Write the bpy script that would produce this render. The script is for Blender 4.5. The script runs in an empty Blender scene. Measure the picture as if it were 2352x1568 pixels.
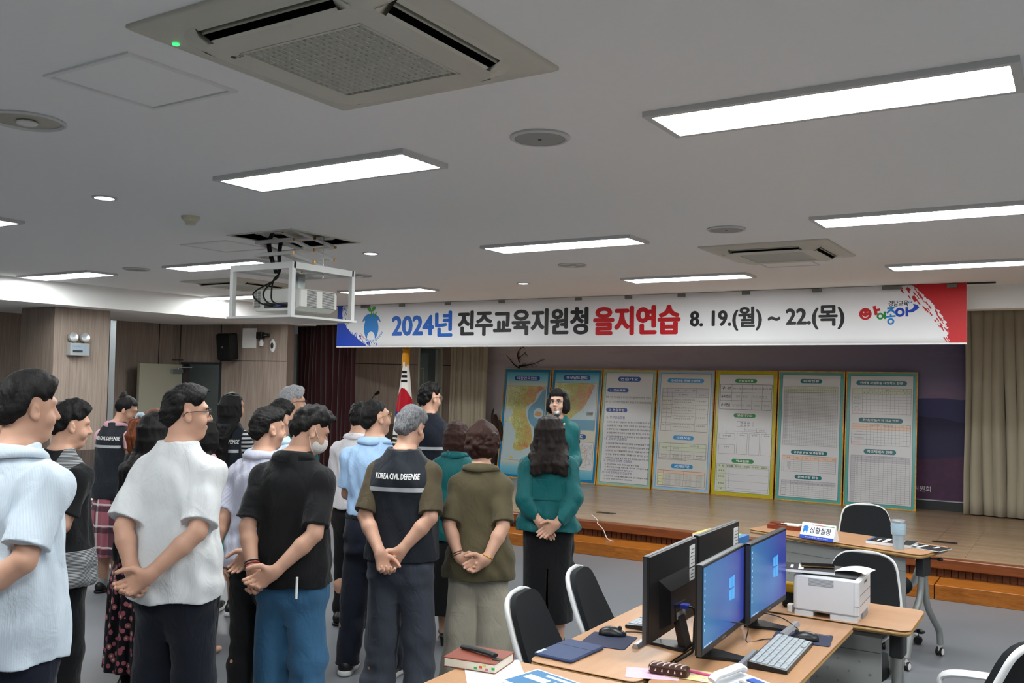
import bpy, bmesh, math, random
import numpy as np
from mathutils import Matrix, Vector
from mathutils.bvhtree import BVHTree

# ------------------------------------------------------------------ scene, camera, light
SC = bpy.context.scene
COL = SC.collection
W, H, F = 2352.0, 1568.0, 2107.9
CAMZ = 1.78
YAW, PITCH, ROLL = -0.557350, 0.0420793, 0.0176176
cy, sy, cp, sp = math.cos(YAW), math.sin(YAW), math.cos(PITCH), math.sin(PITCH)
fw = Vector((sy * cp, cy * cp, sp)); rt = Vector((cy, -sy, 0)); up = rt.cross(fw)
cr, sr = math.cos(ROLL), math.sin(ROLL)
RT = cr * rt + sr * up; UP = -sr * rt + cr * up
cam_d = bpy.data.cameras.new('camera'); cam = bpy.data.objects.new('camera', cam_d); COL.objects.link(cam)
cam_d.sensor_width = 36; cam_d.lens = F / W * 36; cam_d.clip_start = .05
cam.matrix_world = Matrix(((RT.x, UP.x, -fw.x, 0), (RT.y, UP.y, -fw.y, 0), (RT.z, UP.z, -fw.z, CAMZ), (0, 0, 0, 1)))
SC.camera = cam
vs = SC.view_settings
SC.display_settings.display_device = 'sRGB'
vs.view_transform = 'Standard'; vs.look = 'None'; vs.gamma = 1; vs.exposure = 0.0; vs.use_curve_mapping = False
wd = bpy.data.worlds.new('world'); SC.world = wd; wd.use_nodes = True
wd.node_tree.nodes['Background'].inputs[0].default_value = (.75, .85, 1, 1)
wd.node_tree.nodes['Background'].inputs[1].default_value = .05
LAMP = 44.0     # radiance of the ceiling panels

def ray(px, py):
    return RT * ((px - W / 2) / F) - UP * ((py - H / 2) / F) + fw
def at(px, py, z):
    d = ray(px, py); return d * ((z - CAMZ) / d.z) + Vector((0, 0, CAMZ))
def aty(px, py, y):
    d = ray(px, py); return d * (y / d.y) + Vector((0, 0, CAMZ))
def atx(px, py, x):
    d = ray(px, py); return d * (x / d.x) + Vector((0, 0, CAMZ))
def atd(px, py, depth):
    return ray(px, py) * depth + Vector((0, 0, CAMZ))

# ------------------------------------------------------------------ objects
def tag(o, label, cat, group=None):
    o['label'] = label; o['category'] = cat
    if group: o['group'] = group
    return o
def link(o, parent=None):
    COL.objects.link(o)
    if parent is not None: o.parent = parent
    return o
def thing(name, label, cat, loc=(0, 0, 0), rz=0.0, group=None):
    o = bpy.data.objects.new(name, None); o.empty_display_size = .1
    o.location = loc; o.rotation_euler = (0, 0, rz); COL.objects.link(o)
    return tag(o, label, cat, group)
def struct(o):
    o['kind'] = 'structure'; return o
def copy_tree(o, parent=None):
    c = o.copy(); COL.objects.link(c)
    if parent is not None: c.parent = parent
    for ch in list(o.children): copy_tree(ch, c)
    return c

class MB:
    """collects faces, then links them as one mesh object"""
    def __init__(s): s.v = []; s.f = []; s.m = []; s.mi = 0; s.sm = []; s.smooth = False
    def add(s, vs, fs, M=None):
        n = len(s.v)
        s.v += [tuple(M @ Vector(v)) if M is not None else tuple(v) for v in vs]
        for f in fs:
            s.f.append(tuple(i + n for i in f)); s.m.append(s.mi); s.sm.append(s.smooth)
        return s
    def mat(s, i): s.mi = i; return s
    def quad(s, a, b, c, d): return s.add([a, b, c, d], [(0, 1, 2, 3)])
    def box(s, x0, x1, y0, y1, z0, z1, M=None):
        v = [(x0, y0, z0), (x1, y0, z0), (x1, y1, z0), (x0, y1, z0), (x0, y0, z1), (x1, y0, z1), (x1, y1, z1), (x0, y1, z1)]
        return s.add(v, [(3, 2, 1, 0), (4, 5, 6, 7), (0, 1, 5, 4), (1, 2, 6, 5), (2, 3, 7, 6), (3, 0, 4, 7)], M)
    def cbox(s, c, d, M=None):
        return s.box(c[0] - d[0] / 2, c[0] + d[0] / 2, c[1] - d[1] / 2, c[1] + d[1] / 2, c[2] - d[2] / 2, c[2] + d[2] / 2, M)
    def bbox(s, x0, x1, y0, y1, z0, z1, r=.01, n=3, M=None, top=True):
        """box with rounded vertical edges and (softly) bevelled rims"""
        r = min(r, (x1 - x0) / 2 * .99, (y1 - y0) / 2 * .99); e = min(r * .5, (z1 - z0) / 2 * .8)
        def ring(ins, z):
            P = []; rr = max(r - ins, 1e-4)
            for cx, cyy, a0 in ((x1 - r, y1 - r, 0), (x0 + r, y1 - r, 90), (x0 + r, y0 + r, 180), (x1 - r, y0 + r, 270)):
                for k in range(n + 1):
                    a = math.radians(a0 + 90 * k / n); P.append((cx + rr * math.cos(a), cyy + rr * math.sin(a), z))
            return P
        R = [ring(e, z0), ring(0, z0 + e), ring(0, z1 - e), ring(e, z1)]
        return s.loft(R, M)
    def loft(s, rings, M=None, cap=True, closed=True):
        n = len(rings[0]); v = [p for r in rings for p in r]; f = []
        for k in range(len(rings) - 1):
            for i in range(n if closed else n - 1):
                j = (i + 1) % n
                f.append((k * n + i, k * n + j, (k + 1) * n + j, (k + 1) * n + i))
        if cap and closed:
            f.append(tuple(range(n - 1, -1, -1))); f.append(tuple((len(rings) - 1) * n + i for i in range(n)))
        return s.add(v, f, M)
    def cyl(s, p0, p1, r0, r1=None, n=16, M=None, cap=True):
        r1 = r0 if r1 is None else r1
        p0 = Vector(p0); p1 = Vector(p1); d = (p1 - p0).normalized(); a = d.orthogonal().normalized(); b = d.cross(a)
        R = []
        for p, r in ((p0, r0), (p1, r1)):
            R.append([tuple(p + (a * math.cos(t) + b * math.sin(t)) * r) for t in [2 * math.pi * k / n for k in range(n)]])
        return s.loft(R, M, cap)
    def tube(s, pts, r, n=8, M=None, sq=None, upv=(0, 0, 1), cap=True):
        pts = [Vector(p) for p in pts]; R = []; L = len(pts); pa = None
        for i, p in enumerate(pts):
            d = (pts[min(i + 1, L - 1)] - pts[max(i - 1, 0)]).normalized()
            if pa is None:
                u = Vector(upv); a = (u - d * u.dot(d))
                a = a.normalized() if a.length > 1e-3 else d.orthogonal().normalized()
            else:
                a = (pa - d * pa.dot(d)).normalized()
            pa = a; b = d.cross(a)
            rr = r[i] if isinstance(r, (list, tuple)) else r
            ra, rb = (rr, rr) if sq is None else (rr * sq[0], rr * sq[1])
            R.append([tuple(p + a * math.cos(t) * ra + b * math.sin(t) * rb) for t in [2 * math.pi * k / n for k in range(n)]])
        return s.loft(R, M, cap)
    def lathe(s, prof, n=24, M=None, cap=True):
        R = [[(r * math.cos(2 * math.pi * k / n), r * math.sin(2 * math.pi * k / n), z) for k in range(n)] for r, z in prof]
        return s.loft(R, M, cap)
    def ext(s, poly, z0, z1, M=None):
        n = len(poly)
        return s.loft([[(x, y, z0) for x, y in poly], [(x, y, z1) for x, y in poly]], M)
    def ball(s, c, r, n=12, m=8, M=None):
        if not isinstance(r, (tuple, list)): r = (r, r, r)
        R = []
        for j in range(m + 1):
            t = math.pi * (j + .02 if j == 0 else j - .02 if j == m else j) / m
            R.append([(c[0] + r[0] * math.sin(t) * math.cos(2 * math.pi * k / n), c[1] + r[1] * math.sin(t) * math.sin(2 * math.pi * k / n), c[2] - r[2] * math.cos(t)) for k in range(n)])
        return s.loft(R, M)
    def build(s, name, mats, parent=None, smooth=None, ang=40):
        me = bpy.data.meshes.new(name); me.from_pydata(s.v, [], s.f); me.update()
        for m in (mats if isinstance(mats, (list, tuple)) else [mats]): me.materials.append(m)
        if any(s.m): me.polygons.foreach_set('material_index', s.m)
        sm = s.sm if smooth is None else [smooth] * len(s.f)
        if any(sm):
            me.polygons.foreach_set('use_smooth', sm)
            if smooth: me.set_sharp_from_angle(angle=math.radians(ang))
        o = bpy.data.objects.new(name, me); return link(o, parent)
def catmull(P, n=6):
    P = [Vector(p) for p in P]; Q = [P[0] * 2 - P[1]] + P + [P[-1] * 2 - P[-2]]; out = []
    for i in range(1, len(Q) - 2):
        a, b, c, d = Q[i - 1:i + 3]
        for k in range(n):
            t = k / n
            out.append(.5 * ((2 * b) + (c - a) * t + (2 * a - 5 * b + 4 * c - d) * t * t + (3 * b - a - 3 * c + d) * t ** 3))
    return out + [P[-1]]

# ------------------------------------------------------------------ lettering
def front(x, y, z): return Matrix(((1, 0, 0, x), (0, 0, -1, y), (0, 1, 0, z), (0, 0, 0, 1)))  # +z of the flat drawing points to -y
_tc = {}
def glyphs(body, res=2):
    if (body, res) in _tc: return _tc[(body, res)]
    c = bpy.data.curves.new('t', 'FONT'); c.body = body; c.resolution_u = res; c.size = 1; c.align_x = 'LEFT'
    o = bpy.data.objects.new('t', c); s2 = bpy.data.scenes.new('t'); s2.collection.objects.link(o); vl = s2.view_layers[0]; vl.update()
    me = bpy.data.meshes.new_from_object(o.evaluated_get(vl.depsgraph))
    v = [tuple(x.co)[:2] for x in me.vertices]; f = [tuple(p.vertices) for p in me.polygons]
    bpy.data.objects.remove(o); bpy.data.curves.remove(c); bpy.data.meshes.remove(me); bpy.data.scenes.remove(s2)
    # glyph faces come out in either winding: make all of them face +z
    g = []
    for p in f:
        a = sum(v[p[i]][0] * v[p[(i + 1) % len(p)]][1] - v[p[(i + 1) % len(p)]][0] * v[p[i]][1] for i in range(len(p)))
        g.append(p if a >= 0 else p[::-1])
    _tc[(body, res)] = (v, g); return v, g
def text(mb, body, x, y, h, w=None, align='L', bold=0.0, z=0.0, M=None, res=2, xs=1.0, slant=0.0):
    """flat lettering: h = height of the ink, w = wanted width (or None); bold = fraction of h"""
    v, f = glyphs(body, res)
    if not v: return
    xs0 = min(p[0] for p in v); xs1 = max(p[0] for p in v); y0 = min(p[1] for p in v); y1 = max(p[1] for p in v)
    k = h / max(y1 - y0, .3); kx = k * xs if w is None else w / (xs1 - xs0)
    wid = (xs1 - xs0) * kx
    ox = x if align == 'L' else x - wid / 2 if align == 'C' else x - wid
    offs = [(0, 0)] if not bold else [(bold * h * math.cos(a), bold * h * math.sin(a) * .7) for a in [math.pi / 4 * i for i in range(8)]] + [(0, 0)]
    for i, (dx, dy) in enumerate(offs):
        mb.add([(ox + (p[0] - xs0) * kx + dx + slant * (p[1] - y0) * k, y + (p[1] - y0) * k + dy, z + i * 1e-5) for p in v], f, M)
    return wid

# ------------------------------------------------------------------ materials
def lin(c):
    if isinstance(c, str):
        c = tuple(int(c[i:i + 2], 16) / 255 for i in (0, 2, 4))
    return tuple(x / 12.92 if x <= .04045 else ((x + .055) / 1.055) ** 2.4 for x in c[:3]) + (1,)
_mc = {}
class NT:
    def __init__(s, name):
        s.m = bpy.data.materials.new(name); s.m.use_nodes = True; s.t = s.m.node_tree; s.n = s.t.nodes; s.l = s.t.links
        s.b = s.n['Principled BSDF']
    def node(s, ty, **kw):
        n = s.n.new(ty)
        for k, v in kw.items():
            if k.startswith('i_'):
                key = k[2:]; key = int(key) if key.isdigit() else key
                n.inputs[key].default_value = v
            else: setattr(n, k, v)
        return n
    def lk(s, a, b): s.l.new(a, b)
    def coord(s, kind='Object', scale=(1, 1, 1), rot=(0, 0, 0), loc=(0, 0, 0)):
        t = s.node('ShaderNodeTexCoord'); mp = s.node('ShaderNodeMapping')
        mp.inputs['Scale'].default_value = scale; mp.inputs['Rotation'].default_value = rot; mp.inputs['Location'].default_value = loc
        s.lk(t.outputs[kind], mp.inputs['Vector']); return mp.outputs['Vector']
    def noise(s, vec, scale, detail=3, rough=.5, dist=0):
        n = s.node('ShaderNodeTexNoise'); n.inputs['Scale'].default_value = scale; n.inputs['Detail'].default_value = detail
        n.inputs['Roughness'].default_value = rough; n.inputs['Distortion'].default_value = dist
        s.lk(vec, n.inputs['Vector']); return n.outputs['Fac']
    def ramp(s, fac, stops, interp='LINEAR'):
        r = s.node('ShaderNodeValToRGB'); r.color_ramp.interpolation = interp; e = r.color_ramp.elements
        while len(e) < len(stops): e.new(.5)
        for el, (p, c) in zip(e, stops): el.position = p; el.color = lin(c) if not isinstance(c, float) else (c, c, c, 1)
        s.lk(fac, r.inputs['Fac']); return r.outputs['Color']
    def math(s, op, a, b=None, clamp=False):
        n = s.node('ShaderNodeMath', operation=op); n.use_clamp = clamp
        for i, x in enumerate((a, b)):
            if x is None: continue
            if isinstance(x, (int, float)): n.inputs[i].default_value = x
            else: s.lk(x, n.inputs[i])
        return n.outputs[0]
    def mix(s, fac, a, b, mode='MIX'):
        n = s.node('ShaderNodeMix', data_type='RGBA', blend_type=mode)
        for key, x in ((0, fac), (6, a), (7, b)):
            if isinstance(x, (int, float)): n.inputs[key].default_value = x
            elif isinstance(x, (tuple, str)): n.inputs[key].default_value = lin(x) if isinstance(x, str) else x
            else: s.lk(x, n.inputs[key])
        return n.outputs[2]
    def sep(s, vec):
        n = s.node('ShaderNodeSeparateXYZ'); s.lk(vec, n.inputs[0]); return n.outputs
    def bump(s, h, strength=.3, dist=.01):
        n = s.node('ShaderNodeBump'); n.inputs['Strength'].default_value = strength; n.inputs['Distance'].default_value = dist
        s.lk(h, n.inputs['Height']); s.lk(n.outputs['Normal'], s.b.inputs['Normal'])
    def base(s, c):
        if isinstance(c, (str, tuple)): s.b.inputs['Base Color'].default_value = lin(c)
        else: s.lk(c, s.b.inputs['Base Color'])
        return s
    def set(s, rough=.5, metal=0, spec=.5, coat=0, trans=0, ior=1.45, sheen=0, alpha=1, sub=0):
        i = s.b.inputs
        i['Roughness'].default_value = rough; i['Metallic'].default_value = metal; i['Specular IOR Level'].default_value = spec
        i['Coat Weight'].default_value = coat; i['Transmission Weight'].default_value = trans; i['IOR'].default_value = ior
        i['Sheen Weight'].default_value = sheen; i['Alpha'].default_value = alpha
        if sub: i['Subsurface Weight'].default_value = sub; i['Subsurface Radius'].default_value = (.012, .005, .003)
        return s
def pm(name, col, rough=.5, metal=0, spec=.5, var=.06, scale=40, bump=0, **k):
    """plain procedural material: a colour with a little tonal noise and bump"""
    key = (name, col, rough, metal)
    if key in _mc: return _mc[key]
    t = NT(name).set(rough, metal, spec, **k); v = t.coord()
    f = t.noise(v, scale, 4)
    c = lin(col); lo = tuple(x * (1 - var) for x in c[:3]) + (1,); hi = tuple(min(1, x * (1 + var)) for x in c[:3]) + (1,)
    t.base(t.mix(f, lo, hi))
    if bump: t.bump(f, bump, .004)
    _mc[key] = t.m; return t.m
def glow(name, col, strength):
    t = NT(name); e = t.b.inputs; e['Base Color'].default_value = lin(col); e['Emission Color'].default_value = lin(col); e['Emission Strength'].default_value = strength
    return t.m
# ------------------------------------------------------------------ the room
CEIL = 2.81; SOF = 2.55; STZ = .285
def m_panel():
    t = NT('wood_grain_panel').set(.55, 0, .3); v = t.coord('Object', (60, 60, 2.2)); a = t.noise(v, 1.0, 5, .6, .4)
    v2 = t.coord('Object', (8, 8, .6)); b = t.noise(v2, 1, 3)
    f = t.math('ADD', t.math('MULTIPLY', a, .75), t.math('MULTIPLY', b, .3))
    t.base(t.ramp(f, [(.3, '7a6c63'), (.55, '94857a'), (.78, 'a89a90')])); return t.m
def m_wains():
    t = NT('dark_wainscot_panel').set(.5, 0, .3); v = t.coord('Object', (60, 60, 2.2)); a = t.noise(v, 1.0, 5, .6, .4)
    t.base(t.ramp(a, [(.3, '463d39'), (.7, '5f544e')])); return t.m
def m_floor():
    t = NT('grey_vinyl_floor').set(.32, 0, .45); v = t.coord(); a = t.noise(v, 260, 2, .6); b = t.noise(v, 3, 4, .6)
    c = t.mix(t.math('MULTIPLY', a, .6), '6a6d72', '7e8186'); c = t.mix(t.math('MULTIPLY', b, .35), c, '74777c')
    t.base(c); t.bump(b, .02, .01); return t.m
def m_stage():
    t = NT('stage_floorboards').set(.27, 0, .5); v = t.coord()
    br = t.node('ShaderNodeTexBrick'); br.offset = .37; br.inputs['Scale'].default_value = 1; br.inputs['Brick Width'].default_value = .9; br.inputs['Row Height'].default_value = .075
    br.inputs['Mortar Size'].default_value = .0016; br.inputs['Color1'].default_value = lin('b2967a'); br.inputs['Color2'].default_value = lin('a08568'); br.inputs['Mortar'].default_value = lin('4e3a2a')
    t.lk(v, br.inputs['Vector']); v2 = t.coord('Object', (1.5, 30, 30)); a = t.noise(v2, 2, 5, .6, .5)
    t.base(t.mix(t.math('MULTIPLY', a, .45), br.outputs['Color'], '7c6148')); t.bump(a, .03, .004); return t.m
def m_wood(name, a, b, c, sc=(1.2, 14, 14), rough=.35, spec=.4, dist=1.2):
    t = NT(name).set(rough, 0, spec); v = t.coord('Object', sc); n = t.noise(v, 2.2, 6, .6, dist)
    v2 = t.coord('Object', tuple(x * 6 for x in sc)); m = t.noise(v2, 3, 3)
    f = t.math('ADD', t.math('MULTIPLY', n, .8), t.math('MULTIPLY', m, .2))
    t.base(t.ramp(f, [(.28, a), (.5, b), (.75, c)])); t.bump(m, .03, .002); return t.m
M_PANEL = m_panel(); M_WAINS = m_wains(); M_FLOOR = m_floor(); M_STAGE = m_stage()
M_SEAM = pm('panel_seam', '2b2522', .7)
M_CEIL = pm('ceiling_paint', 'eeeeec', .85, spec=.2, var=.012, scale=30)
M_WHITE = pm('white_paint', 'e2e2e0', .6, spec=.3, var=.015)
M_NOSE = m_wood('stage_nosing_wood', '5c3016', '743f1f', '8b522c', (1, 20, 20))
M_STEP = m_wood('step_box_wood', '7a4213', '9d5c1f', 'b9762f', (2.2, 12, 12), .3)
M_SLAT = m_wood('riser_slat_wood', '40200f', '5c3018', '6e3e22', (22, 6, 2))
M_ALU = pm('aluminium_trim', 'b4bcc0', .35, .8, var=.03)
M_BLACK = pm('black_plastic', '121213', .45, spec=.45, var=.1)
M_DGREY = pm('dark_grey_plastic', '2c2e31', .5, var=.08)
M_CHROME = pm('chrome', 'd8d8da', .16, 1.0, var=.02)
M_VOID = pm('dark_void', '0b0b0c', .9, spec=.1)  # near black: the shade inside slots and vents, put into the colour

struct(MB().box(-13.5, 4.5, -4.5, 12.6, -.12, 0).build('floor', M_FLOOR))
b = MB(); OX0, OX1, OY0, OY1 = -5.33, -4.70, 4.60, 5.28          # the projector well is cut out of the ceiling
for x0, x1, y0, y1 in ((-9.9, OX0, -4.5, 12.6), (OX1, 4.5, -4.5, 12.6), (OX0, OX1, -4.5, OY0), (OX0, OX1, OY1, 12.6)):
    b.box(x0, x1, y0, y1, CEIL, CEIL + .08)
struct(b.build('ceiling', M_CEIL))
struct(MB().box(-13.5, -9.9, -4.5, 10.25, SOF, SOF + .34).build('ceiling_soffit', M_CEIL))
struct(MB().box(-13.5, 4.5, 10.25, 10.5, 2.575, CEIL).build('beam_stage_front', M_CEIL))
# left side: recessed wall, pillar, end wall with the doorway
b = MB(); b.box(-12.25, -12.0, -4.5, 9.5, 0, SOF); b.mat(1)
b.box(-12.0, -11.985, -4.5, 9.4, 0, .85); b.mat(2)
for y in (7.15, 9.05): b.box(-12.0, -11.995, y - .006, y + .006, .85, SOF)
struct(b.build('wall_left', [M_PANEL, M_WAINS, M_SEAM]))
b = MB(); b.box(-10.93, -10.24, 6.28, 7.0, 0, SOF); b.mat(1); b.box(-10.95, -10.225, 6.265, 7.01, 0, .85)
struct(b.build('pillar_left', [M_PANEL, M_WAINS]))
struct(MB().box(-10.44, -10.34, 7.08, 7.16, 0, 2.44).build('trim_1', M_ALU))
def wall_line(name, p, q, z0, z1, mats, holes=(), seams_v=(), seam_h=None, wains=.85, th=.16):
    """vertical wall from p to q (seen from its right-hand side), holes = (s0, s1, top)"""
    p = Vector((p[0], p[1], 0)); q = Vector((q[0], q[1], 0)); L = (q - p).length; d = (q - p) / L
    M = Matrix(((d.x, -d.y, 0, p.x), (d.y, d.x, 0, p.y), (0, 0, 1, 0), (0, 0, 0, 1)))
    b = MB(); s = 0
    for h0, h1, top in holes:
        b.box(s, h0, 0, th, z0, z1, M); b.box(h0, h1, 0, th, top, z1, M); s = h1
    b.box(s, L, 0, th, z0, z1, M)
    b.mat(1); s = 0
    if wains:
        for h0, h1, top in list(holes) + [(L, L, 0)]:
            if h0 > s: b.box(s, h0, -.012, 0, z0, wains, M)
            s = h1
    b.mat(2)
    for x in seams_v: b.box(x - .006, x + .006, -.004, 0, max(z0, wains), z1, M)
    if seam_h:
        s = 0
        for h0, h1, top in list(holes) + [(L, L, 0)]:
            if h0 > s: b.box(s, h0, -.004, 0, seam_h - .006, seam_h + .006, M)
            s = h1
    o = struct(b.build(name, mats)); return o, M
_, MD = wall_line('wall_end_left', (-12.0, 9.30), (-10.06, 9.85), 0, SOF, [M_PANEL, M_WAINS, M_SEAM], holes=[(.2, .85, 1.94)], seams_v=(.14, .86, 1.25), seam_h=2.0)
b = MB()                                                        # the pillar at the end of that wall
b.box(1.25, 2.02, -.05, 0, 0, SOF, MD); b.mat(1); b.box(1.24, 2.02, -.06, -.05, 0, .85, MD); b.mat(2); b.box(1.25, 2.02, -.054, -.05, 1.995, 2.005, MD)
struct(b.build('pillar_end', [M_PANEL, M_WAINS, M_SEAM]))
# corridor glimpsed through the doorway
M_CORR = pm('corridor_wall', '9aa39e', .7); M_GLASSY = pm('corridor_cabinet', '4c5654', .3)
b = MB(); b.box(-.6, 1.6, 1.3, 1.4, 0, 2.4, MD); b.box(-.6, 1.6, .16, 1.4, 2.4, 2.45, MD); b.box(1.6, 1.7, .16, 1.4, 0, 2.45, MD); b.box(-.7, -.6, .16, 1.4, 0, 2.45, MD)
b.mat(1); b.box(.5, .95, 1.0, 1.28, 0, 1.9, MD); struct(b.build('wall_corridor', [M_CORR, M_GLASSY]))
struct(MB().box(.3, .9, .45, .65, 2.37, 2.395, MD).build('ceiling_added_corridor_glow', glow('added_corridor_glow', 'f2f6ff', 5)))  # glowing slab added out of sight to brighten the dark corridor
M_DOOR = pm('cream_door_paint', 'a8a694', .5, spec=.3, var=.02)
dt = thing('door', 'cream hinged door standing open against the wood panelled wall', 'door', MD @ Vector((.2, -.02, 0)), math.radians(279))
dt['kind'] = 'structure'; dt.name = 'door_1'
b = MB(); b.box(0, .86, -.045, 0, .01, 1.93); b.build('door_leaf', M_DOOR, dt)
b = MB(); b.box(.04, .25, 0.0, .055, 1.80, 1.855); b.cyl((.12, .03, 1.855), (.12, .03, 1.875), .015)
cl = b.build('door_closer', M_ALU, dt)
MB().tube([(.12, .03, 1.885), (.02, .2, 1.89), (-.14, .08, 1.90)], .008, 6).build('closer_arm', M_ALU, cl)
b = MB(); b.cyl((.79, 0, 1.0), (.79, .05, 1.0), .012); b.tube([(.79, .05, 1.0), (.68, .05, 1.0)], .01, 8); b.build('door_handle', M_ALU, dt)
b = MB()
for s0, s1, z0, z1 in ((.17, .2, 0, 1.97), (.85, .88, 0, 1.97), (.17, .88, 1.94, 1.97)): b.box(s0, s1, -.02, .17, z0, z1, MD)
struct(b.build('trim_2', M_DGREY))
# closing walls outside the frame
struct(MB().box(4.5, 4.7, -4.5, 12.6, 0, CEIL).build('wall_right', M_WHITE))
struct(MB().box(-13.5, 4.7, -4.7, -4.5, 0, CEIL).build('wall_rear', M_WHITE))
# stage
struct(MB().box(-10.2, 4.5, 8.95, 12.6, 0, STZ - .004).mat(1).box(-10.2, 4.5, 8.93, 12.6, STZ - .004, STZ).build('floor_stage', [M_SLAT, M_STAGE]))
struct(MB().bbox(-10.2, 4.5, 8.86, 8.97, STZ - .085, STZ + .001, .012).build('trim_stage_nosing', M_NOSE))
b = MB()
for k in range(260):
    x = -10.2 + k * .0565; b.box(x, x + .048, 8.925, 8.955, .12, STZ - .085)
struct(b.build('trim_stage_riser', M_SLAT))
xs = -10.2
for k in range(8):
    o = MB().bbox(xs + .004, xs + 1.82, 8.52, 8.93, 0.0, .125, .006).build('stage_step_box', M_STEP)
    tag(o, ['orange wooden step box at far left of the stage front', 'orange wooden step box behind the standing crowd at the stage', 'orange wooden step box below the flag', 'orange wooden step box in front of the two maps',
            'orange wooden step box left of the narrow gap, by the woman in teal', 'orange wooden step box right of the gap, behind the monitors', 'orange wooden step box right of the head table, along the stage', 'orange wooden step box outside the right edge of the view'][k], 'step', 'step boxes along the stage front')
    xs += 1.824 if k != 3 else 1.824
# stage back and side walls
M_MURAL = None
def m_mural():
    t = NT('dusk_mural_print').set(.55, 0, .25); o = t.sep(t.coord('Object'))
    x = t.math('DIVIDE', t.math('ADD', o[0], 8.2), 7.2); z = t.math('DIVIDE', o[2], 2.4)
    n = t.noise(t.coord('Object', (.5, 1, 3)), 1.6, 5, .6, .6)
    c = t.ramp(z, [(.0, '4a2f52'), (.42, '5c4266'), (.62, '7a5f80'), (.8, '4f4670'), (1.0, '3a3868')])
    c = t.mix(t.math('MULTIPLY', t.math('SUBTRACT', 1.0, t.math('MULTIPLY', x, .92), True), .95), c, 'd6cdd0')
    s = t.math('MULTIPLY', t.math('GREATER_THAN', t.math('ABSOLUTE', t.math('SUBTRACT', n, .5)), .11), .12)
    c = t.mix(s, c, '9c7890'); t.base(c); return t.m
b = MB(); b.box(-9.2, 4.5, 12.35, 12.6, STZ, CEIL); b.mat(1); b.box(-8.15, -1.05, 12.335, 12.35, STZ + .12, 2.6)
b.mat(2); b.box(-9.2, 4.5, 12.33, 12.35, STZ, STZ + .11); b.mat(3); b.box(-8.15, -1.05, 12.328, 12.345, STZ + .112, STZ + .122)
M_HILL1 = pm('mural_far_hills', '3a3a66', .55, var=.1, scale=6); M_HILL2 = pm('mural_near_hills', '2a2648', .55, var=.15, scale=5); M_FIELD = pm('mural_field', '482848', .55, var=.35, scale=14)
struct(b.build('wall_back', [M_WHITE, m_mural(), M_DGREY, M_ALU]))
random.seed(4)
def ridge(z, amp, seed, y, m, zb):
    rr = random.Random(seed); P = []; n = 90; ph = [rr.uniform(0, 6.28) for _ in range(6)]
    for i in range(n + 1):
        x = -6.0 + 4.9 * i / n
        P.append((x, z + amp * sum(math.sin(x * w + p) / w * 1.4 for w, p in zip((.9, 1.7, 3.1, 5.3, 9, 17), ph)) + .05 * (x + 4) * (-.25)))
    b = MB(); v = [(x, y, zz) for x, zz in P] + [(x, y, zb) for x, zz in P]; L = n + 1
    b.add(v, [(i, i + L, i + L + 1, i + 1) for i in range(n)]); return b.build('mural_hills', m)
ms = [struct(ridge(1.62, .08, 3, 12.3335, M_HILL1, STZ + .13)), struct(ridge(1.42, .09, 8, 12.3325, M_HILL2, STZ + .13)), struct(ridge(.83, .06, 12, 12.3315, M_FIELD, STZ + .13))]
for k, o in enumerate(ms): o.name = 'wall_mural_hills.%03d' % k
b = MB(); text(b, '진주시교육위원회', -1.60, .50, .07, align='R', M=Matrix(((1, 0, 0, 0), (0, 0, 1, 12.329), (0, 1, 0, 0), (0, 0, 0, 1))))
o = struct(b.build('wall_mural_lettering', M_WHITE))
_, MS = wall_line('wall_stage_left', (-10.0, 10.62), (-8.72, 12.40), STZ, CEIL, [M_PANEL, M_WAINS, M_SEAM], holes=[(1.48, 1.86, 2.27)], seams_v=(.36,), seam_h=2.0, wains=1.05)
b = MB()
for s0, s1, z0, z1 in ((1.46, 1.49, STZ, 2.3), (1.85, 1.88, STZ, 2.3), (1.46, 1.88, 2.27, 2.3)): b.box(s0, s1, -.02, .17, z0, z1, MS)
struct(b.build('trim_3', M_DOOR))
M_BLUEGREY = pm('blue_grey_cabinet_paint', '8aa0a4', .4)
b = MB(); b.box(1.3, 2.6, .75, .8, STZ, 2.4, MS); struct(b.build('wall_stage_passage', M_CORR))
t = thing('cabinet', 'pale blue cupboard door glimpsed through the doorway beside the flag', 'cabinet', MS @ Vector((1.42, .45, STZ)), math.atan2(MS[1][0], MS[0][0]))
MB().box(0, .36, 0, .28, .0, 1.92).build('body', M_BLUEGREY, t)
b = MB()
for x0, x1, z0, z1 in ((.0, .29, 1.66, 1.672), (.278, .29, .4, 1.67)): b.box(x0, x1, -.006, 0, z0, z1)
b.build('gold_moulding', pm('pale_gold', 'c9b878', .4, .6), t)
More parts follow.
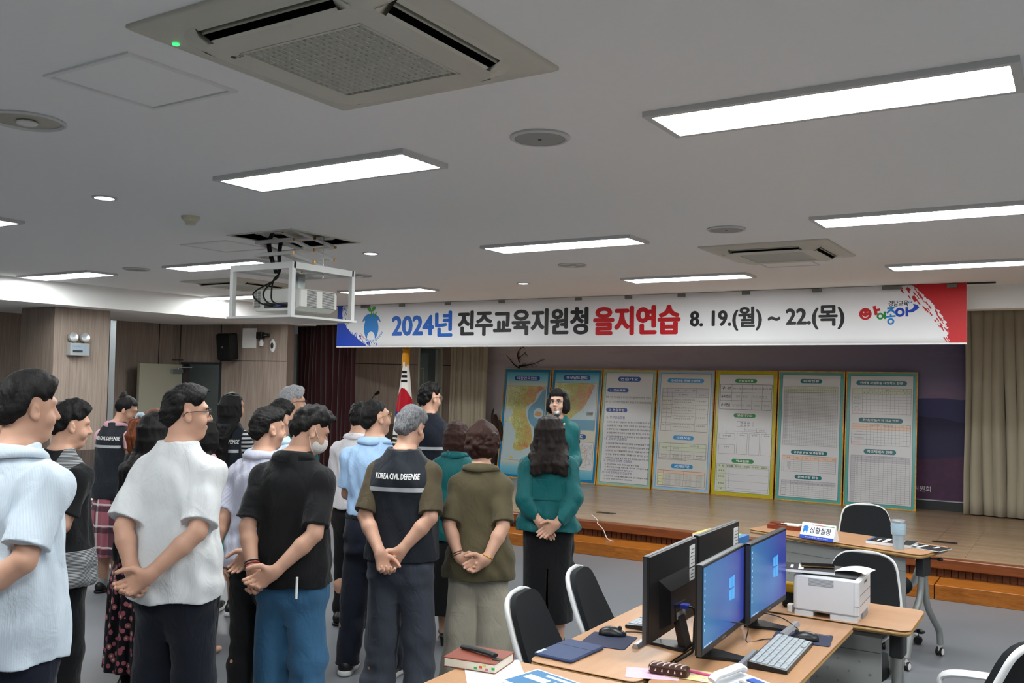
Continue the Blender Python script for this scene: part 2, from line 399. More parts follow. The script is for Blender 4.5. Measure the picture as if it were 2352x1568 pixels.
# ------------------------------------------------------------------ stage curtains
def curtain(name, x0, x1, y, z0, z1, m, label, folds, amp, seed, sag=.0, header=None):
    rr = random.Random(seed); n = folds * 10; b = MB(); b.smooth = True
    ph = [rr.uniform(.7, 1.3) for _ in range(folds + 2)]; cum = [0]
    for p in ph: cum.append(cum[-1] + p)
    rows = [0, .04, .08, .2, .4, .6, .8, .93, 1]; R = []
    for r in rows:
        L = []
        for i in range(n + 1):
            u = i / n; k = u * folds; j = int(min(k, folds - 1)); ang = 2 * math.pi * (cum[j] + (k - j) * ph[j])
            a = amp * (.55 + .55 * min(1, r * 2.2)) * (.7 + .5 * math.sin(j * 2.4 + seed))
            yy = y - a * math.cos(ang) + .02 * math.sin(u * 9 + r * 2); xx = x0 + (x1 - x0) * u + .02 * math.sin(ang) * amp / .05 + .015 * math.sin(r * 5 + j)
            zz = z1 + (z0 - z1) * r + (sag * math.sin(u * 7) * r if r > .9 else 0); L.append((xx, yy, zz))
        R.append(L)
    b.loft(R, cap=False, closed=False)
    o = b.build(name, m, smooth=None); md = o.modifiers.new('s', 'SOLIDIFY'); md.thickness = .004
    return tag(o, label, 'curtain')
def m_cloth(name, col, rough=.85, bump=.25, sc=900, var=.08, sheen=.15):
    key = ('cl', name)
    if key in _mc: return _mc[key]
    t = NT(name).set(rough, 0, .2, sheen=sheen); v = t.coord(); a = t.noise(v, sc, 2); w = t.noise(v, 7, 4, .55)
    c = lin(col); lo = tuple(x * (1 - var) for x in c[:3]) + (1,); hi = tuple(min(1, x * (1 + var)) for x in c[:3]) + (1,)
    t.base(t.mix(t.math('ADD', t.math('MULTIPLY', a, .6), t.math('MULTIPLY', w, .4)), lo, hi)); t.bump(a, bump, .0015); _mc[key] = t.m; return t.m
M_BEIGE = m_cloth('beige_curtain_cloth', 'a79f8c'); M_MAROON = m_cloth('maroon_velvet', '2a070d', sheen=.25)
curtain('stage_curtain', -10.55, -9.34, 10.52, .29, 2.6, M_MAROON, 'dark maroon velvet curtain hanging at the left of the stage', 11, .035, 5)
curtain('stage_curtain', -8.62, -7.95, 12.0, .33, 2.74, M_BEIGE, 'beige pleated curtain between the side doorway and the maps', 9, .045, 2)
curtain('stage_curtain', -1.2, 1.6, 12.12, .30, 2.73, M_BEIGE, 'beige pleated curtain right of the purple mural', 26, .055, 7)
b = MB(); b.box(-1.35, 3.5, 12.08, 12.14, 2.735, 2.76); b.cyl((-1.35, 12.11, 2.735), (3.5, 12.11, 2.735), .012)
tag(b.build('curtain_rail', M_DGREY), 'dark curtain rail under the stage ceiling at right', 'rail')

# ------------------------------------------------------------------ fittings on the left walls
t = thing('emergency_light', 'grey emergency light with two round lamps on the near pillar', 'emergency light', (-10.238, 6.56, 1.98), math.radians(90))
M_EMG = pm('emergency_grey', '9b9d9b', .5, var=.03); M_LENS = pm('lamp_glass', 'c9ccd0', .12, .6, scale=220, bump=.3)
b = MB(); b.bbox(-.125, .125, -.09, 0, 0, .15, .012); b.build('battery_box', M_EMG, t); b = MB(); b.box(-.10, .045, -.0915, -.0895, .035, .125); b.box(.06, .105, -.0915, -.0895, .03, .125); pl = b.build('front_label', pm('label_blue_grey', '8fa0b0', .5), t)
b = MB(); b.box(-.095, .03, -.0925, -.0912, .04, .065); text(b, '비상조명등', -.09, .105, .011, w=.09, M=front(0, -.0925, 0)); b.build('label_print', M_DGREY, pl)
for sx in (-1, 1):
    M = Matrix.Translation((sx * .075, -.05, .215)) @ Matrix.Rotation(math.radians(80), 4, 'X'); lp = MB().lathe([(.03, -.05), (.055, -.02), (.058, .02), (.055, .03)], 20, M).build('lamp_head', M_EMG, t, smooth=True); MB().lathe([(.052, .031), (.04, .036), (.001, .038)], 20, M).build('lens', M_LENS, lp, smooth=True)
    MB().cyl((sx * .06, -.045, .15), (sx * .068, -.05, .17), .012).build('lamp_joint', M_DGREY, t)
def onw(s, z, off=0): return MD @ Vector((s, off, z))
WA = math.atan2(MD[1][0], MD[0][0])
t = thing('wall_speaker', 'black loudspeaker tilted forward beside the open doorway', 'speaker', onw(1.12, 2.02, -.05), WA + math.radians(-14)); t.rotation_euler.x = math.radians(6)
b = MB(); R = [[(x * k, y * 1, z) for x, y in ((-.13, -.20), (.13, -.20), (.10, .0), (-.10, .0))] for z, k in ((0, .86), (.03, 1), (.37, 1), (.40, .86))]; b.loft(R); b.build('cabinet_body', M_BLACK, t); MB().box(-.118, .118, -.207, -.2, .02, .38).build('grille', pm('black_speaker_grille', '0f0f10', .9), t); b = MB(); text(b, 'M', .0, .18, .03, align='C', bold=.05, M=front(0, -.2085, 0)); b.build('badge', M_ALU, t)
MB().cyl((0, 0, .2), (0, .05, .2), .03).build('bracket', M_BLACK, t)
t = thing('junction_panel', 'square white cover panel high on the end wall', 'panel', onw(1.385, 2.19, -.055), WA); MB().bbox(-.12, .12, -.012, 0, 0, .30, .006).build('cover', M_WHITE, t); b = MB()
for x in (-.105, .105):
    for z in (.02, .28): b.cyl((x, -.011, z), (x, -.0135, z), .005, n=8)
b.build('screws', M_ALU, t)
t = thing('camera', 'small black camera on a white wall mount beside the white cover panel', 'camera', onw(1.60, 2.30, -.055), WA); b = MB(); b.lathe([(.03, 0), (.035, .05), (.02, .10)], 16, Matrix.Translation((.0, -.02, -.08))); b.build('mount', M_WHITE, t); b = MB(); b.bbox(-.05, .05, -.10, -.01, .03, .13, .01); b.box(.05, .14, -.075, -.03, .06, .11); b.build('body', M_BLACK, t); MB().box(.07, .12, -.077, -.074, .078, .09).build('lens', M_LENS, t)
t = thing('motion_sensor', 'oval white sensor on the end wall beside the camera', 'sensor', onw(1.78, 2.13, -.055), WA); b = MB(); b.ball((0, 0, .1), (.045, .025, .10), 20, 12); b.build('housing', M_WHITE, t, smooth=True); MB().ball((0, -.017, .1), (.026, .016, .05), 14, 10).build('lens', M_DGREY, t, smooth=True)
# ------------------------------------------------------------------ ceiling fittings
M_LAMPF = pm('lamp_frame_enamel', 'c9c9c8', .45, var=.02)
M_DIFF = glow('lit_lamp_diffuser', 'f6faf9', LAMP)
def panel_light(cx, cyy, label, lx=1.26, ly=.345):
    t = thing('ceiling_light', label, 'light', (cx, cyy, CEIL), 0, 'long ceiling panel lights')
    b = MB(); d = .022; e = .028
    for x0, x1, y0, y1 in ((-lx / 2, lx / 2, -ly / 2, -ly / 2 + e), (-lx / 2, lx / 2, ly / 2 - e, ly / 2), (-lx / 2, -lx / 2 + e, -ly / 2 + e, ly / 2 - e), (lx / 2 - e, lx / 2, -ly / 2 + e, ly / 2 - e)):
        b.box(x0, x1, y0, y1, -d, 0)
    b.build('frame', M_LAMPF, t)
    MB().bbox(-lx / 2 + e, lx / 2 - e, -ly / 2 + e, ly / 2 - e, -.019, -.003, .02).build('diffuser', M_DIFF, t)
    return t
LQ = [(-.79, 3.36, 'longest looking panel light, at top right of the photo'), (-3.21, 3.36, 'panel light near the large air conditioner, above the projector'), (-6.78, 3.36, 'panel light cut by the left edge of the ceiling view'),
      (-.79, 5.86, 'panel light at right edge, above the second air conditioner'), (-3.31, 6.0, 'panel light in the middle of the ceiling, beside a round recess'), (-6.83, 5.80, 'panel light just behind the projector lift'), (-9.12, 5.70, 'panel light at far left beside the white soffit'),
      (-.79, 8.38, 'panel light at right, just before the red end of the banner'), (-3.26, 8.42, 'panel light above the middle of the banner'), (-6.93, 8.33, 'panel light above the left end of the banner'), (-9.25, 8.25, 'panel light partly hidden behind the projector frame')]
for x, y, l in LQ: panel_light(x, y, l)
for x, y, l in ((-.79, .86, 'panel light over the desks behind the view'), (-3.21, .86, 'panel light behind the view, over the standing group'), (-6.8, .9, 'panel light behind the view at left'), (1.7, 3.36, 'panel light beyond the right edge, near row'), (1.7, 5.86, 'panel light beyond the right edge, middle row'), (1.7, .86, 'panel light beyond the right edge, rear row')):
    panel_light(x, y, l)
# small round downlights, speakers and open recesses
def down(px, py, label):
    p = at(px, py, CEIL); t = thing('downlight', label, 'light', p, 0, 'small round downlights')
    MB().lathe([(.062, 0), (.07, 0), (.068, -.008), (.055, -.008), (.055, 0)], 24, cap=False).build('trim_ring', M_LAMPF, t)
    MB().lathe([(.0555, -.004), (.05, -.007), (.001, -.008)], 20).build('diffuser', glow('downlight_lens', 'f6f9ff', 9), t)
down(240, 453, 'lit round downlight at left, below the open round recess'); down(852, 581, 'lit round downlight right of the projector lift'); down(1202, 650, 'lit round downlight above the banner')
M_GRILLE = pm('pale_speaker_grille', '9b9c99', .6, var=.1, scale=400)
def speaker(px, py, label):
    p = at(px, py, CEIL); t = thing('ceiling_speaker', label, 'speaker', p, 0, 'round ceiling speakers')
    MB().lathe([(.125, 0), (.128, -.008), (.118, -.014), (.108, -.012)], 32, cap=False).build('rim', M_LAMPF, t)
    b = MB(); b.lathe([(.111, -.006), (.105, -.012), (.001, -.013)], 32); b.build('grille', M_GRILLE, t)
    MB().cyl((0, 0, -.012), (0, 0, -.0145), .008, n=10).build('badge', M_DGREY, t)
speaker(1240, 314, 'round grey ceiling speaker in the middle of the ceiling'); speaker(1668, 525, 'round grey ceiling speaker above the second air conditioner'); speaker(313, 617, 'round grey ceiling speaker between two far left panel lights')
M_RECESS = pm('recess_reflector', 'b9b6a6', .3, .3, var=.05)
def recess(px, py, r, label):
    p = at(px, py, CEIL); t = thing('recessed_downlight', label, 'light', p, 0, 'unlit round recessed lights')
    MB().lathe([(r * .98, 0), (r, -.006), (r * .93, -.012), (r * .86, -.004), (r * .86, .0)], 32, cap=False).build('rim', M_LAMPF, t)
    MB().lathe([(r * .87, -.001), (r * .7, -.003), (.001, -.003)], 32).build('reflector', M_RECESS, t)
    MB().ball((0, 0, -.012), (r * .28, r * .28, .012)).build('lamp', M_WHITE, t)
recess(62, 276, .15, 'unlit round recessed light cut by the left edge of the photo'); recess(1314, 608, .13, 'unlit round recessed light under the middle panel light'); recess(826, 632, .13, 'unlit round recessed light right of the projector frame')
t = thing('smoke_detector', 'cream domed smoke detector left of the projector lift', 'detector', at(438, 497, CEIL))
MB().lathe([(.06, 0), (.058, -.018), (.045, -.03)], 24).build('base', pm('cream_plastic', 'cfcab2', .5), t)
MB().lathe([(.043, -.03), (.036, -.036), (.036, -.046), (.03, -.056), (.001, -.06)], 24).build('sensor_head', pm('cream_plastic', 'cfcab2', .5), t)
# access hatches
def hatch(x0, x1, y0, y1, label):
    t = thing('access_hatch', label, 'hatch', ((x0 + x1) / 2, (y0 + y1) / 2, CEIL), 0, 'flush ceiling access hatches')
    hx, hy = (x1 - x0) / 2, (y1 - y0) / 2; b = MB(); e = .018
    for a0, a1, c0, c1 in ((-hx, hx, -hy, -hy + e), (-hx, hx, hy - e, hy), (-hx, -hx + e, -hy + e, hy - e), (hx - e, hx, -hy + e, hy - e)): b.box(a0, a1, c0, c1, -.008, 0)
    b.build('frame', M_WHITE, t); MB().box(-hx + e + .004, hx - e - .004, -hy + e + .004, hy - e - .004, -.003, 0).build('panel', M_CEIL, t)
hatch(-3.06, -2.59, 1.80, 2.25, 'white ceiling access hatch left of the large air conditioner'); hatch(-6.08, -5.55, 4.75, 5.22, 'faint white access hatch left of the projector opening'); hatch(-2.35, -1.9, 7.56, 8.0, 'white access hatch under the second air conditioner')
# four-way ceiling air conditioners
M_AC = pm('air_conditioner_plastic', 'c6c3b6', .4, spec=.4, var=.02); M_AC2 = pm('air_conditioner_flap', 'b2ae9e', .4)
def aircon(cx, cyy, label, S=.95, rz=0):
    t = thing('air_conditioner', label, 'air conditioner', (cx, cyy, CEIL), rz, 'four-way ceiling air conditioners')
    b = MB(); h = S / 2; n = 5
    def ring(hh, r, z):
        P = []
        for sx, sy_, a0 in ((1, 1, 0), (-1, 1, 90), (-1, -1, 180), (1, -1, 270)):
            for k in range(n + 1):
                a = math.radians(a0 + 90 * k / n); P.append((sx * (hh - r) + r * math.cos(a), sy_ * (hh - r) + r * math.sin(a), z))
        return P
    A0, A1, Z0, Z1, g, sl = .392, .335, -.022, -.052, .235, .29       # raised centre: slopes carry the air slots
    b.smooth = True
    b.loft([ring(h, .012, 0), ring(h, .012, -.008), ring(h - .01, .012, -.014), ring(A0 + .004, .13, Z0 + .002), ring(A0, .13, Z0)], cap=False)
    b.smooth = False
    for k in range(4):                                             # corners of the dome and the ends of each slope
        Mz = Matrix.Rotation(k * math.pi / 2, 4, 'Z'); m_ = 8
        o_ = [(A0, sl), (A0, A0 - .13)] + [(A0 - .13 + .13 * math.cos(t), A0 - .13 + .13 * math.sin(t)) for t in [math.pi / 2 * j / m_ for j in range(1, m_)]] + [(A0 - .13, A0), (sl, A0)]
        i_ = [(A1, sl), (A1, A1 - .09)] + [(A1 - .09 + .09 * math.cos(t), A1 - .09 + .09 * math.sin(t)) for t in [math.pi / 2 * j / m_ for j in range(1, m_)]] + [(A1 - .09, A1), (sl, A1)]
        if A0 - .13 < sl: o_[0] = (A0, A0 - .13); o_[-1] = (A0 - .13, A0)
        b.smooth = True; L_ = len(o_); b.add([(x, y, Z0) for x, y in o_] + [(x, y, Z1) for x, y in i_], [(q, q + L_, q + L_ + 1, q + 1) for q in range(L_ - 1)], Mz); b.smooth = False
        q0, q1 = .262, .29
        b.add([(A0, -sl, Z0), (A0, sl, Z0), (A0 - .012, sl, Z0 - .0055), (A0 - .012, -sl, Z0 - .0055)], [(0, 1, 2, 3)], Mz)
        b.add([(A1 + .010, -sl, Z1 + .0055), (A1 + .010, sl, Z1 + .0055), (A1, sl, Z1), (A1, -sl, Z1)], [(0, 1, 2, 3)], Mz)
    C_ = [(A1 - .09 + .09 * math.cos(t), A1 - .09 + .09 * math.sin(t)) for t in [math.pi / 2 * j / 8 for j in range(9)]]
    for k in range(4):                                             # flat face around the grille
        Mz = Matrix.Rotation(k * math.pi / 2, 4, 'Z')
        b.add([(g, -g, Z1), (A1, -(A1 - .09), Z1)] + [(x, y, Z1) for x, y in C_] + [(g, g, Z1)], [tuple(range(11, -1, -1))], Mz)
    b.build('fascia', M_AC, t, ang=40)
    MB().box(-.40, .40, -.40, .40, -.016, -.010).build('housing', M_VOID, t)
    for k in range(4):
        Mz = Matrix.Rotation(k * math.pi / 2, 4, 'Z'); b = MB()
        b.box(A1 - .02, A1 + .002, -sl, sl, Z1 + .008, -.012, Mz); b.build('slot_lining', M_VOID, t)
        b = MB(); b.add([(A0 - .024, -sl + .01, Z0 + .004), (A0 - .024, sl - .01, Z0 + .004), (A1 + .034, sl - .01, Z1 + .022), (A1 + .034, -sl + .01, Z1 + .022), (A0 - .026, -sl + .01, Z0 - .002), (A0 - .026, sl - .01, Z0 - .002), (A1 + .032, sl - .01, Z1 + .017), (A1 + .032, -sl + .01, Z1 + .017)],
              [(0, 1, 2, 3), (7, 6, 5, 4), (0, 4, 5, 1), (2, 6, 7, 3), (1, 5, 6, 2), (0, 3, 7, 4)], Mz)
        b.build('louvre', M_AC2, t)
    b = MB(); N = 18; z0 = Z1
    for i in range(N + 1):
        x = -g + 2 * g * i / N
        b.box(x - .0022, x + .0022, -g, g, z0 + .001, z0 + .018)
    for i in range(N + 1):
        y = -g + 2 * g * i / N
        b.add([(-g, y - .005, z0 + .010), (g, y - .005, z0 + .010), (g, y + .006, z0 - .001), (-g, y + .006, z0 - .001), (-g, y - .004, z0 + .013), (g, y - .004, z0 + .013), (g, y + .007, z0 + .002), (-g, y + .007, z0 + .002)],
              [(3, 2, 1, 0), (4, 5, 6, 7), (0, 1, 5, 4), (2, 3, 7, 6)])
    for q in (((-g - .006, g + .006, -g - .006, -g + .004), (-g - .006, g + .006, g - .004, g + .006), (-g - .006, -g + .004, -g, g), (g - .004, g + .006, -g, g))):
        b.box(*q, z0 - .002, z0 + .02)
    b.build('intake_grille', M_AC, t)
    return t
ac = aircon(-1.93, 2.13, 'large square ceiling air conditioner at top of the photo with green light', .95)
MB().lathe([(.011, -.0245), (.010, -.0275), (.001, -.028)], 14, Matrix.Translation((-.425, -.33, 0.005))).build('indicator_light', glow('green_indicator', '35e06a', 2.2), ac)
b = MB(); b.cyl((-.285, -.225, -.0515), (-.285, -.225, -.0532), .009, n=14); text(b, 'LG', -.27, .217, .016, M=Matrix(((1, 0, 0, 0), (0, -1, 0, 0), (0, 0, -1, -.0532), (0, 0, 0, 1))))
b.build('badge', M_DGREY, ac)
aircon(-1.99, 7.05, 'smaller looking ceiling air conditioner above the banner at right', .95)
aircon(-8.0, 7.1, 'ceiling air conditioner seen behind the projector frame', .95)
# ------------------------------------------------------------------ projector on its scissor lift
M_LIFT = pm('white_enamel', 'd9dad8', .35, spec=.5, var=.015); M_BRASS = pm('brass_bolt', 'a8742f', .35, .9)
M_PROJ = pm('projector_white_plastic', 'dcdcd6', .45, var=.015); M_CABLE = pm('black_cable', '101011', .5)
PX0, PX1, PY0, PY1 = -5.315, -4.715, 4.63, 5.25
t = thing('projector_lift', 'white scissor lift and frame hanging from the square ceiling opening', 'projector lift', ((PX0 + PX1) / 2, (PY0 + PY1) / 2, CEIL))
hx, hy = .30, .31
def loc(*a): return a
b = MB(); wx0, wx1, wy0, wy1 = OX0 - t.location.x, OX1 - t.location.x, OY0 - t.location.y, OY1 - t.location.y
b.box(wx0, wx1, wy0, wy1, .11, .12)
for q in ((wx0 - .01, wx0, wy0, wy1), (wx1, wx1 + .01, wy0, wy1), (wx0, wx1, wy0 - .01, wy0), (wx0, wx1, wy1, wy1 + .01)): b.box(*q, .0, .12)
for q in ((wx0 - .02, wx0, wy0 - .02, wy1 + .02), (wx1, wx1 + .02, wy0 - .02, wy1 + .02), (wx0, wx1, wy0 - .02, wy0), (wx0, wx1, wy1, wy1 + .02)): b.box(*q, -.006, 0)
b.build('ceiling_well', pm('well_grey', 'd2d1c6', .6), t)
ZT, ZB = -.27, -.60
w = .017
for x in (-hx, hx):
    for y in (-hy, hy): MB().box(x - w, x + w, y - w, y + w, ZB, ZT).build('frame_post', M_LIFT, t)
b = MB()
for y in (-hy, hy): b.box(-hx - w, hx + w, y - w, y + w, ZT, ZT + .045)
for x in (-hx, hx): b.box(x - w, x + w, -hy, hy, ZT, ZT + .045)
b.build('top_rail', M_LIFT, t)
b = MB(); e = .05
b.box(-hx - .03, hx + .03, -hy - .03, -hy + e, ZB - .016, ZB); b.box(-hx - .03, hx + .03, hy - e, hy + .03, ZB - .016, ZB); b.box(-hx - .03, -hx + e, -hy + e, hy - e, ZB - .016, ZB); b.box(hx - e, hx + .03, -hy + e, hy - e, ZB - .016, ZB)
b.box(-hx + e, hx - e, -hy + e, hy - e, ZB - .014, ZB - .004)
b.build('closing_panel', M_LIFT, t)
# scissor arms: two sides, along y, three crossings
zs = [.22, .06, -.07, -.17]; za = -.225
lv = [.10, .03, -.045, -.14, -.222]
for sx in (-.17, .17):
    for k in range(4):
        z1, z0 = lv[k], lv[k + 1]
        for (ya, yb) in ((-.2, .24), (.24, -.2)):
            xo = sx + (.008 if ya < yb else -.008)
            MB().tube([(xo, ya, z1), (xo, yb, z0)], .013, 4, sq=(1.15, .5), upv=(0, 0, 1)).build('scissor_arm', M_LIFT, t)
        b = MB()
        for y, z in ((-.2, z0), (.24, z0), (.02, (z0 + z1) / 2)): b.cyl((sx - .022, y, z), (sx + .022, y, z), .011, n=10)
        b.build('bolt', M_BRASS, t)
for k in range(1, 5):
    MB().box(-.19, .19, -.215, -.185, lv[k] - .012, lv[k] + .012).build('cross_bar', M_LIFT, t)
b = MB(); b.box(-.19, -.14, -.31, .31, ZT + .012, ZT + .03); b.box(.14, .19, -.31, .31, ZT + .012, ZT + .03); b.build('base_rail', M_LIFT, t)
MB().cyl((.22, .08, .10), (.22, .08, -.3), .0025, n=6).build('lift_wire', M_CHROME, t)
MB().box(-.04, .03, .02, .09, ZT - .13, ZT + .02).build('hanger_post', pm('zinc', '8f9594', .4, .7), t)
p = thing('projector', 'white projector hung inside the white lift frame, black cables behind', 'projector', (t.location.x, t.location.y + .02, CEIL), math.radians(1))
b = MB(); x0, x1, y0, y1, z0, z1 = -.235, .245, -.20, .225, -.555, -.395; c = .035
prof = [(y0 + .015, z0), (y1 - c, z0), (y1, z0 + .03), (y1, z1 - .03), (y1 - c, z1), (y0, z1), (y0, z0 + .03)]
prof = [(x0 + c, z0), (x1 - c * 1.6, z0), (x1, z0 + .03), (x1, z1 - .012), (x1 - .012, z1), (x0 + .012, z1), (x0, z1 - .012), (x0, z0 + .03)]
def ringp(y, s):
    cx, cz = (x0 + x1) / 2, (z0 + z1) / 2; return [(cx + (x - cx) * s, y, cz + (z - cz) * s) for x, z in prof]
b.loft([ringp(y0, .97), ringp(y0 + .008, 1), ringp(y1 - .05, 1), ringp(y1, .86)]); b.build('body', M_PROJ, p)
b = MB()
for blk in ((-.13, -.03), (.03, .16)):
    for k in range(15): b.box(x1 - .001, x1 + .0015, blk[0], blk[1], -.525 + k * .0082, -.5215 + k * .0082)
for k in range(15):
    for q in (x0 + .02, x0 + .055): b.box(q, q + .028, y0 - .0015, y0 + .001, -.525 + k * .0082, -.5215 + k * .0082)
b.build('vent_slots', M_VOID, p)  # thin strips on the surface, slot shade given by their black colour
b = MB(); b.box(-.11, .2, y0 - .0015, y0, -.535, -.495)
for k, x in enumerate((-.09, -.06, -.02, .01, .04, .08, .12, .15)): b.box(x, x + .018, y0 - .003, y0, -.528 + (k % 2) * .012, -.516 + (k % 2) * .012)
b.build('connector_panel', M_DGREY, p)
b = MB(); text(b, 'COMPUTER IN   HDMI   AUDIO', -.1, -.489, .006, w=.2, M=Matrix(((1, 0, 0, 0), (0, 0, 1, y0 - .002), (0, 1, 0, 0), (0, 0, 0, 1))))
b.build('printed_marks', M_DGREY, p)
MB().lathe([(.05, 0), (.048, .03), (.04, .03), (.036, .012)], 20, Matrix.Translation((-.1, y1 - .005, -.475)) @ Matrix.Rotation(-math.pi / 2, 4, 'X')).build('lens', M_BLACK, p)
b = MB()
for k, (xa, xb) in enumerate(((-.10, -.05), (-.02, .03), (.04, .1))):
    b.tube(catmull([(-.05 + k * .015, -.12, -.0), (-.045 + k * .012, -.14, -.12), (-.03 + k * .01, -.15, -.26), (-.02 - k * .01, -.18, -.32), (xa - .07 + k * .02, y0 - .05, -.42), (xa - .02, y0 - .045, -.49), (xb, y0 - .02, -.515), (xb + .03, y0, -.515)], 6), .006, 8)
b.build('cable_bundle', M_CABLE, p)
MB().box(.035, .085, y0 - .03, y0, -.523, -.507).build('cable_plug', pm('blue_plug', '1f2f8f', .5), p)
b = MB(); b.tube(catmull([(-.12, -.1, .105), (-.13, -.1, .06), (-.115, -.11, .05), (-.15, -.12, -.05), (-.10, -.13, -.18), (-.05, -.13, -.27)], 6), .011, 8); b.tube(catmull([(-.10, -.1, .105), (-.112, -.1, .06), (-.10, -.11, .05), (-.13, -.12, -.05), (-.08, -.13, -.18), (-.04, -.13, -.27)], 6), .009, 8)
tag(b.build('cable', M_CABLE), 'black cable bundle hanging from the ceiling opening into the lift', 'cable').location = t.location
# ------------------------------------------------------------------ banner
BX0, BX1, BY, BZ0, BZ1 = -9.15, -.96, 9.9, 2.21, 2.805
bn = thing('banner', 'long white cloth banner with large Korean lettering hung across the stage', 'banner', (BX0, BY, BZ0))
BW, BH = BX1 - BX0, BZ1 - BZ0
def wav(x, z):
    u = x / BW; a = .006 * math.sin(u * 21) * (z / BH) + .010 * math.exp(-((u - .83) / .03) ** 2) * (z / BH) + .006 * math.sin(u * 47 + 1) * (z / BH) ** 2
    return a
n = 160; m = 8; b = MB(); b.smooth = True
v = [(BW * i / n, wav(BW * i / n, BH * j / m), BH * j / m) for j in range(m + 1) for i in range(n + 1)]
f = [(j * (n + 1) + i, j * (n + 1) + i + 1, (j + 1) * (n + 1) + i + 1, (j + 1) * (n + 1) + i) for j in range(m) for i in range(n)]
b.add(v, f); bo = b.build('cloth', m_cloth('white_banner_cloth', 'eeeff2', .6, .05, var=.01, sheen=0), bn); md = bo.modifiers.new('s', 'SOLIDIFY'); md.thickness = .003; md.offset = 1
class Flat(MB):
    """flat drawing in the banner plane, draped on its waves"""
    def done(s, name, mat, parent, dz=.004, fn=None):
        s.v = [(x, (fn(x, y) if fn else 0) - dz - z, y) for x, y, z in s.v]; return s.build(name, mat, parent)
    def poly(s, pts): return s.add([(x, y, 0) for x, y in pts], [tuple(range(len(pts)))])
    def strip(s, A, B):
        n = len(A); return s.add([(x, y, 0) for x, y in A] + [(x, y, 0) for x, y in B], [(i, i + 1, n + i + 1, n + i) for i in range(n - 1)])
    def rect(s, x0, y0, x1, y1): return s.poly([(x0, y0), (x1, y0), (x1, y1), (x0, y1)])
    def ell(s, cx, cyy, rx, ry, n=28, a0=0, a1=360):
        return s.poly([(cx + rx * math.cos(math.radians(a0 + (a1 - a0) * k / n)), cyy + ry * math.sin(math.radians(a0 + (a1 - a0) * k / n))) for k in range(n if a1 - a0 == 360 else n + 1)])
    def arc(s, cx, cyy, r, w, a0, a1, n=24, ry=None):
        ry = r if ry is None else ry; A = []; B = []
        for k in range(n + 1):
            a = math.radians(a0 + (a1 - a0) * k / n); A.append((cx + (r - w / 2) * math.cos(a), cyy + (ry - w / 2) * math.sin(a))); B.append((cx + (r + w / 2) * math.cos(a), cyy + (ry + w / 2) * math.sin(a)))
        return s.strip(A, B)
    def line(s, x0, y0, x1, y1, w=.002):
        d = Vector((x1 - x0, y1 - y0)); L = d.length
        if L == 0: return s
        nx, ny = -d.y / L * w / 2, d.x / L * w / 2
        return s.poly([(x0 - nx, y0 - ny), (x1 - nx, y1 - ny), (x1 + nx, y1 + ny), (x0 + nx, y0 + ny)])
    def pl(s, pts, w):
        for a, c in zip(pts[:-1], pts[1:]): s.line(*a, *c, w)
        for q in pts[1:-1]: s.ell(q[0], q[1], w / 2, w / 2, 10)
        return s
K_INK = pm('black_print', '17171b', .5); K_RED = pm('red_print', 'c4151f', .5); K_BLUE = pm('blue_print', '0d62c4', .5); K_DBLUE = pm('deep_blue_print', '0a3fb4', .5); K_GREEN = pm('green_print', '43a832', .5); K_SKY = pm('sky_blue_print', '1a7fce', .5); K_DGREEN = pm('dark_green_print', '1d8a3c', .5)
def bx(px): return (aty(px, 740, BY).x - BX0)
def bz(px, py): return aty(px, py, BY).z - BZ0
def btext(body, px0, px1, py0, py1, mat, bold, name):
    q = Flat(); x0, x1 = bx(px0), bx(px1); z0 = bz((px0 + px1) / 2, py1); z1 = bz((px0 + px1) / 2, py0)
    text(q, body, x0, z0, z1 - z0, w=x1 - x0, bold=bold, res=3); return q.done(name, mat, bn, fn=wav)
btext('2024년', 902, 1038, 717, 772, K_BLUE, .045, 'lettering'); btext('진주교육지원청', 1054, 1350, 711, 768, K_INK, .05, 'lettering')
btext('을지연습', 1366, 1560, 704, 767, K_RED, .055, 'lettering'); btext('8. 19.(월) ~ 22.(목)', 1586, 1938, 704, 757, K_INK, .035, 'lettering')
btext('경남교육', 2041, 2086, 690, 703, K_INK, .02, 'lettering')
# blue and red brushed corners
rr = random.Random(2)
def brush(x_edge, fn, sgn, name, mat):
    q = Flat(); Z = [BH * k / 60 for k in range(61)]
    q.strip([(x_edge, z) for z in Z], [(fn(z) + rr.uniform(-.012, .012), z) for z in Z]) if sgn < 0 else q.strip([(fn(z) + rr.uniform(-.012, .012), z) for z in Z], [(x_edge, z) for z in Z])
    for k in range(46):
        z = BH * rr.random() ** (.7 if sgn > 0 else 1.6); s = (z / BH if sgn > 0 else 1 - z / BH)
        x = fn(z) - sgn * rr.uniform(.0, .13) * (.3 + s); L = rr.uniform(.02, .07); a = math.radians(-58)
        dx, dz = math.cos(a) * L, math.sin(a) * L; w = rr.uniform(.005, .014)
        z = max(.07, min(BH - .02, z)); x = min(max(x, .005), BW - .06); q.line(x, z, x + dx, z + dz, w)
    q.done(name, mat, bn, fn=wav)
brush(.002, lambda z: .09 + .52 * max(0, 1 - z / (BH * .75)) ** 1.7, -1, 'blue_brush_corner', K_DBLUE)
brush(BW - .002, lambda z: BW - .20 - .30 * max(0, (z / BH - .25) / .75) ** 1.6 + .04 * (1 - z / BH), 1, 'red_brush_corner', K_RED)
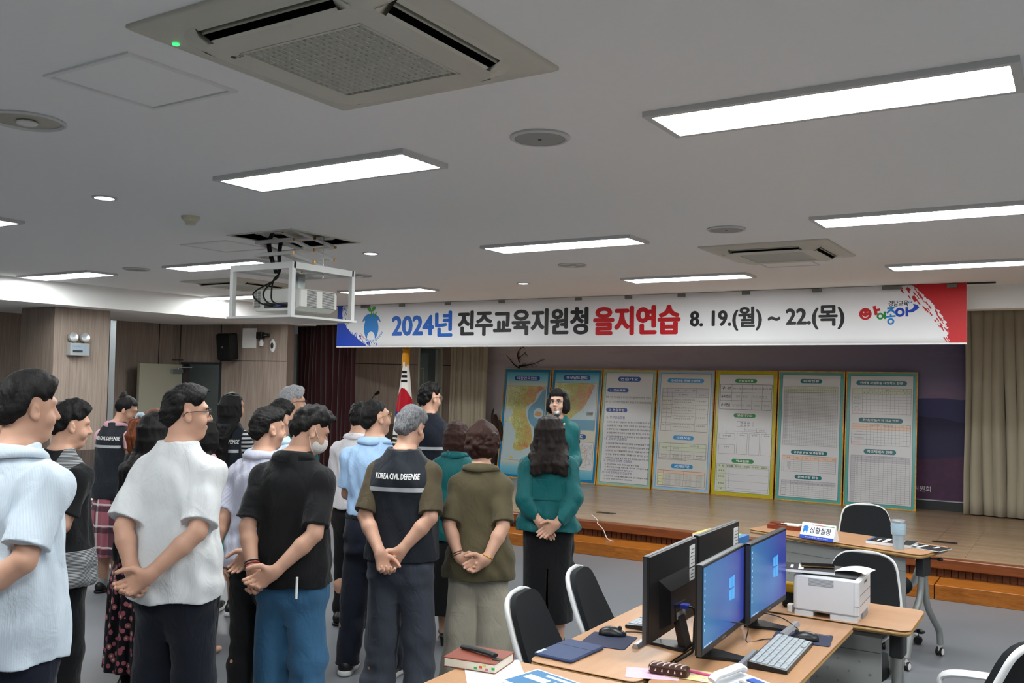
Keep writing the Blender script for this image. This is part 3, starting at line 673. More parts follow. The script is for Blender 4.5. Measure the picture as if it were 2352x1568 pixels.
# emblem at left: blue seedling figure
q = Flat(); ex, ez = bx(853), bz(853, 752); s = .33 / 1.0
def E(pts): return [(ex + x * s, ez + y * s) for x, y in pts]
top = [(-.52, .30), (-.44, .44), (-.30, .56), (-.12, .63), (.12, .63), (.30, .56), (.44, .44), (.52, .30)]
body = [(-.52, .22), (-.42, .42), (-.25, .55), (0, .60), (.25, .55), (.42, .42), (.52, .22), (.40, .30), (.35, .27), (.40, .05), (.39, -.15), (.32, -.36), (.22, -.47), (.20, -.34), (.13, -.22), (0, -.17), (-.13, -.22), (-.20, -.34), (-.22, -.47), (-.32, -.36), (-.39, -.15), (-.40, .05), (-.35, .27), (-.40, .30)]
body = [(p.x, p.y) for p in catmull([(x, y, 0) for x, y in body + body[:1]], 4)][:-1]
q.poly(E(body)); q.done('emblem', K_SKY, bn, fn=wav)
q = Flat()
for pts in ([(-.03, .45), (.04, .45), (.03, .72), (-.02, .72)], [(0, .68), (-.12, .68), (-.22, .78), (-.26, .9), (-.14, .9), (-.03, .82)], [(0, .68), (.03, .82), (.13, .9), (.24, .9), (.22, .78), (.12, .69)], [(.15, .42), (.2, .42), (.19, .56), (.16, .56)], [(.17, .53), (.1, .56), (.07, .64), (.14, .63)], [(.17, .53), (.2, .6), (.3, .66), (.28, .57)]): q.poly(E(pts))
q.done('emblem_leaves', K_GREEN, bn, dz=.0055, fn=wav)
def arc_text(q, body, cx, cz, r, a0, a1, h):
    for i, ch in enumerate(body):
        if ch == ' ': continue
        a = math.radians(a0 + (a1 - a0) * (i + .5) / len(body)); M = Matrix.Translation((cx + r * math.cos(a), cz + r * math.sin(a), 0)) @ Matrix.Rotation(a + math.pi / 2, 4, 'Z')
        text(q, ch, 0, 0, h, align='C', bold=.04, M=M, res=1)
q = Flat(); arc_text(q, 'JINJU', ex, ez + .10 * s, .72 * s, 207, 240, .032); q.done('emblem_lettering', K_RED, bn, fn=wav)
q = Flat(); arc_text(q, 'OFFICE OF EDUCATION', ex, ez + .10 * s, .72 * s, 245, 333, .028); q.done('emblem_lettering', K_SKY, bn, fn=wav)
# rounded logo at right
def L(px, py): return (bx(px), bz(px, py))
u = bx(2001) - bx(2000)
q = Flat(); x, z = L(1988, 721); q.arc(x, z, 11 * u, 7 * u, 0, 360); x, z = L(2010, 712); q.line(x - 2 * u, z + 10 * u, x + 3 * u, z - 12 * u, 7 * u); q.line(x, z - 1 * u, x + 12 * u, z + 1 * u, 6 * u); q.ell(*L(1988, 721), 12 * u, 12 * u)
q.done('logo', K_RED, bn, fn=wav)
q = Flat(); x, z = L(1988, 721); q.arc(x, z - 1 * u, 7 * u, 2 * u, 200, 340); q.ell(x - 4 * u, z + 4 * u, 1.6 * u, 2 * u, 10); q.line(x + 3 * u, z + 3.5 * u, x + 7 * u, z + 5 * u, 1.6 * u); q.done('logo_smile', M_WHITE, bn, dz=.006, fn=wav)
q = Flat(); x, z = L(2022, 726); q.arc(x, z, 6 * u, 4.5 * u, 0, 360); x, z = L(2032, 724); q.line(x, z + 9 * u, x + 1 * u, z - 9 * u, 5 * u); q.done('logo', K_DGREEN, bn, fn=wav)
q = Flat(); x, z = L(2046, 716); q.pl([(x - 8 * u, z + 8 * u), (x + 6 * u, z + 10 * u), (x - 9 * u, z - 3 * u)], 4.5 * u); q.pl([(x + 1 * u, z + 5 * u), (x + 10 * u, z - 3 * u)], 4.5 * u); q.line(x, z - 5 * u, x, z - 11 * u, 4 * u); q.line(x - 11 * u, z - 12 * u, x + 11 * u, z - 10 * u, 4 * u); q.arc(x, z - 23 * u, 6 * u, 4 * u, 0, 360); q.done('logo', K_SKY, bn, fn=wav)
q = Flat(); x, z = L(2067, 717); q.arc(x, z, 8 * u, 6 * u, 0, 360); x, z = L(2083, 715); q.line(x, z + 10 * u, x, z - 12 * u, 6 * u); q.poly([(x, z), (x + 6 * u, z - 3 * u), (x + 14 * u, z - 2 * u), (x + 22 * u, z + 4 * u), (x + 27 * u, z + 8 * u), (x + 24 * u, z + 15 * u), (x + 17 * u, z + 17 * u), (x + 13 * u, z + 18 * u), (x + 16 * u, z + 12 * u), (x + 12 * u, z + 6 * u), (x + 6 * u, z + 4 * u)]); q.done('logo', K_DBLUE, bn, fn=wav)
q = Flat(); x, z = L(2097, 698)
for a in (60, 95, 130): q.line(x - 6 * u + 3 * u * math.cos(math.radians(a)), z + 3 * u * math.sin(math.radians(a)), x - 6 * u + 8 * u * math.cos(math.radians(a)), z + 8 * u * math.sin(math.radians(a)), 2 * u)
q.done('logo', K_SKY, bn, fn=wav)
q = Flat(); q.rect(.0, -.004, BW, .012); q.done('hem_weight', pm('banner_hem', 'f0f0f0', .5), bn, dz=.006)
MB().cyl((-.15, .02, BH - .004), (BW + .25, .02, BH - .004), .009, n=10).build('hanging_rail', M_DGREY, bn)
for px in (839, 848, 927, 1033, 1157, 1334, 1449, 1571, 1720, 1883, 2044, 2066, 2195):
    x = bx(px) - .03; b = MB(); b.box(x - .045, x + .045, -.018, .03, BH - .04, BH - .005); b.build('clip', pm('clip_grey', '75756f', .5), bn)
# ------------------------------------------------------------------ seven leaning notice boards
M_GOLD = m_wood('gilt_wood_frame', 'b9761a', 'd29a35', 'e6bd5e', (6, 6, 6), .28, .5)
def gloss(name, col, rough=.16, **k): return pm(name, col, rough, spec=.5, var=.03, scale=6, **k)
P_WHITE = gloss('laminated_white_sheet', 'd4d4d6'); P_CREAM = gloss('laminated_cream_sheet', 'd0cec8'); P_LINE = pm('printed_line', '2d2d30', .3); P_FAINT = pm('pale_handwriting', '8d8d90', .4); P_TXT = pm('printed_text', '23232b', .3); P_BLUETXT = pm('blue_printed_text', '2a2f86', .3)
P_PILLB = gloss('blue_title_pill', '1d4f9e', .25); P_PILLG = gloss('green_title_pill', '2f8a4c', .25); P_PILLT = gloss('teal_title_pill', '1c6f78', .25); P_PILLS = gloss('sky_title_pill', '2f8fc9', .25)
P_GRN = gloss('pale_green_cells', 'ccd3be'); P_ORG = gloss('pale_orange_cells', 'e3c3ae'); P_PNK = gloss('pale_pink_cells', 'e0c6cf'); P_LAV = gloss('pale_lavender_cells', 'c4c2c8'); P_YEL = gloss('pale_yellow_cells', 'dcdcae')
BOW, BOH, TILT = .843, 1.69, .119
def board(k, label, border, sheet, inner, bw=.035):
    x = -7.75 + .862 * k + (.004 if k else 0)
    y = 12.05 + (.004 * (k % 2))
    t = thing('notice_board', label, 'notice board', (x, y, STZ), 0, 'framed boards leaning on the stage wall'); t.rotation_euler = (-TILT, 0, 0)
    b = MB(); e = .013
    for x0, x1, z0, z1 in ((0, BOW, 0, e), (0, BOW, BOH - e, BOH), (0, e, e, BOH - e), (BOW - e, BOW, e, BOH - e)): b.box(x0, x1, -.012, .02, z0, z1)
    b.build('frame', M_GOLD, t)
    MB().box(e, BOW - e, -.004, .018, e, BOH - e).build('border_sheet', border, t)
    q = Flat(); a = e + bw; q.rect(a, a, BOW - a, BOH - a); q.done('panel_sheet', sheet, t, dz=.0045)
    q = Flat(); w = .004
    for s in ((a, a, BOW - a, a + w), (a, BOH - a - w, BOW - a, BOH - a), (a, a, a + w, BOH - a), (BOW - a - w, a, BOW - a, BOH - a)): q.rect(*s)
    q.done('panel_edge_line', inner, t, dz=.005)
    return t
class Draw:
    """collects one board's print, by ink"""
    def __init__(s, t): s.t = t; s.q = {}
    def __call__(s, name, mat, dz=.0055):
        if name not in s.q: s.q[name] = (Flat(), mat, dz)
        return s.q[name][0]
    def finish(s):
        for n, (q, m, dz) in s.q.items():
            if q.v: q.done(n, m, s.t, dz=dz)
    def pill(s, cx, z, w, body, mat, h=.05, th=.03, tw=None):
        q = Flat(); r = h / 2
        q.poly([(cx - w / 2 + r + r * math.cos(a), z + r * math.sin(a)) for a in [math.pi / 2 + math.pi * k / 8 for k in range(9)]] + [(cx + w / 2 - r + r * math.cos(a), z + r * math.sin(a)) for a in [-math.pi / 2 + math.pi * k / 8 for k in range(9)]])
        o = q.done('title_pill', mat, s.t, dz=.0055); q = Flat()
        text(q, body, cx, z - th / 2, th, w=tw or w * .78, align='C', bold=.03, res=1); q.done('title_lettering', M_WHITE, o, dz=.0065)
    def grid(s, x0, z0, x1, z1, cols, rows, w=.0022, xsx=None, zsx=None):
        q = s('table_lines', P_LINE, .0062)
        X = xsx or [x0 + (x1 - x0) * i / cols for i in range(cols + 1)]; Z = zsx or [z0 + (z1 - z0) * i / rows for i in range(rows + 1)]
        for x in X: q.line(x, Z[0], x, Z[-1], w)
        for z in Z: q.line(X[0], z, X[-1], z, w)
        for a in ((X[0], Z[0], X[-1], Z[0]), (X[0], Z[-1], X[-1], Z[-1]), (X[0], Z[0], X[0], Z[-1]), (X[-1], Z[0], X[-1], Z[-1])): q.line(*a, w * 1.6)
        return X, Z
    def fill(s, x0, z0, x1, z1, name, mat): Flat().rect(x0, z0, x1, z1).done(name, mat, s.t, dz=.0052)
    def txt(s, body, x, z, h, w=None, align='L', mat=None, name='print', bold=0): text(s(name, mat or P_TXT, .0064), body, x, z, h, w=w, align=align, bold=bold, res=1)
G_SEA = gloss('map_sea', 'b9cbd2'); G_DEEP = gloss('map_deep_sea', '6f9fb8')
def m_land():
    t = NT('map_relief_print').set(.2, 0, .5); v = t.coord(); a = t.noise(v, 5.5, 5, .6, .3); c = t.noise(v, 60, 4, .7); 
    o = t.sep(v); east = t.math('MULTIPLY', t.math('SUBTRACT', o[0], .42), .8)
    f = t.math('ADD', t.math('ADD', a, east), t.math('MULTIPLY', t.math('SUBTRACT', c, .5), 1.1))
    t.base(t.ramp(f, [(.2, 'd8dcb0'), (.38, 'b6bb6e'), (.52, 'bdb26c'), (.66, 'cc9666'), (.9, 'b8704f')])); return t.m
def m_border(name, a, b, c):
    t = NT(name).set(.2, 0, .5); o = t.sep(t.coord()); z = t.math('DIVIDE', o[2], BOH)
    t.base(t.ramp(z, [(.0, a), (.10, b), (.16, c), (.84, c), (.90, b), (1.0, a)])); return t.m
M_LAND = m_land(); M_MAPBG = m_border('map_sheet_gradient', '2f93b8', '7fbfd0', 'cfcdbb')
P_ROAD = pm('map_roads', '4a5348', .35)
def blob(q, pts, n=4, jit=.0, seed=1):
    rr = random.Random(seed); P = catmull([(x, y, 0) for x, y in pts + pts[:1]], n)[:-1]; q.poly([(p.x + rr.uniform(-jit, jit), p.y + rr.uniform(-jit, jit)) for p in P])
def roads(q, inside, n, seed, w=.0012, step=.035):
    rr = random.Random(seed); x0, z0, x1, z1 = inside
    for k in range(n):
        x, z = rr.uniform(x0, x1), rr.uniform(z0, z1); a = rr.uniform(0, 6.28)
        for j in range(rr.randint(2, 5)):
            a += rr.uniform(-.7, .7); nx, nz = x + step * math.cos(a), z + step * math.sin(a)
            if not (x0 < nx < x1 and z0 < nz < z1): break
            q.line(x, z, nx, nz, w); x, z = nx, nz
P_MBLUE = gloss('map_board_blue_border', '1f7fb4'); P_MINT = gloss('mint_board_border', '9cc0ae'); P_LBLUE = gloss('light_blue_board_border', '9cc4de'); P_YELB = gloss('yellow_board_border', 'b9b51c'); P_TEALB = gloss('teal_board_border', '5aa8a0')
# 1: map of the whole peninsula
t = board(0, 'tall blue bordered board with a relief map of Korea, leftmost of the row', P_MBLUE, M_MAPBG, P_LINE); d = Draw(t)
d.pill(.42, 1.54, .46, '대한민국전도', P_PILLB, .075, .045)
q = d('map_sea', G_SEA, .0052); q.rect(.07, .27, .77, 1.42)
q = d('map_deep_sea', G_DEEP, .0054); blob(q, [(.765, 1.38), (.70, 1.33), (.62, 1.2), (.50, 1.08), (.48, .95), (.56, .82), (.66, .79), (.765, .88)])
q = Flat(); land = [(.08, 1.41), (.73, 1.41), (.627, 1.31), (.582, 1.19), (.46, 1.11), (.44, 1.03), (.487, .89), (.56, .752), (.58, .596), (.56, .503), (.456, .44), (.313, .417), (.263, .487), (.29, .627), (.254, .752), (.146, .876), (.16, .923), (.218, 1.0), (.178, 1.047), (.104, 1.06), (.08, 1.09)]
blob(q, land, 6, .006); q.done('map_land', M_LAND, t, dz=.0058)
q = d('map_inset', G_SEA, .0058); q.ell(.665, 1.0, .085, .08); q = Flat(); blob(q, [(.60, .985), (.63, 1.03), (.70, 1.02), (.73, .99), (.68, .955), (.62, .96)]); q.done('map_land', M_LAND, t, dz=.0062)
q = d('map_roads', P_ROAD, .0064); roads(q, (.29, .46, .52, 1.0), 60, 3); roads(q, (.1, 1.08, .58, 1.4), 60, 4)
d.fill(.29, 1.33, .42, 1.395, 'map_legend', P_CREAM); d.txt('한국 관광 정보', .305, 1.355, .016); q = d('map_islands', gloss('map_yellow', 'd6b92c'), .0062); q.ell(.24, .31, .025, .014); q.ell(.09, .86, .012, .01); q.ell(.41, .40, .012, .01)
for s in ((.07, .27, .77, .27), (.07, 1.42, .77, 1.42), (.07, .27, .07, 1.42), (.77, .27, .77, 1.42)): d('table_lines', P_LINE, .0062).line(*s, .003)
d.finish()
# 2: province map above, city road map below
t = board(1, 'blue bordered board with province map above and road map below, behind the speaking woman', P_MBLUE, M_MAPBG, P_LINE); d = Draw(t)
d.pill(.42, 1.56, .46, '경상남도전도', P_PILLB, .075, .045); d('map_sea', G_SEA, .0052).rect(.07, .77, .77, 1.48); d('map_deep_sea', G_DEEP, .0054).rect(.35, .78, .77, .93)
q = Flat(); blob(q, [(.08, 1.47), (.68, 1.47), (.69, 1.36), (.63, 1.22), (.58, 1.13), (.50, 1.05), (.42, 1.0), (.34, .92), (.26, .95), (.18, .92), (.08, .97)], 4, .004); q.done('map_land', M_LAND, t, dz=.0058)
q = d('map_roads', P_ROAD, .0064); roads(q, (.1, 1.02, .6, 1.46), 60, 5); d.fill(.62, .99, .73, 1.05, 'map_legend', P_CREAM); d.txt('경상남도', .635, 1.01, .02)
d.pill(.43, .68, .42, '진주시전도', P_PILLB, .075, .045); d('road_map', P_WHITE, .0052).rect(.07, .19, .77, .6)
q = d('map_roads', None); roads(q, (.08, .2, .76, .59), 150, 6, .0016, .03); q = d('main_roads', gloss('map_orange_road', 'd8a83c'), .0066); roads(q, (.08, .2, .76, .59), 16, 9, .004, .05)
for z0, z1 in ((.77, 1.48), (.19, .6)):
    for s in ((.07, z0, .77, z0), (.07, z1, .77, z1), (.07, z0, .07, z1), (.77, z0, .77, z1)): d('table_lines', P_LINE, .0062).line(*s, .003)
d.finish()
# 3: typed outline
t = board(2, 'mint bordered white board of typed lines headed by a blue pill, third of the row', P_MINT, P_WHITE, P_LINE); d = Draw(t)
d.pill(.42, 1.55, .36, '연습개요', P_PILLB, .07, .045)
def tab(z, s): 
    d.pill(.25, z, .34, s, P_PILLB, .06, .036, .24)
tab(1.385, '1. 연습목표')
d.txt('전쟁 이전 국지도발 등 국가위기관리 및 전시전환절차 연습과', .065, 1.265, .033, .71); d.txt('개전 이후 국가총력전 연습을 통한 완벽한 국가비상대비태세 확립', .055, 1.195, .033, .73)
tab(1.095, '2. 연습중점')
def sect(z, head, lines):
    d.txt(head, .085, z, .04, mat=P_BLUETXT, name='blue_print')
    for i, l in enumerate(lines): d.txt(l, .115, z - .062 - i * .0525, .03, min(.68, .0245 * len(l)), bold=.01)
sect(.965, '가. 정부연습중점', ['1) 국지 도발 대비 기관별 대응 역량 제고 및 충무계획 실효성 검증', '2) 실제 전쟁 상황을 가정한 기관별 전시 전환 절차 숙달', '3) 변화하는 안보 상황을 반영한 훈련으로 정부 대응능력 향상', '4) 연습 통제·평가체계 강화를 위한 평가단 운영 확대', '5) 적극적인 홍보를 통한 국민참여 확대 및 국민 안보 의식 고취'])
sect(.655, '나. 교육부 연습중점', ['1) 국지 도발 대비 교육행정지원 계획 및 충무계획 실효성 검증', '2) 실제상황 발생을 가정한 기관별 전시 전환 절차 숙달', '3) 변화하는 안보 상황을 반영한 훈련으로 기관별 대응능력 향상', '4) 연습 통제·평가체계 강화를 위한 평가단 운영', '5) 적극적인 홍보를 통한 국민 참여 확대 및 안보 의식 고취'])
d.finish(); d = Draw(t)
def sect2(z, head, lines):
    d.txt(head, .085, z, .036, mat=P_BLUETXT, name='blue_print')
    for i, l in enumerate(lines): d.txt(l, .115, z - .05 - i * .0395, .024, min(.68, .0245 * len(l)), bold=.01)
sect2(.345, '다. 경상남도교육청 연습중점', ['1) 전시전환에 따른 조직개편 절차 숙달', '2) 충무계획 사태별 세부내용 검토 및 시행절차 숙달', '3) 전시 학생지원단의 설치·운영'])
sect2(.175, '라. 우리교육지원청 연습중점', ['1) 충무계획 사태별 세부내용 검토 및 시행절차 숙달', '2) 전시 학생/국민정신 교육강화'])
d.finish()
# 4: teaching guideline tables
t = board(3, 'pale blue bordered board of three teaching tables, left of the yellow board', P_LBLUE, P_CREAM, P_PILLB); d = Draw(t)
d.pill(.42, 1.54, .54, '전시단계별 지역별 수업지침', P_PILLS, .06, .035)
d.fill(.085, 1.30, .765, 1.43, 'shaded_cells', P_LAV)
X = [.085, .16, .235, .585, .765]; d.grid(0, 0, 0, 0, 0, 0, xsx=X, zsx=[.83, .94, 1.08, 1.2, 1.31, 1.37, 1.43])
for i, (a, c) in enumerate((('전쟁이전', '공통'), ('전면전', '후방지역'), ('상황별', '안전지역'), ('전환기', '전지역'))):
    z = 1.245 - i * .115; d.txt(a, .122, z, .02, .06, 'C'); d.txt(c, .197, z, .02, .06, 'C'); d.txt('○ 정상수업 운영하되 상황 고려', .245, z + .015, .02, .32); d.txt('(단축수업 및 휴업 결정)', .265, z - .02, .018, .26); d.txt('○ 휴업 결정', .6, z, .02, .13)
d.txt('학   교   급', .42, 1.39, .02, .3, 'C'); d.txt('초·중학교', .4, 1.33, .02, .14, 'C'); d.txt('고등학교', .675, 1.33, .02, .1, 'C')
d.pill(.43, .74, .3, '수업지원', P_PILLS, .06, .035, .2)
d.fill(.075, .56, .765, .66, 'shaded_cells', P_GRN); d.grid(.075, .45, .765, .66, 4, 4); d.txt('학교별', .16, .58, .022, .07, 'C'); d.txt('원거리형', .33, .58, .022, .09, 'C'); d.txt('분산수업', .6, .62, .022, .12, 'C')
for i in range(4): d.txt('일 20~25시간', .16 + i * .172, .49, .018, .1, 'C'); d.txt('월 10시간', .16 + i * .172, .465, .016, .08, 'C')
d.txt('※ 본 수업시간은 최대시간이며, 상황에 따라 조정할 수 있음', .085, .425, .016, .4)
d.pill(.43, .345, .32, '시간배당기준', P_PILLS, .06, .035, .22)
d.fill(.08, .24, .765, .28, 'header_cells', P_ORG); d.fill(.08, .08, .16, .24, 'side_cells', P_YEL); d.grid(0, 0, 0, 0, 0, 0, xsx=[.08, .16, .46, .765], zsx=[.075, .155, .24, .28])
for r in range(2):
    for c in range(4):
        for l in range(5): d.txt('• 국어 2~4시간', .175 + c * .152, .218 - r * .08 - l * .0145, .009, .1)
d.txt('초등학교', .12, .19, .016, .06, 'C'); d.txt('중학교', .12, .11, .016, .05, 'C'); d.finish()
# 5: yellow schedule board
t = board(4, 'yellow bordered schedule board with handwriting and an organisation chart', P_YELB, P_WHITE, P_LINE); d = Draw(t)
d.pill(.42, 1.55, .3, '연습일정표', P_PILLG, .055, .03, .2)
X = [.07, .23, .37, .51, .65, .775]; d.grid(0, 0, 0, 0, 0, 0, .003, xsx=X, zsx=[1.16, 1.28, 1.39, 1.5])
for z, s in ((1.425, '구 분'), (1.315, '을지연습'), (1.2, '군사연습')): d.txt(s, .15, z, .042, .13, 'C', bold=.02)
for i, s in enumerate(('24.8.19.(월)', '24.8.20.(화)', '24.8.21.(수)', '24.8.22.(목)')): d.txt(s, .30 + i * .136, 1.428, .03, .125, 'C')
d.txt('전시 전환  /  국가 총력전', .29, 1.318, .034, .42, mat=P_FAINT, name='handwriting'); d.txt('위기관리 /  억제 ,  격퇴  /  방어', .24, 1.2, .034, .5, mat=P_FAINT, name='handwriting')
d.pill(.42, 1.08, .3, '연습기구도', P_PILLG, .055, .03, .2)
q = d('table_lines', P_LINE, .0062)
def cell(x0, z0, x1, z1):
    for s in ((x0, z0, x1, z0), (x0, z1, x1, z1), (x0, z0, x0, z1), (x1, z0, x1, z1)): q.line(*s, .0025)
cell(.32, .93, .54, 1.0); cell(.59, .86, .73, .91); cell(.08, .76, .3, .83); cell(.08, .56, .3, .68)
for k in range(3): cell(.33 + k * .165, .56, .47 + k * .165, .84)
for s in ((.43, .93, .43, .865), (.18, .865, .72, .865), (.18, .865, .18, .83), (.4, .865, .4, .84), (.56, .865, .56, .84), (.72, .865, .72, .84), (.18, .76, .18, .68), (.43, .89, .59, .89)): q.line(*s, .002)
d.txt('연 습 장', .43, .968, .022, .13, 'C', bold=.02); d.txt('교 육 장', .43, .937, .022, .13, 'C', bold=.02); d.txt('보좌관', .66, .875, .02, .08, 'C'); d.txt('상황실장', .19, .785, .026, .12, 'C'); d.txt('상황반', .19, .64, .022, .08, 'C')
for k, s in enumerate(('통제반', '평가반', '실시부')): d.txt(s, .40 + k * .165, .805, .02, .075, 'C')
d.pill(.42, .47, .3, '학교현황', P_PILLG, .055, .03, .18)
d.fill(.07, .375, .775, .42, 'header_cells', P_GRN); d.fill(.07, .075, .2, .375, 'side_cells', P_GRN)
d.grid(0, 0, 0, 0, 0, 0, .0016, xsx=[.07, .2, .775], zsx=[.07, .105, .2, .29, .375, .42])
for i, s in enumerate(('구  분', '설립별', '학교수', '학급수', '학생수', '교원수')): d.txt(s, .13 + i * .117, .385, .024, .085, 'C', bold=.02)
for z, s in ((.32, '유 치 원'), (.24, '초등학교'), (.15, '중 학 교'), (.08, '계')): d.txt(s, .135, z, .022, None, 'C', bold=.02)
for i, s in enumerate('공사계공사계국공사계'): d.txt(s, .24, .345 - i * .027, .015, None, 'C')
d.finish()
# 6, 7: teal boards full of ruled tables
t = board(5, 'teal bordered board with a dense ruled grid and glare, second from right', P_TEALB, P_WHITE, P_LINE); d = Draw(t)
d.pill(.42, 1.56, .28, '피해현황', P_PILLT, .055, .032, .2)
d.fill(.08, 1.40, .76, 1.49, 'header_cells', P_GRN); d.fill(.08, .80, .13, 1.40, 'side_cells', P_LAV)
d.grid(.08, .72, .76, 1.49, 25, 40, .0013); d('table_lines', None).line(.08, 1.41, .76, 1.41, .003)
for i in range(24): d.txt('원아학생교원건물'[i % 8], .1 + i * .0272, 1.43, .018, None, 'C')
d.pill(.42, .63, .46, '공무원 손실 및 충원현황', P_PILLT, .055, .03, .38)
d.fill(.08, .53, .76, .585, 'orange_cells', P_ORG); d.grid(0, 0, 0, 0, 0, 0, .0015, xsx=[.08, .105, .23] + [.23 + .106 * i for i in range(1, 6)], zsx=[.38, .405, .43, .455, .48, .505, .53, .585])
for i, s in enumerate(('구 분', '정원', '현원', '손실', '충원', '비고')): d.txt(s, .16 + i * .115, .548, .02, None, 'C')
for i, s in enumerate(('교육감', '일반직', '연구사', '기타')): d.txt(s, .17, .486 - i * .025, .015, None, 'C')
d.pill(.42, .315, .34, '문서수발 현황', P_PILLT, .055, .03, .26)
d.fill(.08, .22, .76, .265, 'side_cells', P_LAV); d.grid(.2, .07, .76, .265, 12, 8, .0014); d.grid(.08, .07, .2, .265, 2, 8, .0014)
for i in range(12): d.txt('접수' if i % 2 == 0 else '발송', .223 + i * .0467, .223, .014, None, 'C')
for i, s in enumerate(('지역관공서', '교육청', '유관기관', '계')): d.txt(s, .11, .2 - i * .045, .014, .05, 'C')
d.finish()
t = board(6, 'teal bordered board of three ruled tables, rightmost of the row beside the curtain', P_TEALB, P_WHITE, P_LINE); d = Draw(t)
d.pill(.42, 1.55, .6, '단계별 시설동원 대상학교 현황', P_PILLT, .06, .035, .5)
d.fill(.08, 1.40, .77, 1.48, 'header_cells', P_GRN); d.fill(.08, 1.16, .2, 1.19, 'side_cells', P_PNK); d.grid(.2, 1.16, .77, 1.48, 12, 9, .0015); d.grid(.08, 1.16, .2, 1.48, 1, 9, .0015)
for i, s in enumerate(('군수용', '민수용', '계')): d.txt(s, .3 + i * .19, 1.452, .018, None, 'C')
for i in range(12): d.txt('초중고계'[i % 4], .222 + i * .0475, 1.418, .016, None, 'C')
for i, s in enumerate(('M~M+1', 'M+2~M+3', 'M+4~M+5', 'M+7~M+10', 'M+20~', '운영 및 계약', '계')): d.txt(s, .14, 1.382 - i * .0355, .014, None, 'C')
d.pill(.42, 1.08, .52, '취약(위험)지역 학교 현황', P_PILLT, .06, .035, .42)
d.fill(.08, .955, .77, 1.03, 'orange_cells', P_ORG); d.fill(.08, .77, .2, .80, 'side_cells', P_PNK); d.grid(.26, .77, .77, 1.03, 12, 8, .0015); d.grid(.08, .77, .26, 1.03, 1, 8, .0015)
for i, s in enumerate(('지역별 학교현황', '지역군관수용학교현황', '계')): d.txt(s, .35 + i * .16, 1.005, .015, .12 if i < 2 else None, 'C')
for i, s in enumerate(('저지대지역', '저상습피해예상지역', '위험시설주변지역', '계')): d.txt(s, .17, .93 - i * .042, .014, None, 'C')
d.pill(.42, .69, .38, '학교재배치 현황', P_PILLT, .06, .035, .3)
d.fill(.08, .555, .77, .635, 'lavender_cells', P_LAV); d.fill(.08, .07, .13, .555, 'side_cells', P_LAV); d.grid(.21, .07, .77, .635, 11, 22, .0014); d.grid(0, 0, 0, 0, 0, 0, .0014, xsx=[.08, .13, .165, .21], zsx=[.07] + [.07 + .565 * i / 22 for i in range(1, 23)])
for i, s in enumerate(('수용학교', '재배치된지역학교', '기타학교')): d.txt(s, .3 + i * .19, .615, .014, None, 'C')
for i in range(20): d.txt('초중고계'[i % 4], .147, .53 - i * .0233, .013, None, 'C')
d.finish()
# ------------------------------------------------------------------ driftwood, flag, lectern, floor sockets
M_DRIFT = m_wood('dark_driftwood', '1e1512', '33241d', '4b382c', (8, 8, 3), .7, .2)
p = aty(1190, 850, 12.2); b = MB(); rr = random.Random(8)
t = thing('driftwood', 'dark bare driftwood ornament with thin branches behind the Korea map board', 'ornament', (-7.85, 12.12, STZ))
def br(q, pts, r0, r1): 
    P = catmull(pts, 4); n = len(P); q.tube(P, [r0 + (r1 - r0) * i / (n - 1) for i in range(n)], 7)
ox, oz = p.x + 7.85, p.z - STZ
def bq(px, py, y=.07): v = aty(px, py, 12.12 + y); return (v.x + 7.85, y, v.z - STZ)
tr = MB(); br(tr, [(.02, .02, 0), (.0, .02, .3), bq(1142, 1000, 0), bq(1136, 965, 0), bq(1134, 952, 0)], .10, .045); br(tr, [bq(1146, 1010, 0), bq(1150, 985, .02), bq(1146, 965, .02)], .08, .03); br(tr, [bq(1132, 962, 0), bq(1131, 950, 0), bq(1135, 936, 0)], .03, .006)
br(tr, [bq(1146, 1010, .06), bq(1172, 960, .15), bq(1186, 900, .18), bq(1191, 845, .19)], .03, .012)
tr.build('trunk', M_DRIFT, t, smooth=True)
def branch(pts, r=.009, twigs=0):
    q = MB(); br(q, pts, r, .003); P = catmull(pts, 4)
    for k in range(twigs):
        i = rr.randint(2, len(P) - 2); a = P[i]; s = rr.choice((-1, 1)); e2 = a + Vector((rr.uniform(.02, .08), rr.uniform(-.02, .02), s * rr.uniform(.02, .06))); q.tube([a, (a + e2) / 2 + Vector((.005, 0, .005)), e2], [.004, .003, .002], 5)
    q.build('branch', M_DRIFT, t, smooth=True)
def bp(px, py): v = aty(px, py, 12.31); return (v.x + 7.85, .19, v.z - STZ)
branch([bp(1193, 845), bp(1182, 838), bp(1172, 826), bp(1163, 815)], .011, 0); branch([bp(1192, 842), bp(1210, 839), bp(1226, 835), bp(1251, 825)], .010, 9); branch([bp(1193, 832), bp(1189, 818), bp(1191, 806), bp(1201, 797), bp(1208, 792)], .010, 10); branch([bp(1191, 840), bp(1205, 838), bp(1216, 836)], .007, 3)
branch([bp(1192, 822), bp(1200, 815), bp(1207, 808)], .006, 3)
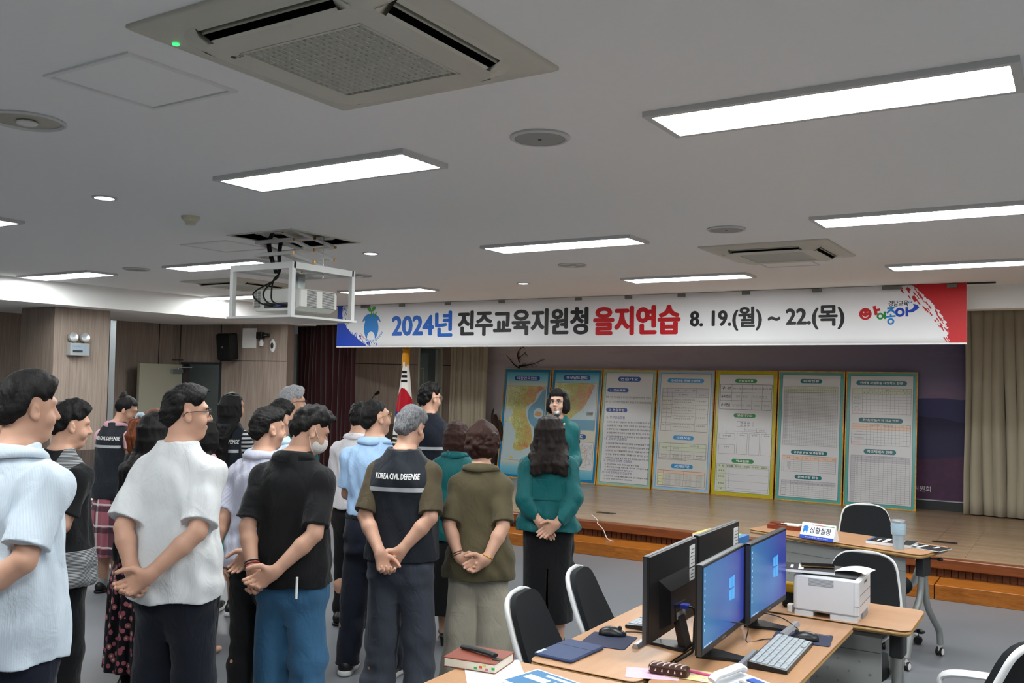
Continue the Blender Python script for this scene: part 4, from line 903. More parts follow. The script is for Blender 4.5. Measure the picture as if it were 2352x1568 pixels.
# flag of Korea, hanging furled on its pole
M_FLAGW = m_cloth('white_flag_cloth', 'dedcd6', .7, .1, var=.02); M_POLE = pm('gold_pole', 'c09438', .3, .8)
t = thing('flag', 'Korean flag hanging from a gold tasselled pole beside the side doorway', 'flag', (-8.06, 10.2, STZ))
b = MB(); b.cyl((0, 0, .03), (0, 0, 1.93), .014); b.lathe([(.16, 0), (.16, .02), (.05, .035), (.02, .06)], 24); b.ball((0, 0, 1.96), (.028, .028, .035)); b.build('pole', M_POLE, t, smooth=True)
n = 44; zs = [1.72 - 1.45 * k / 40 for k in range(41)]; R = []
def fl(z, u):
    k = (1.72 - z) / 1.45; w = .06 + .25 * min(1, k * 1.5) ** .8; a = (u - .5)
    x = .0 + w * (a * 1.15) - .045 * k; y = -.05 - .012 * math.cos(a * 15 + k * 2) * (.5 + k * .5) - .07 * (1 - (a * 2) ** 2); return (x, y, z)
b = MB(); b.smooth = True; R = [[fl(z, i / n) for i in range(n + 1)] for z in zs]; b.loft(R, cap=False, closed=False); o = b.build('flag_cloth', M_FLAGW, t); md = o.modifiers.new('s', 'SOLIDIFY'); md.thickness = .003; md.offset = 0
F_RED = m_cloth('red_flag_cloth', 'a50d1e', .7, .1); F_BLUE = m_cloth('blue_flag_cloth', '1b2a80', .7, .1); F_BLK = m_cloth('black_flag_cloth', '131316', .7, .1)
def patch(name, mat, fn, za, zb, ua, ub, nz=30, nu=36):
    b = MB(); b.smooth = True
    for i in range(nz):
        for j in range(nu):
            z0 = za + (zb - za) * i / nz; z1 = za + (zb - za) * (i + 1) / nz; u0 = ua + (ub - ua) * j / nu; u1 = ua + (ub - ua) * (j + 1) / nu
            if fn((z0 + z1) / 2, (u0 + u1) / 2):
                b.add([tuple(Vector(fl(z, u)) + Vector(((u - .5) * .012, -.006, 0))) for z, u in ((z0, u0), (z0, u1), (z1, u1), (z1, u0))], [(0, 1, 2, 3)])
    b.build(name, mat, t)
cz, cu, rz_, ru = 1.10, .52, .26, .52
def incirc(z, u): return ((z - cz) / rz_) ** 2 + ((u - cu) / ru) ** 2 < 1
def isred(z, u): return (z - cz) > .05 * math.sin((u - cu) / ru * 3.0) - .10 * (u - .5) - .06
patch('red_half', F_RED, lambda z, u: incirc(z, u) and isred(z, u), cz - .3, cz + .3, 0, 1, 50, 50); patch('blue_half', F_BLUE, lambda z, u: incirc(z, u) and not isred(z, u), cz - .3, cz + .3, 0, 1, 50, 50)
patch('black_bars', F_BLK, lambda z, u: .25 < u < .85 and (1.60 > z > 1.565 or 1.54 > z > 1.505 or 1.475 > z > 1.44), 1.4, 1.62, .1, .95, 44, 24); patch('black_bars', F_BLK, lambda z, u: .0 < u < .4 and (.70 > z > .665 or .64 > z > .605 or .58 > z > .545), .5, .75, 0, .5, 50, 20)
b = MB(); b.lathe([(.0, 1.94), (.03, 1.93), (.045, 1.85), (.05, 1.7), (.052, 1.68)], 16, Matrix.Translation((-.01, -.06, 0)))
for k in range(18):
    a = k / 18 * 6.28; b.tube([(-.01 + .04 * math.cos(a), -.06 + .04 * math.sin(a), 1.84), (-.01 + .05 * math.cos(a), -.06 + .05 * math.sin(a), 1.66)], .007, 5)
for a in range(6): b.ball((-.01 + .035 * math.cos(a), -.07 + .03 * math.sin(a), 1.9), .016, 8, 6)
b.build('gold_tassel', m_cloth('gold_tassel_thread', 'c98a1a', .5, .3), t, smooth=True)
b = MB(); R = [[tuple(Vector(fl(.30, i / n)) + Vector((0, 0, 0))) for i in range(n + 1)], [tuple(Vector(fl(.27, i / n)) + Vector((0, 0, -.05))) for i in range(n + 1)]]; b.loft(R, cap=False, closed=False); o = b.build('gold_fringe', m_cloth('gold_tassel_thread', 'c98a1a', .5, .3), t)
t = thing('lectern', 'brown wooden lectern with a gooseneck microphone beside the maroon curtain', 'lectern', (-9.40, 10.86, STZ), math.radians(20))
M_LECT = m_wood('reddish_lectern_wood', '4a2414', '6a3820', '83502e', (10, 10, 2))
b = MB(); b.bbox(-.2, .2, -.15, .15, 0, .95, .03); b.build('body', M_LECT, t)
b = MB(); b.box(-.24, .24, -.2, .17, .95, .98); b.add([(-.24, -.2, .98), (.24, -.2, .98), (.24, .17, 1.03), (-.24, .17, 1.03), (-.24, .17, .98), (.24, .17, .98)], [(0, 1, 2, 3), (3, 2, 5, 4), (0, 3, 4), (1, 5, 2)]); b.build('desk_top', M_LECT, t)
b = MB(); b.tube(catmull([(.08, 0, 1.0), (.08, .0, 1.12), (.11, 0, 1.2), (.17, -.02, 1.25)], 5), .006, 8); b.cyl((.15, -.015, 1.235), (.21, -.03, 1.275), .02, .026); b.build('microphone', M_BLACK, t, smooth=True)
for px, py, l in ((1392, 1178, 'dark floor socket plate on the stage behind the woman in teal'), (2170, 1246, 'dark floor socket plate on the stage right of the head table')):
    p = at(px, py, STZ); t = thing('floor_socket', l, 'socket', p, 0, 'floor sockets set in the stage')
    MB().bbox(-.11, .11, -.045, .045, 0, .006, .01).build('plate', pm('bronze_plate', '4a4034', .35, .6), t)
    b = MB()
    for k in range(4): b.cyl((-.075 + k * .05, 0, .005), (-.075 + k * .05, 0, .0075), .014, n=10)
    b.build('cover', M_BLACK, t)
b = MB(); P = [at(1335, 1205, STZ + .003), at(1345, 1218, STZ - .03), at(1352, 1222, .14), at(1362, 1226, .135)]
o = MB().tube(catmull([(P[0].x - .25, 9.3, STZ + .004), (P[0].x, 8.95, STZ + .005), (P[0].x + .05, 8.85, STZ - .01), (P[0].x + .12, 8.84, .22), (P[0].x + .2, 8.78, .14), (P[0].x + .3, 8.72, .131)], 6), .004, 6).build('cable', M_WHITE)
tag(o, 'thin white cable falling over the stage edge beside the woman in teal', 'cable')
# ------------------------------------------------------------------ tables
TZ = .73
M_TOP = m_wood('beech_tabletop', 'a57b58', 'b08663', 'ba906d', (.9, 6, 6), .3, .4, .5); M_EDGE = pm('oak_edge_band', 'a98350', .4, var=.05); M_LEG = pm('grey_metal_leg', '8f9290', .4, .3, var=.03); M_PANELG = pm('grey_modesty_panel', '8b8d8c', .5, var=.03)
def table(cx, cyy, rz, label, name='folding_table', modesty=-1):
    t = thing(name, label, 'table', (cx, cyy, 0), rz, 'folding office tables'); lx, ly = 1.26, .45
    MB().bbox(-lx / 2, lx / 2, -ly / 2, ly / 2, TZ - .004, TZ, .045, 5).build('tabletop', M_TOP, t)
    MB().bbox(-lx / 2, lx / 2, -ly / 2, ly / 2, TZ - .03, TZ - .004, .045, 5).build('edge_band', M_EDGE, t)
    s = modesty
    b = MB(); y = s * .15; b.box(-.5, .5, y - .006, y + .006, TZ - .13, TZ - .05); b.box(-.5, .5, y - .005, y + .005, TZ - .43, TZ - .133)
    pn = b.build('modesty_panel', M_PANELG, t); b = MB()
    for i in range(10):
        for j in range(5): 
            x = -.42 + i * .092 + (j % 2) * .046; z = TZ - .18 - j * .05; b.cyl((x, y - .008, z), (x, y + .008, z), .005, n=8)
    b.build('perforations', pm('panel_dimple', '777976', .5), pn)
    for sx in (-1, 1):
        x = sx * .545
        b = MB(); b.bbox(x - .03, x + .03, -.055, .055, TZ - .17, TZ - .035, .012); b.build('leg_bracket', M_DGREY, t)
        b = MB(); b.cyl((x + sx * .03, .03, TZ - .06), (x + sx * .075, .05, TZ - .06), .006); b.ball((x + sx * .085, .053, TZ - .06), (.022, .013, .011)); b.build('tilt_lever', M_BLACK, t)
        for q, ys in enumerate((-s, s)):
            if q == 0: P = [(x, ys * .02, TZ - .12), (x, ys * .03, TZ - .25), (x, ys * .07, TZ - .38), (x, ys * .16, TZ - .48), (x, ys * .24, TZ - .56), (x, ys * .26, TZ - .63), (x, ys * .262, .072)]
            else: P = [(x, ys * .02, TZ - .12), (x, ys * .05, TZ - .3), (x, ys * .15, .3), (x, ys * .24, .075)]
            lg = MB().tube(catmull(P, 7), .021, 12, upv=(1, 0, 0)).build('leg', M_LEG, t, smooth=True)
            e = P[-1]; c = MB(); c.cyl((e[0], e[1], .08), (e[0], e[1], .055), .007); c.box(e[0] - .008, e[0] + .008, e[1] - .012, e[1] + .012, .03, .06)
            cs = c.build('caster_fork', M_WHITE, lg)
            w = MB(); 
            for o in (-.013, .013): w.cyl((e[0] + o - .006, e[1] - .006, .0275), (e[0] + o + .006, e[1] - .006, .0275), .0275, n=20)
            w.build('caster_wheel', M_BLACK, lg); w = MB()
            for o in (-.0215, .0195): w.cyl((e[0] + o, e[1] - .006, .0275), (e[0] + o + .002, e[1] - .006, .0275), .021, n=20)
            w.build('wheel_cap', M_WHITE, lg)
    b = MB(); b.box(-.53, .53, -.02, .02, TZ - .07, TZ - .03); b.build('cross_beam', M_LEG, t)
    return t
table(-1.56, 3.64, math.pi / 2, 'beech table on the left of the monitor pair, two chairs behind it', modesty=-1)
table(-1.085, 3.64, -math.pi / 2, 'beech table on the right under the two lit screens and keyboard', modesty=-1)
table(-1.27, 4.53, 0, 'beech table across the far end carrying the white printer')
table(-1.315, 2.755, math.pi, 'beech table across the near end with the red brown notebook')
HT = table(-1.42, 6.68, math.radians(-15.5), 'beech table standing alone with a name plate and a pale blue tumbler')
# ------------------------------------------------------------------ office chairs
M_FRAME = pm('white_chair_plastic', 'dcdcdd', .35, spec=.5, var=.01); M_MESH = m_cloth('black_mesh_fabric', '1b1d20', .8, .5, 700, .3, 0.0)
def chair_shape():
    b = {}
    def curve(z, w): return -.185 - .19 * ((z - .5) / .45) - .02 * math.cos((z - .72) * 6)
    # backrest outline (half widths by height), bowed around the sitter
    prof = [(.50, .11), (.54, .16), (.60, .210), (.66, .222), (.72, .218), (.80, .20), (.88, .18), (.92, .16), (.945, .125), (.955, .08)]
    def bow(x, z): return curve(z, 0) + .35 * x * x
    m = MB(); m.smooth = True; n = 14; R = []
    for z, w in prof:
        R.append([(-w + 2 * w * i / n, bow(-w + 2 * w * i / n, z), z) for i in range(n + 1)])
    F = [[(x, y + .012, z) for x, y, z in r] for r in R]; Bk = [[(x, y - .012, z) for x, y, z in r][::-1] for r in R]
    m.loft([f + k for f, k in zip(F, Bk)]); b['backrest'] = (m, M_MESH)
    f = MB(); L = [(w + .004, bow(w, z), z) for z, w in prof]; top = [(prof[-1][1] * k, bow(prof[-1][1] * k, .955) , .962) for k in (.6, .2, -.2, -.6)]
    lp = L + top + [(-x, y, z) for x, y, z in L[::-1]] + [(.0 + s * .06, bow(.1, .49) - .01, .475) for s in (-1, 1)]
    lp = [(x * .975, y - .026, z - .006) for x, y, z in lp]
    f.tube(catmull(lp + lp[:1], 3), .0105, 8, sq=(1.0, 1.3)); b['back_frame'] = (f, M_FRAME)
    f = MB(); f.tube(catmull([(0, bow(.1, .5) - .02, .50), (0, -.235, .42), (0, -.17, .385), (0, -.05, .385)], 6), .03, 10, sq=(.7, 1.5)); b['back_support'] = (f, M_FRAME)
    s = MB(); s.smooth = True; pr = []
    for z, k in ((.40, .90), (.415, .98), (.44, 1.0), (.465, .97), (.475, .88)):
        pr.append([(k * .235 * (abs(math.cos(a)) ** .55) * (1 if math.cos(a) > 0 else -1), .03 + k * .235 * (abs(math.sin(a)) ** .55) * (1 if math.sin(a) > 0 else -1), z - (.012 if math.sin(a) > .6 else 0)) for a in [2 * math.pi * i / 32 for i in range(32)]])
    s.loft(pr); b['seat'] = (s, M_MESH)
    for sx in (-1, 1):
        a = MB(); P = [(sx * .245, -.205, .60), (sx * .268, -.17, .655), (sx * .275, -.10, .675), (sx * .275, .02, .66), (sx * .275, .12, .635), (sx * .272, .155, .60), (sx * .262, .13, .53), (sx * .245, .06, .44), (sx * .18, .02, .395)]
        a.tube(catmull(P, 7), .0165, 10, sq=(.85, 1.5), upv=(0, 0, 1)); b['armrest' + str(sx)] = (a, M_FRAME)
    c = MB(); c.cyl((0, 0, .09), (0, 0, .25), .03); c.cyl((0, 0, .25), (0, 0, .385), .017); c.box(-.1, .1, -.08, .08, .375, .40); b['column'] = (c, M_DGREY)
    for k in range(5):
        a = math.radians(72 * k + 18); c = MB(); c.tube([(.02 * math.cos(a), .02 * math.sin(a), .105), (.15 * math.cos(a), .15 * math.sin(a), .095), (.29 * math.cos(a), .29 * math.sin(a), .07)], [.024, .02, .015], 8); b['base_leg%d' % k] = (c, M_FRAME)
        w = MB(); ex, ey = .29 * math.cos(a), .29 * math.sin(a); tx, ty = -math.sin(a), math.cos(a)
        for o in (-.014, .014): w.cyl((ex + tx * (o - .008), ey + ty * (o - .008), .028), (ex + tx * (o + .008), ey + ty * (o + .008), .028), .028, n=14)
        w.cyl((ex, ey, .03), (ex, ey, .075), .006); b['caster%d' % k] = (w, M_BLACK)
    return b
import re
def chair(x, y, rz, label, _c=[None]):
    if _c[0] is None:
        t = thing('office_chair', label, 'chair', (x, y, 0), rz, 'black mesh office chairs')
        for n, (m, mt) in chair_shape().items():
            m.v = [(x * (.9 if n.startswith('back') else 1), y, z * .925) for x, y, z in m.v]; m.build(re.sub(r'[-\d]+$', '', n), mt, t, smooth=True, ang=50)
        _c[0] = t; return t
    t = copy_tree(_c[0]); t.location = (x, y, 0); t.rotation_euler = (0, 0, rz); t['label'] = label; return t
chair(-1.66, 3.44, math.radians(-80), 'black mesh office chair nearest the navy folder, left of the desks')
chair(-1.69, 4.02, math.radians(-78), 'black mesh office chair farther along the left of the desks, by the mouse mat')
chair(-.50, 3.98, math.radians(64), 'black mesh office chair cut by the right edge of the photo')
chair(-1.03, 4.86, math.radians(176), 'black mesh office chair between the printer and the name plate table')
chair(-1.28, 6.98, math.radians(200), 'black mesh office chair behind the name plate table, before the stage')
chair(-7.45, 5.1, math.radians(-30), 'black mesh office chair half hidden behind the man in the grey striped black shirt')
# ------------------------------------------------------------------ monitors
M_BEZEL = pm('monitor_black_plastic', '17181a', .35, spec=.5, var=.05); M_RIM = pm('monitor_silver_rim', '55585c', .3, .7); M_BAR = pm('monitor_silver_foot', 'b5b7ba', .3, .6)
def m_screen():
    t = NT('lit_blue_screen'); o = t.sep(t.coord()); x = o[0]; z = o[2]; n = t.noise(t.coord('Object', (3, 1, 3)), 1.5, 3)
    dx = t.math('SUBTRACT', x, .07); dz = t.math('SUBTRACT', z, .185)
    r = t.math('SQRT', t.math('ADD', t.math('MULTIPLY', dx, dx), t.math('MULTIPLY', t.math('MULTIPLY', dz, dz), 3.0)))
    f = t.math('ADD', t.math('MULTIPLY', x, 1.5), t.math('ADD', .45, t.math('MULTIPLY', n, .15)))
    c = t.ramp(f, [(0, '2a86b8'), (.45, '2468b4'), (.8, '2a44a8'), (1, '2f3596')])
    gl = t.math('SUBTRACT', .22, t.math('MULTIPLY', r, 1.4), True); c = t.mix(gl, c, '58b4ea')
    t.b.inputs['Base Color'].default_value = (.01, .01, .012, 1); t.lk(c, t.b.inputs['Emission Color']); t.b.inputs['Emission Strength'].default_value = .8; t.set(.25, 0, .5); return t.m
M_SCREEN = m_screen(); M_LOGO = glow('lit_window_logo', '4c9fe0', .42); M_ICON = glow('lit_icons', 'a9c4dc', .3)
def monitor(x, y, rz, label, tilt=0.0, sticker=False):
    t = thing('monitor', label, 'monitor', (x, y, TZ), rz, 'black desktop monitors')   # local: screen faces -y
    w, h, z0 = .54, .325, .07
    b = MB(); b.bbox(-w / 2, w / 2, -.006, .022, z0, z0 + h, .004, 2); b.build('bezel', M_BEZEL, t)
    b = MB(); b.box(-w / 2 - .001, w / 2 + .001, -.004, .012, z0 + h - .004, z0 + h + .001); b.box(-w / 2 - .001, -w / 2 + .003, -.004, .012, z0, z0 + h); b.box(w / 2 - .003, w / 2 + .001, -.004, .012, z0, z0 + h); b.build('rim', M_RIM, t)
    sc = MB().box(-w / 2 + .011, w / 2 - .011, -.0075, -.006, z0 + .026, z0 + h - .011).build('screen', M_SCREEN, t)
    b = MB()
    for i in range(2):
        for j in range(2):
            x0 = .055 + i * .037; za = z0 + .135 + j * .047; k = .004
            b.add([(x0, -.0082, za - (0 if i else -.003)), (x0 + .034, -.0082, za - .002), (x0 + .034, -.0082, za + .042 + .003 * i), (x0, -.0082, za + .040)], [(0, 1, 2, 3)])
    b.build('window_symbol', M_LOGO, sc); b = MB()
    for k in range(9): b.box(-w / 2 + .02, -w / 2 + .028, -.0082, -.0076, z0 + .285 - k * .025, z0 + .293 - k * .025)
    for k in range(8): b.box(-w / 2 + .02 + k * .012, -w / 2 + .027 + k * .012, -.0082, -.0076, z0 + .028, z0 + .033)
    b.build('icons', M_ICON, sc)
    b = MB(); text(b, 'SAMSUNG', 0, z0 + .009, .007, align='C', bold=.04, M=front(0, -.0066, 0)); b.build('badge', M_BAR, t)
    b = MB(); b.loft([[(-.16, .022, z0 + .03), (.16, .022, z0 + .03), (.17, .022, z0 + .22), (-.17, .022, z0 + .22)], [(-.10, .05, z0 + .045), (.10, .05, z0 + .045), (.11, .05, z0 + .17), (-.11, .05, z0 + .17)]]); b.box(-.06, .06, .05, .052, z0 + .06, z0 + .11); bh = b.build('rear_housing', M_BEZEL, t)
    b = MB(); b.box(-.05, .05, .052, .0535, z0 + .05, z0 + .075); b.build('rating_label', pm('grey_label', '8a8b8c', .5), bh)
    b = MB(); b.tube(catmull([(.0, .055, z0 + .095), (.0, .085, z0 + .095), (-.03, .10, z0 + .07), (-.05, .10, .03), (-.06, .12, .006), (-.16, .13, .004)], 6), .005, 8); b.build('cable', M_CABLE, bh)
    b = MB(); b.box(-.018, .018, .053, .085, z0 + .088, z0 + .103); b.build('video_plug', pm('blue_plug', '1f2f8f', .5), bh)
    if sticker:
        b = MB(); b.box(-w / 2 + .02, -w / 2 + .085, .022, .0235, z0 + .21, z0 + .30); b.box(-w / 2 + .02, -w / 2 + .085, .022, .0235, z0 + .155, z0 + .205); st = b.build('asset_sticker', pm('white_sticker', 'cfd2d2', .5), t)
        b = MB()
        for k in range(9): b.box(-w / 2 + .026, -w / 2 + .078 - (k % 3) * .008, .0236, .0239, z0 + .165 + k * .0145, z0 + .168 + k * .0145)
        b.build('sticker_print', M_DGREY, st)
    b = MB(); b.loft([[(-.035, .03, z0 + .06), (.035, .03, z0 + .06), (.035, .055, z0 + .06), (-.035, .055, z0 + .06)], [(-.035, .055, .012), (.035, .055, .012), (.035, .085, .012), (-.035, .085, .012)]]); b.build('stand_neck', M_BEZEL, t)
    b = MB(); b.loft([[(-.06, .085, .001), (.06, .085, .001), (.06, .085, .013), (-.06, .085, .013)], [(-.055, .03, .001), (.055, .03, .001), (.055, .03, .014), (-.055, .03, .014)], [(-.035, -.03, .001), (.035, -.03, .001), (.035, -.03, .013), (-.035, -.03, .013)], [(-.03, -.085, .001), (.03, -.085, .001), (.03, -.085, .010), (-.03, -.085, .010)]]); b.build('stand_base', M_BEZEL, t)
    b = MB(); b.loft([[(x0, -.11, .001), (x0, -.08, .001), (x0, -.086, .018), (x0, -.102, .018)] for x0 in (-.115, .115)]); b.build('stand_foot', M_BAR, t)
    return t
monitor(-1.185, 3.47, math.radians(92), 'lit blue monitor nearest the camera, facing right'); monitor(-1.17, 4.01, math.radians(90), 'lit blue monitor farther away, in front of the printer')
monitor(-1.42, 3.50, math.radians(-88), 'black monitor seen from behind with its blue video plug showing', sticker=True); monitor(-1.43, 4.08, math.radians(-90), 'black monitor seen from behind next to the yellow binders', sticker=True)
# ------------------------------------------------------------------ things on the desks
M_NAVY = m_cloth('navy_folder_cover', '26375c', .6, .15, 500); M_MAT = m_cloth('navy_mouse_mat', '1e2440', .8, .2, 600); M_PAPER = pm('white_paper', 'dfe1e3', .7, spec=.2, var=.01)
def flat_box(name, label, cat, P4, z, h, mat, r=.006, part=None):
    """a slab whose four corners are given (counter clockwise)"""
    c = sum((Vector(p).to_2d() for p in P4), Vector((0, 0))) / 4; d = (Vector(P4[1]).to_2d() - Vector(P4[0]).to_2d()); lx = d.length; ly = (Vector(P4[3]).to_2d() - Vector(P4[0]).to_2d()).length
    t = thing(name, label, cat, (c.x, c.y, z), math.atan2(d.y, d.x))
    if part: MB().bbox(-lx / 2, lx / 2, -ly / 2, ly / 2, 0, h, r).build(part, mat, t)
    return t, lx, ly
def mouse(x, y, rz, label):
    t = thing('computer_mouse', label, 'mouse', (x, y, TZ + .003), rz, 'black computer mice'); b = MB(); b.smooth = True; R = []
    for k in range(9):
        u = k / 8; yy = -.055 + .11 * u; w = .031 * math.sin(math.pi * (.12 + .78 * u)) ** .5; h = .038 * math.sin(math.pi * (.1 + .8 * u)) ** .7 * (1.1 - .3 * u)
        R.append([(w * math.cos(a), yy, max(0, h * math.sin(a))) for a in [math.pi * i / 12 for i in range(13)]])
    b.loft(R); b.build('shell', M_BEZEL, t); MB().cyl((-.004, .03, .030), (.004, .03, .030), .009, n=12).build('scroll_wheel', M_DGREY, t); return t
t, lx, ly = flat_box('mouse_mat', 'navy mouse mat beside the keyboard on the right table', 'mouse mat', [at(x, y, TZ) for x, y in ((1795, 1492), (1897, 1490), (1900, 1468), (1786, 1455))], TZ, .003, M_MAT)
t.location = (-1.0, 3.93, TZ); t.rotation_euler.z = math.radians(8); MB().bbox(-.115, .115, -.09, .09, 0, .003, .01).build('mat', M_MAT, t)
b = MB(); text(b, 'CIVIL DEFENSE', .1, .07, .009, align='R', z=.0034); b.build('print', M_BAR, t)
mouse(-.985, 3.90, math.radians(110), 'black mouse on the mat beside the keyboard'); 
t = thing('mouse_mat', 'navy mouse mat on the left table beside the navy folder', 'mouse mat', (-1.645, 3.42, TZ), math.radians(8)); MB().bbox(-.095, .095, -.10, .10, 0, .003, .01).build('mat', M_MAT, t)
mouse(-1.665, 3.50, math.radians(-75), 'black mouse on the mat by the navy folder')
def keyboard(x, y, rz, label):
    t = thing('keyboard', label, 'keyboard', (x, y, TZ), rz, 'keyboards with grey keys'); lx, ly = .445, .145
    b = MB(); b.loft([[(-lx / 2, -ly / 2, .002), (lx / 2, -ly / 2, .002), (lx / 2, ly / 2, .002), (-lx / 2, ly / 2, .002)], [(-lx / 2, -ly / 2, .014), (lx / 2, -ly / 2, .014), (lx / 2, ly / 2, .026), (-lx / 2, ly / 2, .026)]]); b.build('case', M_BEZEL, t)
    b = MB(); b.add([(-lx / 2 + .004, -ly / 2 + .004, .0147), (lx / 2 - .004, -ly / 2 + .004, .0147), (lx / 2 - .004, ly / 2 - .004, .0262), (-lx / 2 + .004, ly / 2 - .004, .0262)], [(0, 1, 2, 3)]); b.build('key_bed', pm('pale_key_cover', '9aa1a6', .35), t)
    b = MB(); rows = 6
    for j in range(rows):
        y0 = -ly / 2 + .008 + j * .0222; zz = .0152 + (y0 + ly / 2) / ly * .012; x0 = -lx / 2 + .008
        while x0 < lx / 2 - .02:
            w = .0165 if not (j == 0 and -.12 < x0 < .0) else .1
            if not (.085 < x0 < .09): b.box(x0, x0 + w, y0, y0 + .0175, zz, zz + .005)
            x0 += w + .0028
    b.build('keys', pm('pale_grey_keys', 'a6adb2', .45, var=.04), t); return t
k = keyboard(-1.0, 3.62, math.radians(92), 'black keyboard with grey keys on the right table, in front of the lit screens')
keyboard(-1.60, 3.86, math.radians(-90), 'keyboard partly hidden behind the black monitor on the left table')
b = MB(); b.tube(catmull([(-1.05, 3.84, TZ + .01), (-1.12, 3.80, TZ + .006), (-1.17, 3.72, TZ + .005), (-1.13, 3.60, TZ + .10), (-1.2, 3.55, TZ + .12)], 6), .0025, 6); b.tube(catmull([(-1.02, 3.95, TZ + .02), (-1.06, 4.05, TZ + .01), (-1.12, 4.02, TZ + .05), (-1.2, 3.86, TZ + .10)], 6), .0025, 6)
tag(b.build('cable', M_CABLE, smooth=True), 'thin black keyboard and mouse cables curling under the lit screens', 'cable')
b = MB(); b.tube(catmull([(-1.63, 3.55, TZ + .01), (-1.58, 3.60, TZ + .004), (-1.50, 3.58, TZ + .004), (-1.46, 3.52, TZ + .03), (-1.44, 3.5, TZ + .1)], 6), .0025, 6)
tag(b.build('cable', M_CABLE, smooth=True), 'thin black mouse cable running under the monitor seen from behind', 'cable')
t = thing('folder', 'navy tablet folder lying on the left table corner', 'folder', (-1.70, 3.19, TZ), math.radians(86))
MB().bbox(-.125, .125, -.085, .085, 0, .013, .012).build('cover', M_NAVY, t); MB().box(-.122, -.06, .066, .080, .013, .0138).build('name_label', pm('silver_label', 'aebccb', .4), t); MB().box(.035, .037, -.085, .085, .0128, .0136).build('fold_line', M_MAT, t)
# printer
t = thing('printer', 'white laser printer on the far table with a black folder on top', 'printer', (-1.0, 4.46, TZ), math.radians(1)); M_PRN = pm('printer_white_plastic', 'd4d5d8', .4, spec=.5, var=.012)
PW, PD, PH = .145, .145, .185
b = MB(); b.bbox(-PW, PW, -PD, PD, .022, PH, .018, 4); b.box(-PW + .008, -.055, -PD + .002, PD - .01, 0, .022); b.box(.02, PW - .008, -PD + .002, PD - .01, 0, .022); b.build('body', M_PRN, t)
b = MB(); b.box(-PW + .03, PW - .02, -PD + .02, PD - .02, PH, PH + .006); b.build('top_tray', M_DGREY, t)
b = MB(); b.box(PW - .022, PW + .0015, -PD - .001, -PD + .0005, .07, .0715); b.box(PW - .0225, PW - .0212, -PD - .001, -PD + .0005, .022, PH - .01); b.box(PW, PW + .0012, -PD + .02, PD - .02, .07, .0715); b.box(PW, PW + .0012, -PD + .02, PD - .02, .115, .1165); b.box(PW, PW + .001, -.02, .04, PH - .03, PH - .02); b.build('panel_gap', pm('panel_gap_grey', '5d6066', .6), t)
b = MB()
for k in range(6): b.box(-.075, .035, -PD - .0012, -PD + .0005, .142 + k * .0055, .1442 + k * .0055)
b.build('vent_slots', pm('vent_grey', '8e9094', .6), t); MB().box(PW - .02, PW + .001, -.05, .06, .0, .03).build('paper_tray_recess', pm('vent_grey', '8e9094', .6), t)
t = thing('paper_sheet', 'white sheet curling out of the printer top', 'paper', (-.92, 4.47, TZ + PH + .007), math.radians(-8)); b = MB(); b.smooth = True; R = [[(-.06 + .15 * i / 8, -.07 + .14 * j, .004 + .016 * math.sin(i / 8 * 2.6)) for j in (0, 1)] for i in range(9)]
b.loft(R, cap=False, closed=False); o = b.build('sheet', M_PAPER, t); o.modifiers.new('s', 'SOLIDIFY').thickness = .0006
M_DOC = pm('black_document_cover', '16171d', .35); M_DOCB = pm('blue_document_band', '3d5f96', .4)
def doc(x, y, z, rz, sc, label, n=1, bars=True):
    t = thing('document_folder', label, 'folder', (x, y, z), rz, 'black civil defence documents'); w, d = .105 * sc, .148 * sc
    MB().bbox(-w, w, -d, d, 0, .007 * n, .003).build('cover', M_DOC, t); MB().box(-w + .003, w + .0005, -d - .0005, d + .0005, .0012, .007 * n - .0012).build('pages', M_PAPER, t)
    b = MB(); b.box(-w, w, -d, -d + .016, .007 * n, .007 * n + .0004); b.build('cover_band', M_DOCB, t)
    if bars:
        b = MB(); b.box(-w * .75, w * .1, d * .35, d * .5, .007 * n, .007 * n + .0005); b.box(-w * .75, w * .8, -d * .3, -d * .12, .007 * n, .007 * n + .0005); b.box(-w * .3, w * .5, -d * .6, -d * .5, .007 * n, .007 * n + .0005); b.build('title_strip', M_PAPER, t)
        b = MB(); text(b, '을지연습', 0, -d * .27, d * .12, align='C', z=.007 * n + .0008); b.build('title_lettering', M_INKD, t)
    return t
M_INKD = pm('dark_ink', '1a1b22', .5)
doc(-1.10, 4.40, TZ + PH + .007, math.radians(-78), .82, 'black folder with white title strips lying on the printer', 2)
t = thing('smartphone', 'dark smartphone with a gold edge lying on the folder on the printer', 'phone', (-1.06, 4.43, TZ + PH + .0222), math.radians(-68)); MB().bbox(-.036, .036, -.075, .075, 0, .008, .01).build('case', pm('gold_phone_edge', '6f5b3c', .3, .7), t); MB().bbox(-.034, .034, -.073, .073, .008, .0092, .009).build('screen', pm('black_glass', '08090b', .08), t)
t = thing('tape_dispenser', 'black tape dispenser with a yellow roll beside the printer', 'dispenser', (-1.20, 4.50, TZ), math.radians(10)); b = MB(); b.bbox(-.035, .035, -.07, .07, 0, .03, .012); b.loft([[(-.03, -.05, .03), (.03, -.05, .03), (.03, .05, .03), (-.03, .05, .03)], [(-.02, -.02, .075), (.02, -.02, .075), (.02, .03, .075), (-.02, .03, .075)]]); b.build('body', M_BLACK, t); MB().cyl((-.022, 0, .075), (.022, 0, .075), .032, n=20).build('tape_roll', pm('yellow_tape', 'd8a81c', .4), t)
t = thing('power_adapter', 'small white adapter plugged at the printer side', 'adapter', (-1.165, 4.36, TZ)); MB().bbox(-.012, .012, -.02, .02, 0, .035, .005).build('body', M_WHITE, t)
